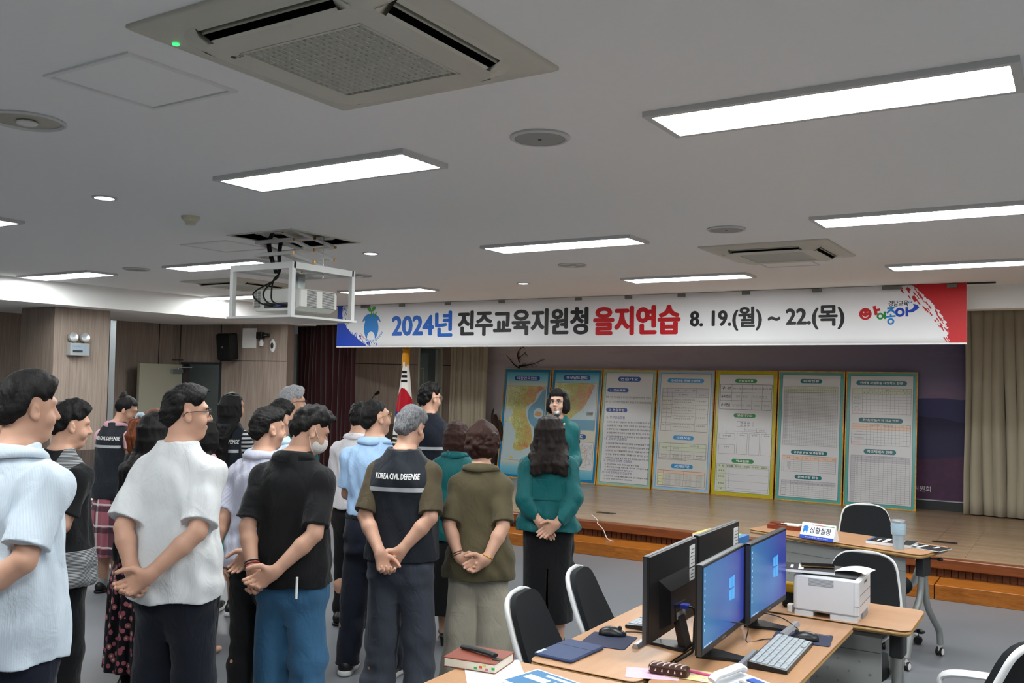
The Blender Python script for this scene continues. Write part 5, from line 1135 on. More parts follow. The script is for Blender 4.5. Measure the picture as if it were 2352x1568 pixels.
# binders in a row
for k, (c, l) in enumerate((('e3b71e', 'white spined yellow binder, leftmost of the row behind the monitor'), ('e6bd22', 'white spined yellow binder, second of the row behind the monitor'), ('e3b71e', 'white spined yellow binder, third of the row behind the monitor'), ('dfb21a', 'white spined yellow binder, fourth of the row behind the monitor'), ('7fc03a', 'green binder at the right of the yellow ones'), ('2f6fb0', 'blue binder at the right end of the binder row'))):
    t = thing('binder', l, 'binder', (-1.68 + k * .036, 4.60, TZ), math.radians(-4), 'binders standing on the far table'); m = pm('binder_%d' % k, c, .4); w = .0165
    MB().box(-w, w, -.09, .12, 0, .285 - (.012 if k > 3 else 0)).build('cover', m, t)
    if k < 4:
        MB().box(-w, w, -.0925, -.09, 0, .283).build('spine_label', M_PAPER, t); b = MB(); text(b, '2024', 0, .22, .008, align='C', M=front(0, -.093, 0)); text(b, '을지', 0, .19, .012, align='C', M=front(0, -.093, 0)); b.build('spine_print', M_INKD, t)
# near table
t = thing('notebook', 'red brown leather notebook with a black pen case strapped across it', 'notebook', (-1.905, 2.865, TZ), math.radians(8)); M_LEATH = pm('red_brown_leather', '7c3a28', .45, var=.12, scale=300, bump=.2)
b = MB(); b.bbox(-.105, .105, -.085, .085, 0, .004, .006); b.bbox(-.105, .105, -.085, .085, .032, .037, .006); b.box(-.104, .104, .080, .085, .002, .035); b.build('cover', M_LEATH, t); MB().box(-.1, .102, -.082, .08, .004, .032).build('pages', pm('cream_pages', 'd9d3c4', .7, var=.06, scale=900), t)
pc = MB().tube(catmull([(-.085, .035, .045), (-.03, .015, .049), (.05, -.01, .049), (.075, -.02, .046)], 6), .0135, 10, sq=(.6, 1.1)).build('pen_case', m_cloth('black_pen_case', '1d1e20', .6), t, smooth=True); MB().box(.074, .107, -.045, -.02, .0375, .039).build('strap', m_cloth('black_pen_case', '1d1e20', .6), t)
for k, (x, c) in enumerate(((.02, '2f9a4a'), (.04, 'd8562a'), (.055, 'd8c13a'), (.065, 'd86a80'), (.09, '2f9a4a'))): MB().box(x, x + .012, -.0835, -.081, .008 + (k % 3) * .006, .016 + (k % 3) * .006).build('sticky_tab', pm('tab_' + c, c, .6), t)
t = thing('paper_sheet', 'white printed sheet under the red brown notebook', 'paper', (-1.80, 2.81, TZ), math.radians(38)); MB().box(-.105, .105, -.148, .148, 0, .0012).build('sheet', M_PAPER, t); b = MB()
for k in range(9): text(b, '을지연습 상황 조치 계획 및 보고', -.08, .11 - k * .02, .005, w=.15, z=.0015, res=1)
b.build('print', pm('grey_print', '9a9ca0', .6), t)
t = thing('tablet', 'white framed tablet showing a blue page at the bottom edge of the photo', 'tablet', (-1.585, 2.80, TZ), math.radians(-14)); MB().bbox(-.13, .13, -.095, .095, 0, .008, .012).build('case', M_WHITE, t); sc_ = MB().box(-.118, .118, -.083, .083, .008, .0085).build('screen', glow('tablet_screen_blue', '1c5f8c', .35), t)
b = MB(); b.box(-.05, .09, .05, .068, .0085, .0088); b.box(-.10, .0, -.01, .03, .0085, .0088); b.box(.02, .1, -.05, .03, .0085, .0088); b.build('page_blocks', glow('tablet_page_light', 'a9c4d2', .45), sc_)
for k, (x, y, rz, c) in enumerate(((-1.33, 3.13, 22, 'e0aebf'), (-1.20, 3.20, 6, 'dcd29a'))):
    t = thing('greeting_card', ['pink decorated card under the chocolate cake', 'pale yellow decorated card beside the chocolate cake'][k], 'card', (x, y, TZ + k * .0015), math.radians(rz)); MB().bbox(-.095, .095, -.06, .06, 0, .0014, .006).build('card', pm('card_' + c, c, .5), t); b = MB(); rr = random.Random(k)
    for j in range(16): b.ball((rr.uniform(-.085, .085), rr.uniform(-.05, .05), .0015), (.006, .006, .0008), 8, 4)
    b.build('dots', pm('card_dots', 'c9a3cf', .5), t)
t = thing('chocolate_cake', 'chocolate coated cake bar with white stripes on the pink card', 'cake', (-1.275, 3.155, TZ + .003), math.radians(6)); b = MB(); b.bbox(-.072, .072, -.026, .026, 0, .034, .012, 4); b.build('cake', pm('chocolate', '3a211a', .4, var=.15), t, smooth=True); b = MB()
for k in range(6): b.tube(catmull([(-.068 + k * .024, -.0265, .012), (-.06 + k * .022, -.018, .0335), (-.05 + k * .02, .0, .0352), (-.04 + k * .02, .018, .0335), (-.036 + k * .02, .0265, .012)], 4), .0028, 6)
b.build('icing', pm('pale_icing', 'c9b6b2', .4), t, smooth=True)
t = thing('pen', 'pink pen lying beside the chocolate cake', 'pen', (-1.17, 3.215, TZ + .008), math.radians(-5)); MB().cyl((-.06, 0, 0), (.05, 0, 0), .0045, n=10).build('barrel', pm('pink_pen', 'd9589a', .4), t); MB().cyl((.05, 0, 0), (.065, 0, 0), .0045, .001, n=10).build('tip', M_WHITE, t)
t = thing('telephone', 'white desk telephone at the bottom edge of the right table', 'telephone', (-1.01, 3.115, TZ), math.radians(-28)); t.scale = (.86, .86, .86); b = MB(); b.loft([[(-.085, -.1, 0), (.085, -.1, 0), (.085, .1, 0), (-.085, .1, 0)], [(-.082, -.098, .02), (.082, -.098, .02), (.082, .098, .045), (-.082, .098, .045)]]); b.build('base', M_PRN, t)
b = MB(); b.tube(catmull([(-.055, -.085, .042), (-.055, -.06, .058), (-.055, .0, .066), (-.055, .06, .075), (-.055, .085, .064)], 6), [.02] * 25, 10, sq=(.75, 1.15)); b.build('handset', M_PRN, t, smooth=True)
b = MB()
for i in range(3):
    for j in range(4): b.box(.0 + i * .024, .016 + i * .024, -.07 + j * .025, -.054 + j * .025, .026 + j * .004, .032 + j * .0042)
b.build('buttons', M_BAR, t); MB().box(-.0, .065, .045, .085, .0405, .044).build('display', pm('blue_label', '3a58a8', .4), t)
# head table
def onht(x, y, z=TZ):
    v = Matrix.Rotation(math.radians(-15.5), 4, 'Z') @ Vector((x, y, 0)); return (v.x - 1.42, v.y + 6.68, z)
RH = math.radians(-15.5)
t = thing('name_plate', 'white tent name plate with blue emblem and Korean title on the lone table', 'name plate', (-1.545, 6.50, TZ), RH); b = MB(); A, Bq, Cq = (-.045, 0), (.0, .098), (.04, 0); hw = .125
b.add([(-hw, -.045, 0), (hw, -.045, 0), (hw, 0, .105), (-hw, 0, .105), (-hw, .04, 0), (hw, .04, 0)], [(0, 1, 2, 3), (3, 2, 5, 4), (0, 4, 5, 1), (0, 3, 4), (1, 5, 2)]); b.build('card', pm('name_plate_card', 'e2e4e6', .3), t)
NM = Matrix.Translation((0, -.0455, 0)) @ Matrix.Rotation(math.atan2(.105, .045), 4, 'X'); b = MB(); text(b, '상황실장', .02, .042, .044, w=.155, align='C', bold=.02, M=NM, res=2); b.build('title_lettering', pm('navy_ink', '1d1f3a', .4), t)
b = MB(); b.add([(-hw, 0, .0004), (hw, 0, .0004), (hw, .024, .0004), (-hw, .024, .0004)], [(0, 1, 2, 3)], NM); b.build('blue_band', K_DBLUE, t); b = MB(); text(b, '행복한 을지연습 학교, 생활 안전 진주교육', .0, .008, .009, w=.17, align='C', M=NM, z=.0008, res=1); b.build('band_lettering', M_WHITE, t)
b = MB(); b.add([(-.045, .098, .0004), (.04, .098, .0004), (.04, .102, .0004), (-.045, .102, .0004)], [(0, 1, 2, 3)], NM); b.build('red_rule', K_RED, t); b = MB(); b.add([(.04, .098, .0004), (.115, .098, .0004), (.115, .102, .0004), (.04, .102, .0004)], [(0, 1, 2, 3)], NM); b.build('green_rule', K_DGREEN, t)
b = MB(); b.add([(-.09 + x * .044, .062 + y * .05, .0006) for x, y in body], [tuple(range(len(body)))], NM); b.build('emblem', K_SKY, t)
t = thing('memo_box', 'brown wooden memo tray with paper and a black pen on the lone table', 'memo box', onht(-.46, .02), RH + math.radians(16)); b = MB(); b.bbox(-.12, .12, -.07, .07, 0, .03, .004); b.bbox(-.12, -.02, .0, .07, .03, .038, .003); b.build('tray', m_wood('memo_box_wood', '5c2413', '7a341c', '8d4526', (6, 20, 20)), t); MB().box(-.035, .105, -.055, .045, .03, .036).build('memo_paper', pm('pale_green_paper', 'd2dcc4', .7), t); MB().cyl((-.07, -.045, .036), (.02, -.06, .036), .005, n=8).build('pen', M_BLACK, t)
doc(*onht(.33, .02), math.radians(-96), .95, 'stack of black documents left of the pale blue tumbler', 3); doc(*onht(.54, .06), math.radians(-108), .85, 'black document right of the pale blue tumbler', 1)
t = thing('tumbler', 'pale blue insulated tumbler with a clear lid on the lone table', 'tumbler', onht(.44, -.125)); M_TUM = pm('pale_blue_enamel', 'a9c3d6', .3, .1); MB().lathe([(.031, 0), (.033, .004), (.036, .085), (.038, .09), (.044, .095), (.046, .11), (.047, .165), (.0465, .17)], 28).build('body', M_TUM, t, smooth=True); MB().lathe([(.047, .170), (.048, .178), (.046, .186), (.03, .188), (.001, .188)], 28).build('lid', pm('clear_lid', 'b9bcc0', .15, .5), t, smooth=True)
b = MB(); rr = random.Random(3)
for k in range(14):
    a = rr.uniform(0, 6.28); z = rr.uniform(.1, .16); b.ball((.0462 * math.cos(a), .0462 * math.sin(a), z), .003, 6, 4)
b.build('gold_speckles', pm('gold_speck', 'c9b25a', .4), t)
# ------------------------------------------------------------------ figures: smooth solids turned into one surface each
V3 = lambda *a: np.array(a, dtype=np.float32)
def unit(v): v = np.asarray(v, dtype=np.float32); return v / max(np.linalg.norm(v), 1e-9)
class Sol:
    """a solid built from rounded parts melted together; every part has a box so that only nearby points are measured"""
    def __init__(s): s.p = []
    def put(s, fn, lo, hi, op='u', k=.02): s.p.append((fn, np.asarray(lo, np.float32), np.asarray(hi, np.float32), op, k)); return s
    def cone(s, a, b, ra, rb, k=.02, op='u', flat=None, fs=1.0):
        a = V3(*a); b = V3(*b); ba = b - a; L = float(ba @ ba) + 1e-9; r = max(ra, rb); n = None if flat is None else unit(flat)
        def fn(p):
            q = p - a; t = np.clip(q @ ba / L, 0, 1); w = q - t[:, None] * ba
            if n is not None: w = w + (w @ n)[:, None] * n * (1 / fs - 1)
            return np.sqrt((w * w).sum(1)) - (ra + (rb - ra) * t)
        return s.put(fn, np.minimum(a, b) - r, np.maximum(a, b) + r, op, k)
    def chain(s, P, R, k=.02, **kw):
        for i in range(len(P) - 1): s.cone(P[i], P[i + 1], R[i], R[i + 1], k, **kw)
        return s
    def ell(s, c, r, M=None, k=.02, op='u'):
        c = V3(*c); r = V3(*r); m = None if M is None else np.asarray(M, np.float32)[:3, :3]
        if m is not None: cn = np.linalg.norm(m, axis=0); m = m / cn; r = r * cn
        R = float(r.max())
        def fn(p):
            q = p - c
            if m is not None: q = q @ m
            k0 = np.sqrt(((q / r) ** 2).sum(1)) + 1e-6; k1 = np.sqrt(((q / (r * r)) ** 2).sum(1)) + 1e-6
            return k0 * (k0 - 1) / k1
        return s.put(fn, c - R, c + R, op, k)
    def loft(s, st, n=2.3, k=.03, op='u', ease=0.0):
        """rows of (z, centre x, centre y, half width, front depth, back depth)"""
        A = np.array(sorted(st), np.float32); zz = np.linspace(A[0, 0], A[-1, 0], 60)
        T = []
        for j in range(1, 6):
            y = np.interp(zz, A[:, 0], A[:, j]); y2 = np.convolve(np.pad(y, 4, 'edge'), np.hanning(11)[1:-1] / np.hanning(11)[1:-1].sum(), 'valid'); T.append(y2)
        def fn(p):
            z = p[:, 2]; cx, cy_, w, f, b = [np.interp(z, zz, t) for t in T]; w = w + ease; y = p[:, 1] - cy_; dd = np.where(y > 0, f, b) + ease
            q = ((np.abs(p[:, 0] - cx) / w) ** n + (np.abs(y) / dd) ** n) ** (1 / n)
            d = (q - 1) * np.minimum(w, dd); return np.maximum(d, np.maximum(z - A[-1, 0], A[0, 0] - z))
        m = float(A[:, 3:].max()) + ease
        return s.put(fn, (A[:, 1].min() - m, A[:, 2].min() - m, A[0, 0]), (A[:, 1].max() + m, A[:, 2].max() + m, A[-1, 0]), op, k)
    def half(s, pt, nrm, k=.0):
        """keep the side the normal points away from"""
        pt = V3(*pt); n = unit(nrm)
        return s.put(lambda p: (p - pt) @ n, (-9, -9, -9), (9, 9, 9), 'i', k)
    def folds(s, amp, seed, fz=.45, freq=40, z0=None, z1=None):
        rr = np.random.RandomState(seed); K = [(unit(rr.normal(size=3) * V3(1, 1, fz)) * freq * rr.uniform(.5, 1.5), rr.uniform(0, 6.28), unit(rr.normal(size=3)) * freq * .35, rr.uniform(0, 6.28)) for _ in range(5)]
        def fn(p):
            d = 0
            for a, b, c, e in K: d = d + np.sin(p @ a + b + 1.6 * np.sin(p @ c + e))
            d = d * (amp / 2.2)
            if z0 is not None: d = d * np.clip((p[:, 2] - z0) / (z1 - z0), 0, 1)
            return d
        return s.put(fn, (-9, -9, -9), (9, 9, 9), '+', 0)
    def custom(s, fn): return s.put(fn, (-9, -9, -9), (9, 9, 9), '+', 0)
    def value(s, p, pad=.06):
        d = np.full(len(p), .25, np.float32)
        for fn, lo, hi, op, k in s.p:
            if op == '+': d = d + fn(p).astype(np.float32); continue
            if op == 'i': d = np.maximum(d, fn(p)).astype(np.float32); continue
            m = np.nonzero(((p > lo - pad) & (p < hi + pad)).all(1))[0]
            if not len(m): continue
            q = fn(p[m]); c = d[m]
            if op == 'u':
                if k > 0:
                    h = np.maximum(k - np.abs(c - q), 0) / k; d[m] = np.minimum(c, q) - h * h * k * .25
                else: d[m] = np.minimum(c, q)
            else:
                h = np.maximum(k - np.abs(c + q), 0) / max(k, 1e-6); d[m] = np.maximum(c, -q) + h * h * k * .25
        return d
    def mesh(s, h):
        U = [x for x in s.p if x[3] == 'u']; lo = np.min([x[1] for x in U], 0) - .03; hi = np.max([x[2] for x in U], 0) + .03
        S = 3; n = (np.ceil((hi - lo) / h / S).astype(int) + 1) * S
        g = [np.arange(0, n[i], S) + S / 2 - .5 for i in range(3)]; cs = [len(x) for x in g]
        P = np.stack(np.meshgrid(*g, indexing='ij'), -1).reshape(-1, 3).astype(np.float32) * h + lo.astype(np.float32)
        c = s.value(P, .12).reshape(cs); near = np.abs(c) < S * h * 2.0 + .006
        V = np.repeat(np.repeat(np.repeat(np.where(c < 0, -1, 1).astype(np.float32), S, 0), S, 1), S, 2)
        I = np.argwhere(np.repeat(np.repeat(np.repeat(near, S, 0), S, 1), S, 2)).astype(np.int32)
        V[I[:, 0], I[:, 1], I[:, 2]] = s.value(I.astype(np.float32) * h + lo.astype(np.float32), .03)
        return nets(V, lo, h)
def nets(V, lo, h):
    ins = V < 0; nx, ny, nz = V.shape; cnt = np.zeros((nx - 1, ny - 1, nz - 1), np.int8)
    C = [(i, j, k) for i in (0, 1) for j in (0, 1) for k in (0, 1)]
    for i, j, k in C: cnt += ins[i:nx - 1 + i, j:ny - 1 + j, k:nz - 1 + k]
    A = np.argwhere((cnt > 0) & (cnt < 8)); idx = np.full(cnt.shape, -1, np.int32); idx[A[:, 0], A[:, 1], A[:, 2]] = np.arange(len(A))
    val = {c: V[A[:, 0] + c[0], A[:, 1] + c[1], A[:, 2] + c[2]] for c in C}; pos = np.zeros((len(A), 3)); num = np.zeros(len(A))
    for a in C:
        for ax in range(3):
            if a[ax]: continue
            b = list(a); b[ax] = 1; b = tuple(b); va, vb = val[a], val[b]; m = (va < 0) != (vb < 0)
            t = np.where(m, va / np.where(m, va - vb, 1), 0); q = np.tile(np.array(a, float), (len(A), 1)); q[:, ax] += t; pos += q * m[:, None]; num += m
    pos = (A + pos / num[:, None]) * h + lo; F = []
    for ax in range(3):
        o = [x for x in range(3) if x != ax]; sl0 = [slice(1, -1)] * 3; sl0[ax] = slice(0, -1); sl1 = list(sl0); sl1[ax] = slice(1, None)
        a = ins[tuple(sl0)]; b = ins[tuple(sl1)]; E = np.argwhere(a != b); s0 = a[E[:, 0], E[:, 1], E[:, 2]]
        E = E + np.array([0 if x == ax else 1 for x in range(3)]); q = []
        for da, db in ((-1, -1), (0, -1), (0, 0), (-1, 0)):
            e = E.copy(); e[:, o[0]] += da; e[:, o[1]] += db; q.append(idx[e[:, 0], e[:, 1], e[:, 2]])
        q = np.stack(q, 1); fl = s0 if ax != 1 else ~s0; q[~fl] = q[~fl][:, ::-1]; F.append(q)
    F = np.concatenate(F); return pos, F[(F >= 0).all(1)]
def mesh_obj(name, pos, F, mats, parent, sc=1.0, mi=None):
    me = bpy.data.meshes.new(name); me.vertices.add(len(pos)); me.vertices.foreach_set('co', (pos * sc).astype(np.float32).ravel())
    me.loops.add(F.size); me.loops.foreach_set('vertex_index', F.astype(np.int32).ravel()); me.polygons.add(len(F))
    me.polygons.foreach_set('loop_start', np.arange(0, F.size, 4, dtype=np.int32)); me.polygons.foreach_set('use_smooth', np.ones(len(F), bool))
    for m in (mats if isinstance(mats, (list, tuple)) else [mats]): me.materials.append(m)
    if mi is not None: me.polygons.foreach_set('material_index', mi.astype(np.int32))
    me.update(); me.validate(); o = bpy.data.objects.new(name, me); return link(o, parent)
# ------------------------------------------------------------------ people materials
def m_skin(name='skin', c='c69d87', d='b58872'):
    t = NT(name).set(.48, 0, .4, sub=.06); v = t.coord(); a = t.noise(v, 14, 4); b = t.noise(v, 160, 2); t.base(t.mix(a, c, d)); t.bump(b, .05, .002); return t.m
M_SKIN = m_skin(); M_SKIN2 = m_skin('fair_skin', 'd3ae9a', 'c49a86'); M_LIP = pm('lips', 'a04a4c', .4); M_EYEW = pm('eye_white', 'd8d4d0', .2); M_EYE = pm('dark_iris', '1c1411', .1); M_BROW = pm('eyebrow_hair', '2a211d', .7)
def m_hair(name, a, b, sc=(90, 90, 14), rough=.55):
    t = NT(name).set(rough, 0, .28); v = t.coord('Object', sc); n = t.noise(v, 1.6, 5, .65, 1.2); t.base(t.ramp(n, [(.3, a), (.7, b)])); t.bump(n, .7, .005); return t.m
H_BLACK = m_hair('black_hair', '060505', '100d0c'); H_DBROWN = m_hair('dark_brown_hair', '0d0908', '231713'); H_BROWN = m_hair('red_brown_hair', '1a0d09', '3d2018'); H_GINGER = m_hair('dyed_auburn_hair', '4a2110', '8c4a22'); H_GREY = m_hair('grey_hair', '2e2e30', '85868a'); H_SILVER = m_hair('silver_hair', '67686b', 'b9babd')
def m_cl(name, base, pat=None, rough=.85, sheen=.1):
    """woven cloth with an optional printed pattern node builder"""
    t = NT(name).set(rough, 0, .2, sheen=sheen); v = t.coord(); a = t.noise(v, 520, 2); w = t.noise(v, 9, 4)
    c = lin(base); lo = tuple(x * .9 for x in c[:3]) + (1,); hi = tuple(min(1, x * 1.07) for x in c[:3]) + (1,); col = t.mix(t.math('ADD', t.math('MULTIPLY', a, .5), t.math('MULTIPLY', w, .5)), lo, hi)
    if pat: col = pat(t, col)
    w2 = t.noise(t.coord('Object', (1, 1, .55)), 13, 3, .5, 1.6); hgt = t.math('ADD', t.math('MULTIPLY', a, .06), w2)
    t.base(col); t.bump(hgt, .55, .016); return t.m
def stripes(axis, period, frac, colr):
    def f(t, col):
        o = t.sep(t.coord())
        if axis == 0: o = [t.math('MULTIPLY', t.math('ARCTAN2', o[0], o[1]), .16)]
        x = t.math('FRACT', t.math('DIVIDE', t.math('ADD', o[axis], 9.0), period)); return t.mix(t.math('LESS_THAN', x, frac), col, colr)
    return f
def plaid(t, col):
    o = t.sep(t.coord()); ang = t.math('MULTIPLY', t.math('ARCTAN2', o[1], o[0]), .17)
    def band(v, per, a, b): x = t.math('FRACT', t.math('DIVIDE', t.math('ADD', v, 9.03), per)); return t.math('MULTIPLY', t.math('GREATER_THAN', x, a), t.math('LESS_THAN', x, b))
    for v in (ang, o[2]):
        col = t.mix(t.math('MULTIPLY', band(v, .17, .05, .30), .75), col, '24202a'); col = t.mix(t.math('MULTIPLY', band(v, .17, .34, .42), .8), col, 'cfc8c8')
    return col
def floral(t, col):
    v = t.coord(); vo = t.node('ShaderNodeTexVoronoi'); vo.inputs['Scale'].default_value = 26; t.lk(v, vo.inputs['Vector']); k = t.math('LESS_THAN', vo.outputs['Distance'], .42)
    col = t.mix(k, col, 'b0606e'); k2 = t.math('LESS_THAN', vo.outputs['Distance'], .2); return t.mix(k2, col, 'd7cf9a')
dots = stripes(2, .0065, .55, '97999c')
C_BLACK = m_cl('black_cloth', '141416'); C_NAVY = m_cl('navy_trouser_cloth', '191d2b'); C_NAVY2 = m_cl('dark_navy_cloth', '161a24'); C_VEST = m_cl('charcoal_vest_cloth', '1c2129', rough=.6); C_WHITE = m_cl('white_tee_cloth', 'cfd1d3'); C_TEAL = m_cl('teal_jacket_cloth', '0b5659', rough=.55); C_OLIVE = m_cl('olive_blazer_cloth', '514a36'); C_POLO = m_cl('olive_polo_cloth', '4a4130'); C_CREAM = m_cl('beige_trouser_cloth', 'a19a8c'); C_GREY = m_cl('charcoal_trouser_cloth', '3f434d'); C_BLUE = m_cl('light_blue_shirt_cloth', '9dbbdd'); C_BLUE2 = m_cl('pale_blue_shirt_cloth', 'bccfe0')
C_STRIPE = m_cl('fine_striped_white_shirt', 'c6d1dc', stripes(0, .006, .4, 'bccad8')); C_STRIPE2 = m_cl('grey_lilac_striped_shirt', 'b6b7c6', stripes(0, .006, .4, 'a6a8bb')); C_SAILOR = m_cl('navy_white_striped_jersey', 'd5d3ce', stripes(2, .030, .5, '1b2135')); C_PLAID = m_cl('pink_plaid_cloth', '9a5a66', plaid); C_PINK = m_cl('pink_shirt_cloth', 'c79aa2'); C_FLORAL = m_cl('floral_skirt_cloth', '15141a', floral); C_JEANS = m_cl('blue_denim', '2f5878', lambda t, c: t.mix(t.math('MULTIPLY', t.noise(t.coord(), 6, 3), .5), c, '47739a')); C_SHIRTW = m_cl('white_shirt_cloth', 'd9d6da'); C_MESHG = m_cl('grey_dotted_knit', '2a2b2e', dots); C_REFL = pm('reflective_tape', 'b9bcc0', .35, .3); C_LACE = m_cl('black_lace', '1a1a1c', dots); C_SOLE = pm('white_rubber_sole', 'c4c4c4', .6); C_SHOE = pm('black_shoe_leather', '141416', .4); C_SOCK = m_cl('grey_sock', '9c9c9c')
# ------------------------------------------------------------------ anatomy, for a 1.70 m figure facing +y
def stations(fem, belly, wide):
    if fem: S = [(.76, .148, .08, .10), (.84, .160, .085, .122), (.92, .156, .088, .112), (1.0, .132, .085, .085), (1.08, .124, .088, .08), (1.18, .130, .11, .092), (1.27, .135, .108, .10), (1.33, .120, .088, .10), (1.38, .088, .065, .08), (1.42, .058, .05, .06), (1.46, .048, .042, .05)]
    else: S = [(.76, .148, .085, .105), (.84, .158, .09, .122), (.92, .156, .10, .112), (1.0, .146, .10, .092), (1.08, .144, .105, .09), (1.18, .150, .11, .10), (1.27, .155, .11, .11), (1.33, .138, .095, .108), (1.38, .100, .075, .088), (1.42, .066, .055, .065), (1.46, .055, .045, .055)]
    return [(z, 0, -.015, w * wide, f + belly * max(0, 1 - abs(z - 1.02) / .2), b) for z, w, f, b in S]
def hand_parts(s, W_, d, n, side, curl, spread=.0, kk=.010, sc=1.0):
    d = unit(d); n = unit(np.asarray(n) - d * float(np.dot(n, d))); th = np.cross(d, n) * side; W_ = V3(*W_)
    off = (.031, .011, -.010, -.029); ln = (.070, .078, .073, .056); kn = []
    for i in range(4):
        b = W_ + th * off[i] * .55 + d * .012; e = W_ + th * off[i] + d * (.088 - .006 * abs(i - 1.2)); s.cone(b * 1.0, e, .0155, .0125, .016, flat=n, fs=.95); kn.append(e)
    for i in range(4):
        a = kn[i]; fd = unit(d + th * (off[i] * spread * 8)); nn = n; c = curl[i] if isinstance(curl, (tuple, list)) else curl; r = .0098 - .0006 * (i == 3)
        for fr, ca in ((.46, .9), (.30, 1.15), (.24, .8)):
            an = c * ca; fd, nn = unit(fd * math.cos(an) + nn * math.sin(an)), unit(nn * math.cos(an) - fd * math.sin(an))
            b = a + fd * ln[i] * fr; s.cone(a, b, r, r * .92, .004); a = b; r *= .93
    a = W_ + th * .020 + d * .018; b = a + unit(d * .55 + th * .75 + n * .35) * .045; c = b + unit(d * .85 + th * .35 + n * .45) * .034; e = c + unit(d * .95 + th * .1 + n * .5) * .026
    s.cone(a, b, .0165, .0125, .012); s.cone(b, c, .012, .0105, .006); s.cone(c, e, .0105, .0088, .004)
POSES = {  # joints in metres, right side given with +x
    'behind': dict(R=((.262, -.125, 1.115), (.020, -.238, .945), (-.84, -.10, -.52)), L=((-.262, -.125, 1.115), (-.100, -.178, .955), (.45, .0, -.88)), cR=(.55, .7, .8, .85), cL=.75, nR=(0, -1, .15), nL=(.1, -1, 0)),
    'behind_left': dict(R=((.270, -.115, 1.12), (-.01, -.238, .965), (-.85, -.10, -.52)), L=((-.275, -.095, 1.12), (-.135, -.178, .975), (.42, .0, -.9)), cR=(.55, .7, .8, .85), cL=.75, nR=(0, -1, .15), nL=(.1, -1, 0)),
    'behind_low': dict(R=((.285, -.115, 1.12), (.045, -.185, .945), (-.60, .02, -.80)), L=((-.272, -.12, 1.115), (-.050, -.245, .940), (.30, -.06, -.95)), cR=.45, cL=(.75, .95, 1.05, 1.1), nR=(0, -1, 0), nL=(.75, -.65, 0)),
    'behind_flat': dict(R=((.27, -.12, 1.12), (.060, -.240, .955), (-.80, -.02, -.58)), L=((-.27, -.12, 1.115), (-.065, -.185, .960), (.62, .02, -.78)), cR=(.15, .2, .25, .3), cL=.2, nR=(0, -1, .1), nL=(0, -1, 0)),
    'behind_laced': dict(R=((.27, -.12, 1.12), (.085, -.225, .940), (-.86, -.04, -.45)), L=((-.27, -.12, 1.115), (-.085, -.190, .940), (.86, -.02, -.45)), cR=(.5, .6, .7, .75), cL=(.6, .7, .7, .7), nR=(0, -1, .1), nL=(0, -1, 0)),
    'side': dict(R=((.255, -.05, 1.10), (.27, .03, .86), (0, .12, -1)), L=((-.255, -.05, 1.10), (-.27, .03, .86), (0, .12, -1)), cR=.3, cL=.3, nR=(-1, 0, 0), nL=(1, 0, 0)),
    'front': dict(R=((.262, .0, 1.11), (.075, .19, 1.0), (-.85, .3, -.35)), L=((-.262, .0, 1.11), (-.06, .205, 1.0), (.85, .3, -.35)), cR=.4, cL=.4, nR=(0, -1, 0), nL=(0, -1, 0)),
    'mic': dict(R=((.25, .04, 1.12), (.055, .20, 1.33), (-.25, .2, .95)), L=((-.262, .0, 1.11), (-.12, .19, .99), (.85, .3, -.35)), cR=(1.2, 1.2, 1.25, 1.3), cL=.5, nR=(-.6, .6, 0), nL=(0, -1, 0)),
    'phone': dict(R=((.255, .02, 1.11), (.10, .22, 1.12), (-.3, .5, .3)), L=((-.255, .02, 1.11), (-.08, .24, 1.12), (.3, .5, .3)), cR=.7, cL=.6, nR=(-.7, 0, .7), nL=(.7, 0, .7)),
}
PCOUNT = [0]
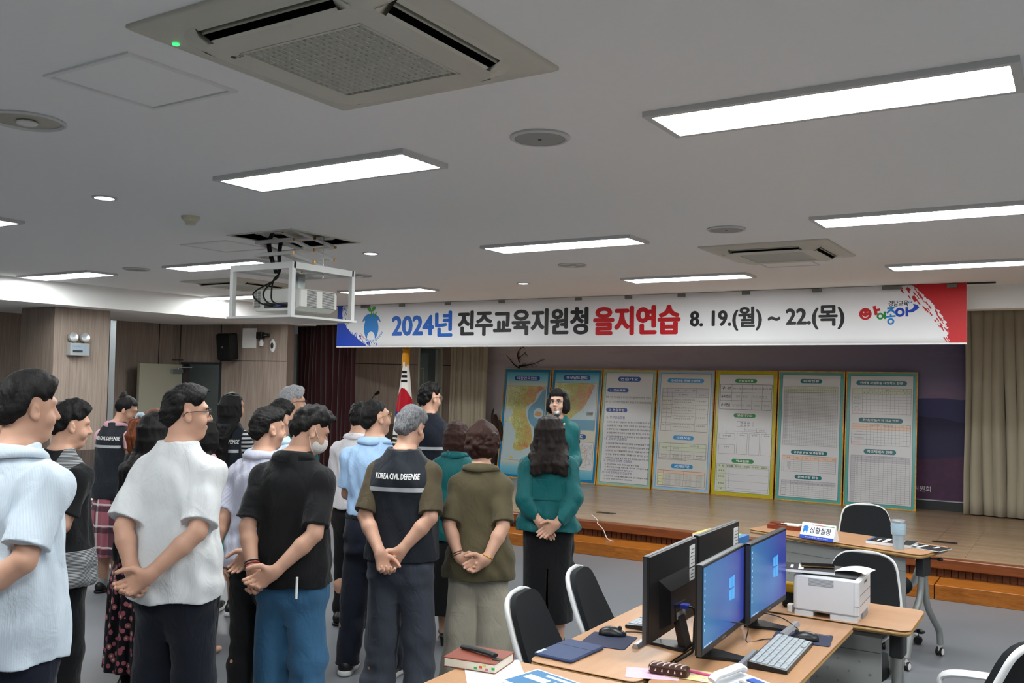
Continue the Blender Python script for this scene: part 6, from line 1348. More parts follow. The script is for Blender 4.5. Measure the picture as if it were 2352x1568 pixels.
def person(label, px, ytop, depth, heading, top=None, bottom=None, hair=('short', H_BLACK), pose='behind', fem=False, hyaw=0, hpitch=0, belly=0., wide=1., vest=None, collar=None, glasses=None, mask=False, shoes=None, skin=None, h=.006, face=False, stance=.10, extra=None, posemod=None):
    PCOUNT[0] += 1; seed = PCOUNT[0]; skin = skin or M_SKIN
    pos = ray(px, 870) * depth; gx, gy = pos.x, pos.y; height = CAMZ + ray(px, ytop).z * depth
    root = thing('person', label, 'person', (gx, gy, 0), -math.radians(heading), 'people standing in the hall')
    k = height / 1.70; hu = h / k; po = dict(POSES[pose]); po.update(posemod or {})
    st = stations(fem, belly, wide); shx = .150 * wide if not fem else .134 * wide; J = {}
    for s_, sx in (('R', 1), ('L', -1)):
        J[s_] = [V3(sx * shx, -.02, 1.328), V3(*po[s_][0]) * V3(.68 * wide if not fem else wide * .63, 1.10, .995), V3(*po[s_][1])]
    # ---- head frame
    HM = Matrix.Translation((0, .0, 1.455)) @ Matrix.Rotation(-math.radians(hyaw), 4, 'Z') @ Matrix.Rotation(math.radians(hpitch), 4, 'X') @ Matrix.Translation((0, .022, .125)) @ Matrix.Diagonal((.93, .90, .97, 1))
    hm = np.array(HM, np.float32); 
    def hp(*p): return tuple(hm[:3, :3] @ V3(*p) + hm[:3, 3])
    b = Sol(); hk = .97 if fem else 1.0
    tk = [(z, cx, c_, w * .86, f * .86, bk * .86) for z, cx, c_, w, f, bk in st]
    b.loft(tk)
    for sx in (-1, 1):
        b.cone((sx * .03, -.02, 1.42), (sx * shx * .92, -.02, 1.322), .045, .048, .04)
        A = J['R' if sx > 0 else 'L']; key = 'R' if sx > 0 else 'L'
        b.cone(A[0], A[1], .047, .039, .03); mid = A[1] * .68 + A[2] * .32; q = Sol(); q.cone(A[1], mid, .0385, .040, .012); q.cone(mid, A[2], .040, .0265, .012)
        q.cone(A[2] - unit(A[2] - A[1]) * .01, A[2] + unit(V3(*po[key][2])) * .025, .0255, .021, .018); hand_parts(q, A[2], po[key][2], po['n' + key], sx, po['c' + key])
        b.put(lambda p, q=q: q.value(p, .05), np.min([x[1] for x in q.p], 0), np.max([x[2] for x in q.p], 0), 'u', .006)
        hx_ = sx * .085; fx = sx * stance; b.cone((hx_, -.015, .84), (sx * (.045 + stance * .45), .005, .47), .078, .052, .04); b.cone((sx * (.045 + stance * .45), .005, .47), (fx, -.025, .30), .049, .052, .03); b.cone((fx, -.03, .30), (fx, -.025, .085), .051, .036, .03)
        b.cone((fx, -.045, .045), (fx + sx * .012, .10, .03), .034, .027, .03, flat=(0, 0, 1), fs=.8)
    nk = hp(0, -.02, -.03); b.cone((0, -.025, 1.40), nk, .058 if not fem else .049, .052 if not fem else .046, .03)
    b.ell(hp(0, -.012, .032), (.073 * hk, .092, .083), HM, .02); b.ell(hp(0, .020, -.030), (.060 * hk, .066, .078), HM, .03); b.ell(hp(0, .048, -.088), (.032, .032, .026), HM, .03)
    b.ell(hp(0, .074, .028), (.050, .018, .012), HM, .02)
    for sx in (-1, 1):
        b.ell(hp(sx * .040, .060, -.035), (.022, .022, .022), HM, .02); b.ell(hp(sx * .031, .092, .006), (.017, .013, .010), HM, .012, op='s')
        EM = HM @ Matrix.Rotation(sx * math.radians(-24), 4, 'Z') @ Matrix.Rotation(math.radians(12), 4, 'X'); b.ell(hp(sx * .077, -.008, -.008), (.0085, .019, .031), EM, .008); b.ell(hp(sx * .085, -.003, -.004), (.006, .010, .017), EM, .006, op='s')
    b.cone(hp(0, .083, .014), hp(0, .104, -.024), .0070, .0115, .010); b.cone(hp(-.011, .091, -.028), hp(.011, .091, -.028), .007, .007, .008)
    b.ell(hp(0, .083, -.058), (.022, .010, .0055), HM, .008); b.ell(hp(0, .080, -.068), (.018, .010, .006), HM, .008)
    P_, F_ = b.mesh(hu); body = mesh_obj('body', P_, F_, skin, root, k)
    g = dict(root=root, k=k, hu=hu, hp=hp, HM=HM, J=J, st=st, seed=seed, fem=fem, stance=stance, po=po, shx=shx)
    g['ease'] = (top or {}).get('ease', .016) + (.048 if vest else 0)
    if bottom: bottoms(g, **bottom)
    if top: g['top'] = tops(g, **top)
    if vest: vests(g, **vest)
    if collar: collars(g, **collar)
    hairs(g, *hair)
    if face: faces(g, face == 'lips')
    if glasses: spectacles(g, glasses)
    if mask: masks(g)
    if shoes: footwear(g, *shoes)
    if extra: extra(g)
    return root
def bld(g, s, name, mat, h=None, mi=None, parent=None):
    P_, F_ = s.mesh(h or g['hu']); return mesh_obj(name, P_, F_, mat, parent or g['root'], g['k'], None if mi is None else mi(P_, F_))
def tops(g, mat, name='shirt', sleeve=.72, hem=.80, tuck=False, ease=.016, cuff=.0, sr=(.058, .068), amp=.006, neck=.07, nz=1.418, flare=.0, blouse=.0, mi=None, freq=34):
    """a shirt or jacket: torso and sleeves cut at neck, cuffs and hem"""
    s = Sol(); st = g['st']; zs = [x for x in st if x[0] >= hem - .12]
    rows = []
    for z, cx, c_, w, f, bk in st:
        e = ease + (.028 * max(0, min(1, (1.14 - z) / .14)) + flare * max(0, (1.1 - z) / .3) if not tuck else blouse * math.exp(-((z - 1.03) / .05) ** 2))
        if z < 1.30 and not tuck:                       # cloth hangs straight below the chest
            w = max(w, .96 * np.interp(1.2, [q[0] for q in st], [q[3] for q in st])); f = max(f, .095); bk = max(bk, .098)
        rows.append((z, cx, c_, w + e, f + e, bk + e))
    low = min(r[0] for r in rows)
    if hem < low: rows.insert(0, (hem - .01,) + rows[0][1:])
    cuts = []
    for sx, key in ((1, 'R'), (-1, 'L')):
        A = g['J'][key]; d = A[1] - A[0]
        if sleeve <= 1: s.cone(A[0], A[0] + d * min(1.05, sleeve + .12), sr[0], sr[1], .03); cuts.append((A[0] + d * sleeve, d))
        else:
            w_ = max(sr[1], .060); s.cone(A[0], A[1], sr[0], w_, .03); e = A[2] - A[1]; q = sleeve - 1; s.cone(A[1], A[1] + e * .4, w_, .057, .02); s.cone(A[1] + e * .4, A[1] + e * q, .057, .045, .02); cuts.append((A[1] + e * q, e))
    s.folds(amp * 1.2, g['seed'] * 7, .35, freq)
    for c, n in cuts:
        nn = unit(n); s.put(lambda p, c=c, nn=nn: np.where((p[:, 0] * c[0] > 0) | (sleeve > 1), np.where(np.linalg.norm(p - c, axis=1) < .16, (p - c) @ nn, -1), -1), (-9, -9, -9), (9, 9, 9), 'i', 0)
    s.loft(rows, k=.022)
    for sx, key in ((1, 'R'), (-1, 'L')):
        A = g['J'][key]; s.cone((sx * .03, -.02, 1.405), tuple(A[0]), .048 + ease * .6, .052 + ease * .5, .05)
    s.folds(amp * .7, g['seed'] * 7 + 1, .3, freq); s.folds(amp * .75, g['seed'] * 7 + 3, .22, freq * 1.9); s.folds(amp * 1.1, g['seed'] * 7 + 5, 1.3, freq * 1.3, 1.16, .90)
    ph = g['seed']
    if tuck:
        q = Sol(); q.loft([(z, cx, c_, w + .024, f + .024, bk + .024) for z, cx, c_, w, f, bk in g['st'] if .85 < z < 1.15]); q.half((0, 0, hem + .012), (0, 0, 1)); q.half((0, 0, hem - .022), (0, 0, -1)); bld(g, q, 'belt', M_BLACK)
    s.put(lambda p: hem + (.006 if not tuck else 0) * np.sin(np.arctan2(p[:, 1], p[:, 0]) * 5 + ph) - p[:, 2], (-9, -9, -9), (9, 9, 9), 'i', 0)
    s.cone((0, -.014, nz + .052), (0, -.03, 1.75), neck, neck + .02, .004, op='s')
    o = bld(g, s, name, mat, mi=mi); g['top_sol'] = s; return o
def bottoms(g, mat, kind='trousers', hem=.06, waist=1.0, r=(.092, .072, .062), amp=.006, flare=0.0, name=None, slit=False, w1=None):
    s = Sol(); st = g['st']
    if kind == 'trousers':
        s.loft([(.66, 0, -.015, .05, .03, .04), (.71, 0, -.015, .11, .06, .08)] + [(z, cx, c_, w + .012, f + .012, bk + .012) for z, cx, c_, w, f, bk in st if z < waist + .08], k=.05); lg = Sol()
        for sx in (-1, 1):
            fx = sx * g['stance']; kx = sx * (.045 + g['stance'] * .45); r0 = min(r[0], .092)
            q = Sol(); q.cone((sx * .080, -.02, .82), (kx, .0, .47), r0, r[1], .05); q.cone((kx, .0, .47), (fx, -.028, max(hem, .05)), r[1], r[2], .03)
            lg.put(lambda p, q=q: q.value(p, .06), np.min([x[1] for x in q.p], 0), np.max([x[2] for x in q.p], 0), 'u', .010)
        s.put(lambda p, q=lg: q.value(p, .06), np.min([x[1] for x in lg.p], 0), np.max([x[2] for x in lg.p], 0), 'u', .05)
        s.folds(amp * .8, g['seed'] * 11, .3, 26); s.folds(amp * 1.3, g['seed'] * 5, 1.8, 42, .60, .12); s.folds(amp * .9, g['seed'] * 5 + 2, 1.6, 50, .62, .84)
        s.half((0, 0, waist), (0, 0, 1)); s.half((0, 0, hem), (0, 0, -1)); nm = name or 'trousers'
    else:
        w = dict((round(z, 2), (a, f, bk)) for z, _, _, a, f, bk in st); hw = w1 or .185 + flare
        s.loft([(z, cx, c_, a + .012, f + .014, bk + .014) for z, cx, c_, a, f, bk in st if .84 <= z < waist + .08] + [(.70, 0, -.015, .182 + flare * .4, .12 + flare * .4, .135 + flare * .4), (hem - .02, 0, -.01, hw, .125 + flare, .13 + flare)], k=.02, n=2.2)
        s.folds(amp, g['seed'] * 11, .12, 26)
        if flare > .02: s.custom(lambda p: -.010 * np.sin(np.arctan2(p[:, 1], p[:, 0]) * 13) * np.clip((.85 - p[:, 2]) / .3, 0, 1))
        if slit: s.put(lambda p: np.maximum(np.abs(p[:, 0]) - .005 - .02 * np.clip(.6 - p[:, 2], 0, 1), np.maximum(p[:, 1] + .02, p[:, 2] - .62)), (-.05, -.3, 0), (.05, .0, .65), 's', .003)
        s.half((0, 0, waist), (0, 0, 1)); s.half((0, 0, hem), (0, 0, -1)); nm = name or 'skirt'
    return bld(g, s, nm, mat)
def drape(g, target, name, mat, flat, off=.003, parent=None, y0=-.6, dirn=1):
    """lay flat lettering or tape (x, z) on the back of a garment"""
    k = g['k']; me = target.data; bv = BVHTree.FromPolygons([v.co for v in me.vertices], [tuple(p.vertices) for p in me.polygons]); v = []
    lp = None
    for x, z, _ in flat.v:
        hit = bv.ray_cast(Vector((x * k, y0, z * k)), Vector((0, dirn, 0))); p = hit[0] if hit[0] else Vector((x * k, -.1, z * k)); v.append((p.x, p.y - off * dirn, p.z))
    flat.v = v; return flat.build(name, mat, parent or target)
def vests(g, mat=None, hem=.86, words=True, hw=.160, tape_z=1.245, text_z=1.312, tw=.245):
    if g['fem']: hw = .142
    s = Sol(); e = .036
    s.loft([(z, cx, c_, max(w, .165 if not g['fem'] else .148) + e, max(f, .1) + e, max(bk, .1) + e) if z < 1.3 else (z, cx, c_, w + e * .8, f + e, bk + e) for z, cx, c_, w, f, bk in g['st']], k=.03)
    for sx, key in ((1, 'R'), (-1, 'L')):
        A = g['J'][key]; s.cone((sx * .03, -.02, 1.400), tuple(A[0] * V3(.9, 1, 1)), .070, .070, .05)
    s.folds(.003, g['seed'] * 13, .35, 30); s.folds(.002, g['seed'] * 3, .6, 60)
    s.put(lambda p: np.abs(p[:, 0]) - (hw + .06 * np.clip(1.24 - p[:, 2], 0, 1) * 2 - .10 * np.clip(p[:, 2] - 1.33, 0, 1)), (-9, -9, -9), (9, 9, 9), 'i', 0)
    for sx, key in ((1, 'R'), (-1, 'L')):
        A = g['J'][key]; s.cone(tuple(A[0] + V3(sx * .045, 0, -.03)), tuple(A[0] + V3(sx * .08, 0, -.16)), .075, .07, .01, op='s')
    s.half((0, 0, hem), (0, 0, -1)); s.cone((0, -.012, 1.462), (0, -.03, 1.75), .074, .09, .004, op='s'); s.ell((0, .09, 1.40), (.05, .08, .12), None, .01, op='s')
    o = bld(g, s, 'vest', mat or C_VEST)
    q = Flat(); n = 40
    q.strip([(-hw + 2 * hw * i / n, tape_z) for i in range(n + 1)], [(-hw + 2 * hw * i / n, tape_z + .023) for i in range(n + 1)]); drape(g, o, 'reflective_tape', C_REFL, q, .003)
    if words: q = Flat(); text(q, 'KOREA CIVIL DEFENSE', 0, text_z, .030, w=tw * 1.06, align='C', bold=.028, res=2); drape(g, o, 'back_lettering', M_WHITE, q, .004)
    return o
def collars(g, mat, r=(.064, .076), z=1.468, fold=True, band=.0, tilt=.20):
    """folded shirt collar: a band round the neck and a leaf turned down over it"""
    b = MB(); b.smooth = True; n = 40; k = g['k']; R = []
    rows = [(r[0] - .002, z - .05), (r[0], z - .004), (r[0] + .003, z), (r[0] + .008, z - .002), (r[1] + .006, z - .030), (r[1] + .016, z - .056 - band)] if fold else [(r[0] - .002, z - .05), (r[0] - .002, z - .012), (r[0] + .002, z - .008), (r[0] + .007, z - .012), (r[1], z - .05)]
    for i, (rr_, zz) in enumerate(rows):
        L = []
        for j in range(n + 1):
            a = math.radians(-90 + 8 + (360 - 16) * j / n) + math.pi; fr = max(0, math.sin(a)); x = rr_ * math.cos(a) * 1.08; y = rr_ * math.sin(a) * 1.0 - .022
            if fold and i >= 4: zz2 = zz - .02 * fr ** 2 + .022 * abs(math.cos(a)) ** 1.5; x *= 1 + .16 * abs(math.cos(a)) ** 2
            else: zz2 = zz
            L.append((x * k, (y + .02 * fr) * k, (zz2 - tilt * (y + .06) * .9 - .0) * k))
        R.append(L)
    b.loft(R, cap=False, closed=False); o = b.build('collar', mat, g['root']); md = o.modifiers.new('s', 'SOLIDIFY'); md.thickness = .003; md.offset = 1; return o
def hairs(g, kind, mat, *opt):
    s = Sol(); hp, HM, fem = g['hp'], g['HM'], g['fem']; seed = g['seed']; rr = np.random.RandomState(seed); hk = .97 if fem else 1
    hmi = np.array(HM.inverted(), np.float32)
    def loc(p): return p @ hmi[:3, :3].T + hmi[:3, 3]
    vol = opt[0] if opt else 1.0
    if kind in ('short', 'thin', 'fade'):
        th = {'short': .009, 'thin': .005, 'fade': .007}[kind] * vol
        s.ell(hp(0, -.014, .034), (.073 + th * .75, .093 + th, .084 + th), HM, .02)
        if kind != 'thin': s.ell(hp(0, .015, .075), (.066, .082, .048 + th), HM, .03); s.ell(hp(.02, .05, .082), (.045, .045, .034), HM, .02)
        s.cone(hp(0, -.066, -.015), hp(0, -.056, -.058), .050 + th * .3, .042, .02)
        def limit(q):
            return np.interp(q[:, 1], [-.12, -.07, -.035, -.022, .010, .022, .045, .06, .075, .09], [-.062, -.056, -.034, .026, .030, .016, .030, .062, .080, .10] if kind != 'thin' else [-.060, -.052, -.03, .026, .030, .018, .040, .080, .10, .13])
        def cut(p):
            q = loc(p); return (limit(q) - q[:, 2]) * .8
        def taper(p):
            q = loc(p); u = np.clip(1 - (q[:, 2] - limit(q)) / (.055 if kind == 'fade' else .04), 0, 1); return (th + .004) * u * u * (q[:, 1] < .05)
        s.custom(taper); s.put(cut, (-9, -9, -9), (9, 9, 9), 'i', 0)
        s.folds(.0032 * vol ** .5, seed * 5 + 1, .6, 120); s.folds(.0016, seed * 5 + 2, 1, 330)
    else:
        s.ell(hp(0, -.014, .034), (.084 * hk * (1.12 if kind == 'wavy' else 1), .104, .094), HM, .02)
        if kind in ('wavy', 'curl'): s.ell(hp(0, -.04, -.03 if kind == 'wavy' else -.015), (.105, .078, .09), HM, .03)
        if kind == 'curl': s.ell(hp(0, -.02, .05), (.098, .110, .092), HM, .03)
        def shell(p):
            q = loc(p); return np.where((q[:, 1] > .035) & (q[:, 2] < .065), np.minimum(q[:, 1] - .035, .065 - q[:, 2]), -1)
        L = {'long': .34, 'wavy': .225, 'bob': .085, 'bun': -.01, 'pony': .0, 'wave_short': .035, 'curl': .02}[kind]; tips = []
        bk = -.10
        if kind == 'curl':
            for i in range(150):
                a = math.radians(-90 + rr.uniform(-125, 125)); e = rr.uniform(-1.0, .75); d = (math.cos(a) * math.cos(e), math.sin(a) * math.cos(e), math.sin(e)); u = .5 - e * .35
                s.ell(hp(d[0] * .100, -.028 + d[1] * .100, .010 + d[2] * .105), (.013 + .008 * u, .013 + .008 * u, .012 + .006 * u), HM, .005)
        if kind in ('long', 'wavy', 'bob', 'wave_short'):
            N = 26
            for i in range(N):
                a = math.radians(-90 + (i - (N - 1) / 2) / (N - 1) * (215 if kind != 'long' else 200)); full = {'wavy': 1.22, 'curl': 1.24, 'bob': 1.08}.get(kind, 1.0); x0, y0 = math.cos(a) * .082 * hk * full, math.sin(a) * .10 - .014; ln = L * rr.uniform(.9, 1.08)
                P0 = hp(x0 * .75, y0 * .75, .085); P1 = hp(x0 * 1.02, y0 * 1.0, .02); P2 = hp(x0 * 1.08, y0 * .98, -.055)
                sw = {'wavy': .014, 'curl': .016}.get(kind, .003); tuckin = .75 if kind in ('bob', 'wave_short') else ({'wavy': 1.12, 'curl': 1.02}.get(kind, .85))
                c2 = V3(*P2); down = V3(0, 0, -1); pts = [V3(*P0), V3(*P1), c2]; m = 4; prev = c2
                for j in range(1, m + 1):
                    u = j / m; ctr = V3(*hp(0, -.03, -.055)); ctr[2] = c2[2]; out = (c2 - ctr); out[2] = 0
                    q = ctr + out * (1 + (tuckin - 1) * u) + down * ln * u + unit(out + 1e-6) * (sw * math.sin(u * 7 + i * 1.3)) + V3(rr.normal() * sw * .5, 0, 0)
                    if q[2] < 1.45: q[1] = min(q[1], -.06 - (1.45 - q[2]) * 1.1, -.06) if q[2] > 1.37 else min(q[1], -.128 - g.get('ease', .02) - .015 * rr.rand())
                    pts.append(q)
                if kind in ('wave_short', 'curl'): pts[-1] = pts[-1] + unit(out) * .03 + V3(0, 0, .02)
                R = [.014, .017, .018] + [(.021 if kind == 'wavy' else .0175) - .0075 * (j / m) for j in range(1, m + 1)]; s.chain(pts, R, .010)
        s.put(shell, (-9, -9, -9), (9, 9, 9), 'i', 0)
        if kind == 'wave_short':
            for sx in (-1, 1): s.ell(hp(sx * .072, -.02, -.01), (.034, .055, .075), HM, .03)
            s.ell(hp(0, .035, .085), (.075, .05, .035), HM, .03)
        if kind in ('bun', 'pony'):
            s.put(lambda p: np.interp(loc(p)[:, 1], [-.12, -.05, .0, .05, .09], [-.06, -.055, .0, .045, .085]) - loc(p)[:, 2], (-9, -9, -9), (9, 9, 9), 'i', 0)
        if kind == 'bun':
            pass
        s.folds(.0018 if kind != 'curl' else .006, seed * 5 + 1, .25 if kind != 'curl' else .9, 150 if kind != 'curl' else 75)
    o = bld(g, s, 'hair', mat, h=min(g['hu'], .0055))
    if kind == 'bun':
        q = Sol(); q.ell(hp(0, -.075, .105), (.036, .034, .030), HM); q.ell(hp(.012, -.085, .128), (.02, .018, .016), HM); q.ell(hp(-.015, -.078, .122), (.018, .018, .018), HM); q.folds(.003, 5, 1, 160); bld(g, q, 'hair_bun', H_DBROWN, h=.005)
        q = Sol(); q.cone(hp(-.05, -.062, .075), hp(.05, -.062, .075), .009, .009, .01); q.cone(hp(-.05, -.062, .075), hp(0, -.108, .085), .008, .009, .01); bld(g, q, 'hair_clip', M_BLACK, h=.005)
    if kind == 'pony':
        q = Sol(); base = V3(*hp(0, -.10, .035))
        for i in range(16):
            a = rr.uniform(0, 6.28); e = V3(math.cos(a) * .02, -.02 + math.sin(a) * .015, 0); P = [base + e * .5, base + e * 1.6 + V3(0, -.045, -.02), base + e * 2.2 + V3(.0, -.055, -.12), base + e * 2.0 + V3(.0, -.045, -.22), base + e * 1.2 + V3(0, -.04, -.32 + .03 * rr.rand())]
            P = [p + V3(*(rr.normal(size=3) * .006)) for p in P]; q.chain(P, [.013, .015, .016, .013, .005], .008)
        bld(g, q, 'ponytail', mat, h=.0055); q = Sol()
        for i in range(9): a = i / 9 * 6.28; q.ell(tuple(base + V3(math.cos(a) * .036, -.034, math.sin(a) * .034)), (.021, .018, .020), None, .012)
        q.folds(.002, 9, 1, 180); bld(g, q, 'scrunchie', m_cl('pale_blue_scrunchie', 'b4c6d2'), h=.005)
    return o
def hq(g, b, name, mat, parent=None):
    """small head parts are drawn in head coordinates and carried into place"""
    b.v = [tuple((g['HM'] @ Vector(v)) * g['k']) for v in b.v]; return b.build(name, mat, parent or g['root'], smooth=True)
def faces(g, lips=True):
    for sx in (-1, 1):
        b = MB(); b.ball((sx * .031, .0700, .005), (.0125, .0120, .0066), 14, 10); e = hq(g, b, 'eye', M_EYEW); b = MB(); b.ball((sx * .031, .0792, .005), (.0052, .0036, .0052), 12, 8); hq(g, b, 'iris', M_EYE, e)
        b = MB(); b.tube(catmull([(sx * .014, .0945, .022), (sx * .03, .0935, .027), (sx * .047, .080, .022)], 4), [.0028] * 9, 6, sq=(1.2, .6)); hq(g, b, 'eyebrow', M_BROW)
        b = MB(); b.tube(catmull([(sx * .017, .0825, .0065), (sx * .031, .0842, .0112), (sx * .046, .0735, .0065)], 4), .0016, 6); hq(g, b, 'eyelid', M_BROW)
    if not lips: return
    b = MB(); b.tube(catmull([(-.018, .0835, -.0615), (-.007, .0935, -.0575), (0, .0928, -.0585), (.007, .0935, -.0575), (.018, .0835, -.0615)], 4), [.0015, .002, .0026, .003, .003, .003, .003, .003, .0028, .003, .003, .003, .003, .003, .0026, .002, .0015], 8); b.tube(catmull([(-.016, .083, -.0645), (0, .0905, -.0695), (.016, .083, -.0645)], 4), [.0015, .0025, .003, .0035, .0035, .0035, .003, .0025, .0015], 8); hq(g, b, 'lips', M_LIP)
def spectacles(g, mat):
    b = MB()
    for sx in (-1, 1):
        pts = [(sx * (.034 + .022 * math.cos(a)), .104 - .012 * abs(math.cos(a)) * (1 if math.cos(a) > 0 else .2), .004 + .0175 * math.sin(a)) for a in [2 * math.pi * i / 18 for i in range(19)]]; b.tube(pts, .0016, 6)
        b.tube([(sx * .056, .094, .010), (sx * .073, .075, .012), (sx * .078, .02, .012), (sx * .080, -.015, .008), (sx * .080, -.03, -.008)], .0018, 6)
    b.tube(catmull([(-.012, .104, .008), (0, .107, .011), (.012, .104, .008)], 4), .0015, 6); o = hq(g, b, 'glasses', mat)
    return o
def masks(g):
    s = Sol(); hp, HM = g['hp'], g['HM']; s.ell(hp(0, .042, -.050), (.064, .068, .056), HM, .02); s.ell(hp(0, .085, -.035), (.028, .028, .032), HM, .03)
    hmi = np.array(HM.inverted(), np.float32); loc = lambda p: p @ hmi[:3, :3].T + hmi[:3, 3]
    s.put(lambda p: np.maximum(.030 - loc(p)[:, 1] + .15 * loc(p)[:, 2], np.maximum(loc(p)[:, 2] + .012 - .2 * np.clip(.02 - np.abs(loc(p)[:, 0]), 0, 1), -.112 - loc(p)[:, 2])), (-9, -9, -9), (9, 9, 9), 'i', 0)
    o = bld(g, s, 'face_mask', m_cl('white_face_mask', 'd3d0cd', rough=.9), h=.0045)
    b = MB()
    for sx in (-1, 1): b.tube(catmull([(sx * .050, .064, -.034), (sx * .066, .036, -.018), (sx * .074, .012, .002), (sx * .083, -.012, .024)], 4), .0018, 6); b.tube(catmull([(sx * .044, .050, -.092), (sx * .062, .026, -.080), (sx * .073, .004, -.055), (sx * .083, -.018, -.030)], 4), .0018, 6)
    hq(g, b, 'ear_loops', M_WHITE, o)
def footwear(g, kind='shoe', mat=None, sole=None):
    k = g['k']; mat = mat or C_SHOE
    for sx in (-1, 1):
        fx = sx * g['stance']; s = Sol(); tw = sx * .015
        if kind == 'heel':
            s.cone((fx, -.06, .075), (fx + tw, .03, .04), .030, .030, .03, flat=(0, 0, 1), fs=.5); s.cone((fx + tw, .03, .035), (fx + tw * 1.5, .105, .022), .033, .026, .03, flat=(0, 0, 1), fs=.6); s.cone((fx, -.075, .07), (fx, -.08, .012), .019, .012, .02); s.half((0, 0, .002), (0, 0, -1)); o = bld(g, s, 'shoe', mat, h=.006)
            b = MB(); b.tube([((fx + .040 * math.cos(a)) * k, (-.028 + .043 * math.sin(a)) * k, (.105 + .012 * math.sin(a)) * k) for a in [2 * math.pi * i / 20 for i in range(21)]], .004, 6); b.build('ankle_strap', mat, o); continue
        s.cone((fx, -.062, .05), (fx + tw, .06, .045), .043, .040, .03); s.cone((fx + tw, .06, .04), (fx + tw * 1.6, .145, .034), .042, .034, .03, flat=(0, 0, 1), fs=.8)
        if kind in ('sneaker', 'shoe'): s.cone((fx, -.045, .06), (fx, -.035, .095), .042, .040, .02)
        s.half((0, 0, .022), (0, 0, -1)); o = bld(g, s, 'shoe', mat, h=.0065)
        q = Sol(); t = .034 if sole is C_SOLE else .022
        for a, c in (((fx, -.066, .012), (fx + tw, .06, .012)), ((fx + tw, .06, .012), (fx + tw * 1.6, .150, .014))): q.cone(a, c, .046, .041, .02)
        q.half((0, 0, t), (0, 0, 1)); q.half((0, 0, .001), (0, 0, -1)); bld(g, q, 'sole', sole or M_BLACK, h=.0065, parent=o)
        if kind == 'slipon': q = Sol(); q.cone((fx, -.035, .05), (fx, -.03, .125), .040, .040, .02); q.half((0, 0, .125), (0, 0, 1)); bld(g, q, 'sock', C_SOCK, h=.0065)
# ------------------------------------------------------------------ the people, from the left of the photo
def belt(g, mat=None): pass
def white_pen(g):
    b = MB(); k = g['k']; b.cyl((.112 * k, -.176 * k, .80 * k), (.117 * k, -.182 * k, .90 * k), .0055); b.build('pocket_pen', M_WHITE, g['root'])
def bracelet(key, mat, name='bracelet', r=.031, n=1):
    def f(g):
        A = g['J'][key]; d = unit(A[2] - A[1]); k = g['k']
        for j in range(n):
            c = A[2] - d * (.012 + .012 * j); a = unit(np.cross(d, V3(0, 0, 1))); b_ = np.cross(d, a); q = MB(); q.tube([tuple((c + (a * math.cos(t) + b_ * math.sin(t)) * r) * k) for t in [2 * math.pi * i / 20 for i in range(21)]], .0038, 6); q.build(name, mat, g['root'], smooth=True)
    return f
def many(*fs):
    def f(g):
        for x in fs: x(g)
    return f
person('dark haired person in a charcoal vest cut by the left edge of the photo', -22, 903, 5.2, -15, top=dict(mat=C_VEST, sleeve=.7, hem=.84), bottom=dict(mat=C_BLACK), hair=('short', H_BLACK), pose='front', hyaw=35, h=.008)
person('man in a fine striped white short sleeved shirt at far left foreground', 50, 857, 3.2, -12, top=dict(mat=C_STRIPE, sleeve=.80, hem=.775, ease=0.018, sr=(0.062, 0.071), amp=.006), bottom=dict(mat=C_NAVY, r=(.108, .085, .075)), hair=('short', H_BLACK, 1.3), collar=dict(mat=C_STRIPE, r=(.068, .084)), pose='behind_left', hyaw=22, hpitch=-2, wide=.97, h=.005)
person('man in a black tee with grey dotted shoulders behind the white shirted man', 150, 922, 4.45, -5, top=dict(mat=[C_BLACK, C_MESHG], sleeve=.78, hem=.80, ease=0.016, sr=(0.059, 0.067), mi=lambda P, F: (((P[F].mean(1)[:, 2] > 1.30) & (np.abs(P[F].mean(1)[:, 0]) > .075) & (np.abs(P[F].mean(1)[:, 0]) < .155)) | ((P[F].mean(1)[:, 2] < .98) & (np.abs(P[F].mean(1)[:, 0]) > .10))).astype(int)), bottom=dict(mat=C_BLACK), hair=('short', H_BLACK, 2.0), pose='behind_left', hyaw=28, hpitch=-6, h=.0055)
person('woman with a hair bun, charcoal vest and pink plaid skirt by the pillar', 274, 905, 7.55, -12, top=dict(mat=C_PINK, sleeve=.4, hem=.92, ease=0.0), bottom=dict(mat=C_PLAID, kind='skirt', hem=.32, flare=.03), vest=dict(hem=.81, tw=.25), hair=('bun', H_BLACK), collar=dict(mat=C_PINK), pose='front', fem=True, hyaw=58, hpitch=-22, shoes=('slipon', C_SHOE), stance=.07, h=.007)
person('woman with an auburn ponytail tied with a pale blue scrunchie', 350, 938, 6.2, -5, top=dict(mat=C_VEST, sleeve=.6, hem=.80), bottom=dict(mat=C_BLACK), hair=('pony', H_GINGER), pose='front', fem=True, hyaw=35, hpitch=-8, h=.0075)
person('woman with long straight black hair in black, behind the man in the white tee', 356, 945, 5.2, -20, top=dict(mat=C_BLACK, sleeve=1.6, hem=.80), bottom=dict(mat=C_FLORAL, kind='skirt', hem=.16, flare=.06), hair=('long', H_BLACK), pose='front', fem=True, hyaw=5, shoes=('shoe', C_SHOE), h=.007)
person('man in a plain white tee and glasses with hands clasped behind him', 422, 886, 4, -20, top=dict(mat=C_WHITE, name='tee_shirt', sleeve=.86, hem=.815, ease=0.020, sr=(0.063, 0.073), amp=.0045, neck=.058, nz=1.432), bottom=dict(mat=C_NAVY2, r=(.115, .09, .08)), hair=('fade', H_BLACK, 1.5), pose='behind', hyaw=52, hpitch=1, belly=.03, wide=.95, glasses=M_BLACK, h=.005, face=True)
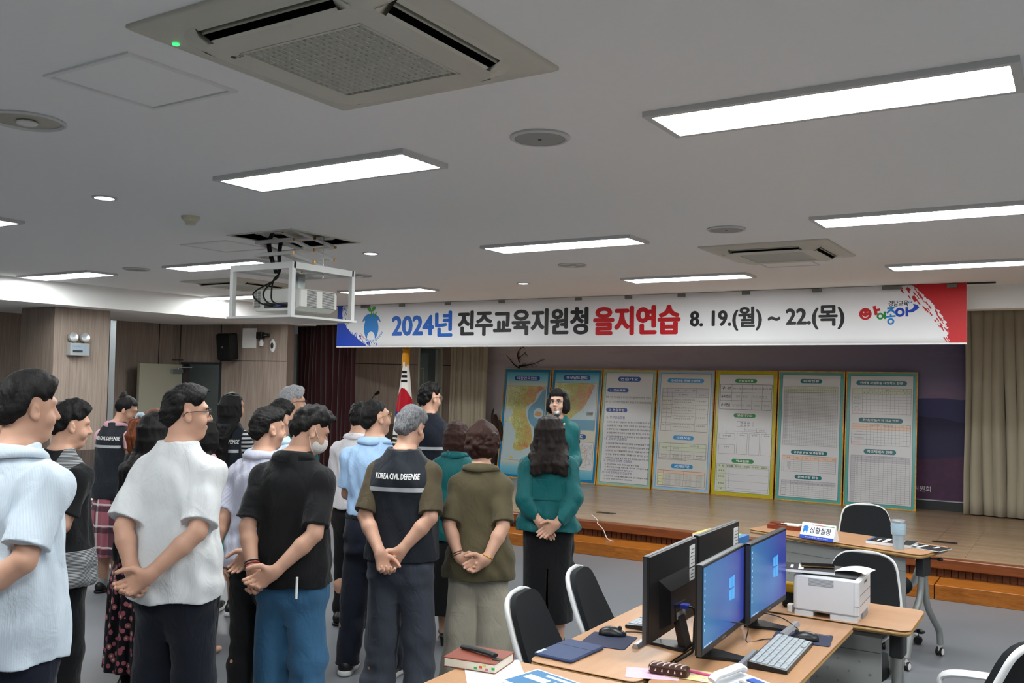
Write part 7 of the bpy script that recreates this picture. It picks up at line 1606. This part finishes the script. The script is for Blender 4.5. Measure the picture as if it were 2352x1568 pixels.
person('person in a pink shirt hidden behind the man in the white tee', 472, 962, 5.9, -20, top=dict(mat=C_PINK, sleeve=.7, hem=.8), bottom=dict(mat=C_BLACK), pose='front', fem=True, hair=('bob', H_BLACK), h=.009)
person('woman with long black hair in a charcoal vest over a striped jersey', 532, 901, 6.95, -22, top=dict(mat=C_SAILOR, name='striped_jersey', sleeve=1.75, hem=.84, ease=0.012, sr=(0.057, 0.058)), bottom=dict(mat=C_BLACK, kind='skirt', hem=.36, flare=.03), vest=dict(hem=.80, tw=.25), hair=('long', H_BLACK), pose='front', fem=True, hyaw=28, shoes=('sneaker', C_SHOE, C_SOLE), stance=.08, h=.0075)
person('man in a pale blue shirt almost hidden behind the striped shirt man', 640, 921, 5.7, -16, top=dict(mat=C_BLUE2, sleeve=.8, hem=.82, ease=0.017), bottom=dict(mat=C_BLACK), collar=dict(mat=C_BLUE2), hair=('short', H_BLACK, 1.6), pose='front', hyaw=20, h=.008)
def teal_paper(g):
    pass
person('man in a grey lilac striped shirt holding a teal paper behind his back', 612, 937, 4.85, -14, top=dict(mat=C_STRIPE2, sleeve=.84, hem=.84, ease=0.018, sr=(0.061, 0.069), amp=.006), bottom=dict(mat=C_BLACK, r=(.104, .082, .07)), collar=dict(mat=C_STRIPE2), hair=('fade', H_BLACK, 1.5), pose='behind_low', hyaw=32, wide=.95, h=.0055, posemod=dict(L=((-.285, -.085, 1.10), (-.215, -.13, .90), (.45, -.05, -.9)), cL=.25))
person('grey haired man with glasses in a teal jacket before the wood panel', 668, 888, 6.8, -18, top=dict(mat=C_TEAL, name='jacket', sleeve=1.85, hem=.82, ease=0.021), bottom=dict(mat=C_BLACK), collar=dict(mat=C_TEAL), hair=('short', H_SILVER, 1.3), pose='front', hyaw=52, glasses=M_BLACK, h=.007)
person('young man in a black polo, blue jeans and a white face mask', 684, 924, 4.37, -18, top=dict(mat=C_BLACK, name='polo_shirt', sleeve=.86, hem=.835, ease=0.018, sr=(0.062, 0.070), amp=.004), bottom=dict(mat=C_JEANS, name='jeans', r=(.108, .088, .078), amp=.006, waist=.98), collar=dict(mat=C_BLACK, fold=True, r=(.066, .074)), hair=('fade', H_BLACK, 1.9), pose='behind', hyaw=50, hpitch=-24, mask=True, h=.005, face=True, extra=many(white_pen, bracelet('L', C_NAVY, n=2), bracelet('L', pm('red_cord', '8c2a2a', .7), r=.033)), posemod=dict(R=((.262, -.125, 1.10), (.025, -.225, .925), (-.86, -.12, -.5)), L=((-.262, -.115, 1.11), (-.105, -.195, .935), (.25, -.05, -.95)), cR=(.35, .6, .75, .85)))
person('man in a white shirt and dark trousers mostly hidden behind the light blue shirt', 826, 925, 6.7, -14, top=dict(mat=C_SHIRTW, sleeve=1.5, hem=.90, ease=0.018, ), bottom=dict(mat=C_BLACK), collar=dict(mat=C_SHIRTW), hair=('short', H_BLACK), pose='phone', shoes=('shoe', C_SHOE), h=.0075, posemod=dict(R=((.25, .02, 1.10), (.12, .22, 1.05), (-.3, .6, .2)), L=((-.29, .0, 1.11), (-.24, .2, 1.03), (.4, .6, .1))))
person('man in a light blue shirt and navy trousers with white soled sneakers', 866, 917, 5.6, -20, top=dict(mat=C_BLUE, sleeve=.82, hem=.985, tuck=True, ease=0.016, blouse=.018, sr=(0.061, 0.068), amp=.005), bottom=dict(mat=C_NAVY, waist=1.0, r=(.102, .082, .074)), collar=dict(mat=C_BLUE), hair=('thin', H_BLACK), pose='front', hyaw=40, hpitch=10, glasses=pm('gold_wire', 'b79a55', .3, .9), shoes=('sneaker', C_SHOE, C_SOLE), stance=.14, h=.006, face=True)
person('grey haired man in a charcoal civil defence vest over an olive polo', 934, 930, 4.85, -22, top=dict(mat=C_POLO, name='polo_shirt', sleeve=.92, hem=.93, ease=0.002, sr=(0.062, 0.067), amp=.003), bottom=dict(mat=C_GREY, waist=.98, r=(.112, .092, .084), amp=.007), vest=dict(hem=.875, tw=.225), collar=dict(mat=C_POLO, fold=False, r=(.064, .072)), hair=('short', H_GREY, 1.2), pose='behind_low', hyaw=16, hpitch=-14, belly=.03, wide=.95, h=.005, stance=.12)
person('man with glasses in a navy vest and dark shirt standing by the flag', 983, 880, 7.4, -22, top=dict(mat=C_VEST, sleeve=.8, hem=.86, ease=0.018), bottom=dict(mat=C_NAVY), vest=dict(mat=C_NAVY2, words=False, tape_z=1.19), hair=('fade', H_BLACK, 1.3), pose='front', hyaw=38, glasses=M_CHROME, h=.007)
person('woman with short brown hair in a teal jacket and black lace hem skirt', 1050, 966, 6.25, -26, top=dict(mat=C_TEAL, name='jacket', sleeve=1.85, hem=.80, ease=0.021), bottom=dict(mat=C_BLACK, kind='skirt', hem=.24, flare=.02), collar=dict(mat=C_TEAL), hair=('bob', H_BROWN), pose='front', fem=True, hyaw=5, shoes=('heel', C_SHOE), stance=.06, h=.007)
person('woman with curly brown hair in an olive blazer and beige wide trousers', 1110, 973, 5, -22, top=dict(mat=C_OLIVE, name='blazer', sleeve=.90, hem=.80, ease=0.021, sr=(0.060, 0.065), flare=.02, amp=.003), bottom=dict(mat=C_CREAM, waist=.98, r=(.112, .118, .125), amp=.009), collar=dict(mat=C_OLIVE, r=(.064, .078)), hair=('curl', H_BROWN), pose='behind_laced', fem=True, hyaw=8, hpitch=-4, shoes=('shoe', C_SHOE), h=.005, wide=.95, extra=many(bracelet('R', pm('gold_bracelet', 'c9973f', .3, .9)), bracelet('L', pm('watch_strap', '4a3c34', .5), 'watch', r=.030, n=2)))
def yoke(g):
    o = g['top']; q = Flat(); n = 24
    for j in range(6): q.strip([(-.115 + .23 * i / n, 1.105 + j * .024) for i in range(n + 1)], [(-.115 + .23 * i / n, 1.105 + (j + 1) * .024) for i in range(n + 1)])
    f = drape(g, o, 'back_yoke', C_TEAL, q, .007); md = f.modifiers.new('s', 'SOLIDIFY'); md.thickness = .004
    b = MB(); k = g['k']; c = g['hp'](.078, .02, .045); b.tube([tuple(V3(*c) * k), tuple((V3(*c) + V3(.006, -.03, -.012)) * k)], .006, 8); b.build('hair_pin', M_CHROME, g['root'])
def mic_gear(g):
    A = g['J']['R'][2]; k = g['k']; h_ = MB(); p = V3(*A) + V3(-.03, .055, .075); d = unit(V3(-.05, -.30, .95)); q0 = p - d * .09; q1 = p + d * .075
    m = thing('microphone', 'silver headed black microphone held by the woman speaking to the hall', 'microphone', g['root'].location, g['root'].rotation_euler.z)
    b = MB(); b.tube([tuple(q0 * k), tuple(p * k), tuple(q1 * k)], [.011, .0135, .017], 12); b.build('handle', M_BLACK, m, smooth=True); b = MB(); b.ball(tuple((q1 + d * .018) * k), .024, 16, 12); b.build('grille_head', pm('silver_mic_mesh', 'a9abad', .35, .8, scale=700, bump=.4), m, smooth=True)
    b = MB(); b.cyl(tuple((q1 - d * .002) * k), tuple((q1 + d * .006) * k), .0235); b.build('band', M_DGREY, m)
def badge_patch(g):
    o = g['top']; k = g['k']; bv = BVHTree.FromPolygons([v.co for v in o.data.vertices], [tuple(p.vertices) for p in o.data.polygons])
    for sx, m, z in ((-1, C_NAVY2, 1.225), (1, M_WHITE, 1.20)):
        b = MB(); P = []
        for y, zz in ((-.04, z), (.02, z), (.02, z + .03), (-.04, z + .03)):
            h_ = bv.ray_cast(Vector((sx * .6, y * k, zz * k)), Vector((-sx, 0, 0))); P.append((h_[0] if h_[0] else Vector((sx * .18, y * k, zz * k))) + Vector((sx * .004, 0, 0)))
        b.add(P, [(0, 1, 2, 3)]); q = b.build('sleeve_badge', m, o); md = q.modifiers.new('s', 'SOLIDIFY'); md.thickness = .003; md.offset = 0
person('woman with wavy black hair in a teal jacket, black skirt and heels', 1264, 953, 6.1, -30, top=dict(mat=C_TEAL, name='jacket', sleeve=1.93, hem=.88, ease=0.025, sr=(0.061, 0.060), amp=.006), bottom=dict(mat=C_BLACK, kind='skirt', hem=.23, flare=.0, slit=True, waist=1.0), collar=dict(mat=C_TEAL, fold=False), hair=('wavy', H_DBROWN), pose='behind_flat', fem=True, wide=1.10, hyaw=6, shoes=('heel', C_SHOE), stance=.09, h=.0055, extra=yoke)
person('woman in a teal jacket and glasses facing the group and speaking into a microphone', 1283, 893, 8.15, 148, top=dict(mat=C_TEAL, name='jacket', sleeve=1.9, hem=.82, ease=0.024, sr=(0.060, 0.060), nz=1.40, neck=.075), bottom=dict(mat=C_BLACK), collar=dict(mat=C_TEAL, fold=False, r=(.07, .085)), hair=('wave_short', H_BLACK), pose='mic', fem=True, hyaw=18, hpitch=2, glasses=M_DGREY, skin=M_SKIN2, h=.0045, face='lips', wide=.95, shoes=('heel', C_SHOE), extra=many(mic_gear, badge_patch))
# things in hands
p = atd(527, 1262, 4.75)
t = thing('paper_sheet', 'teal paper held behind the back of the man in the striped shirt', 'paper', p, math.radians(35)); b = MB(); b.box(-.045, .045, -.0015, .0015, -.08, .08, Matrix.Rotation(math.radians(20), 4, 'Y')); b.build('sheet', pm('teal_paper', '3aa8a8', .7), t)
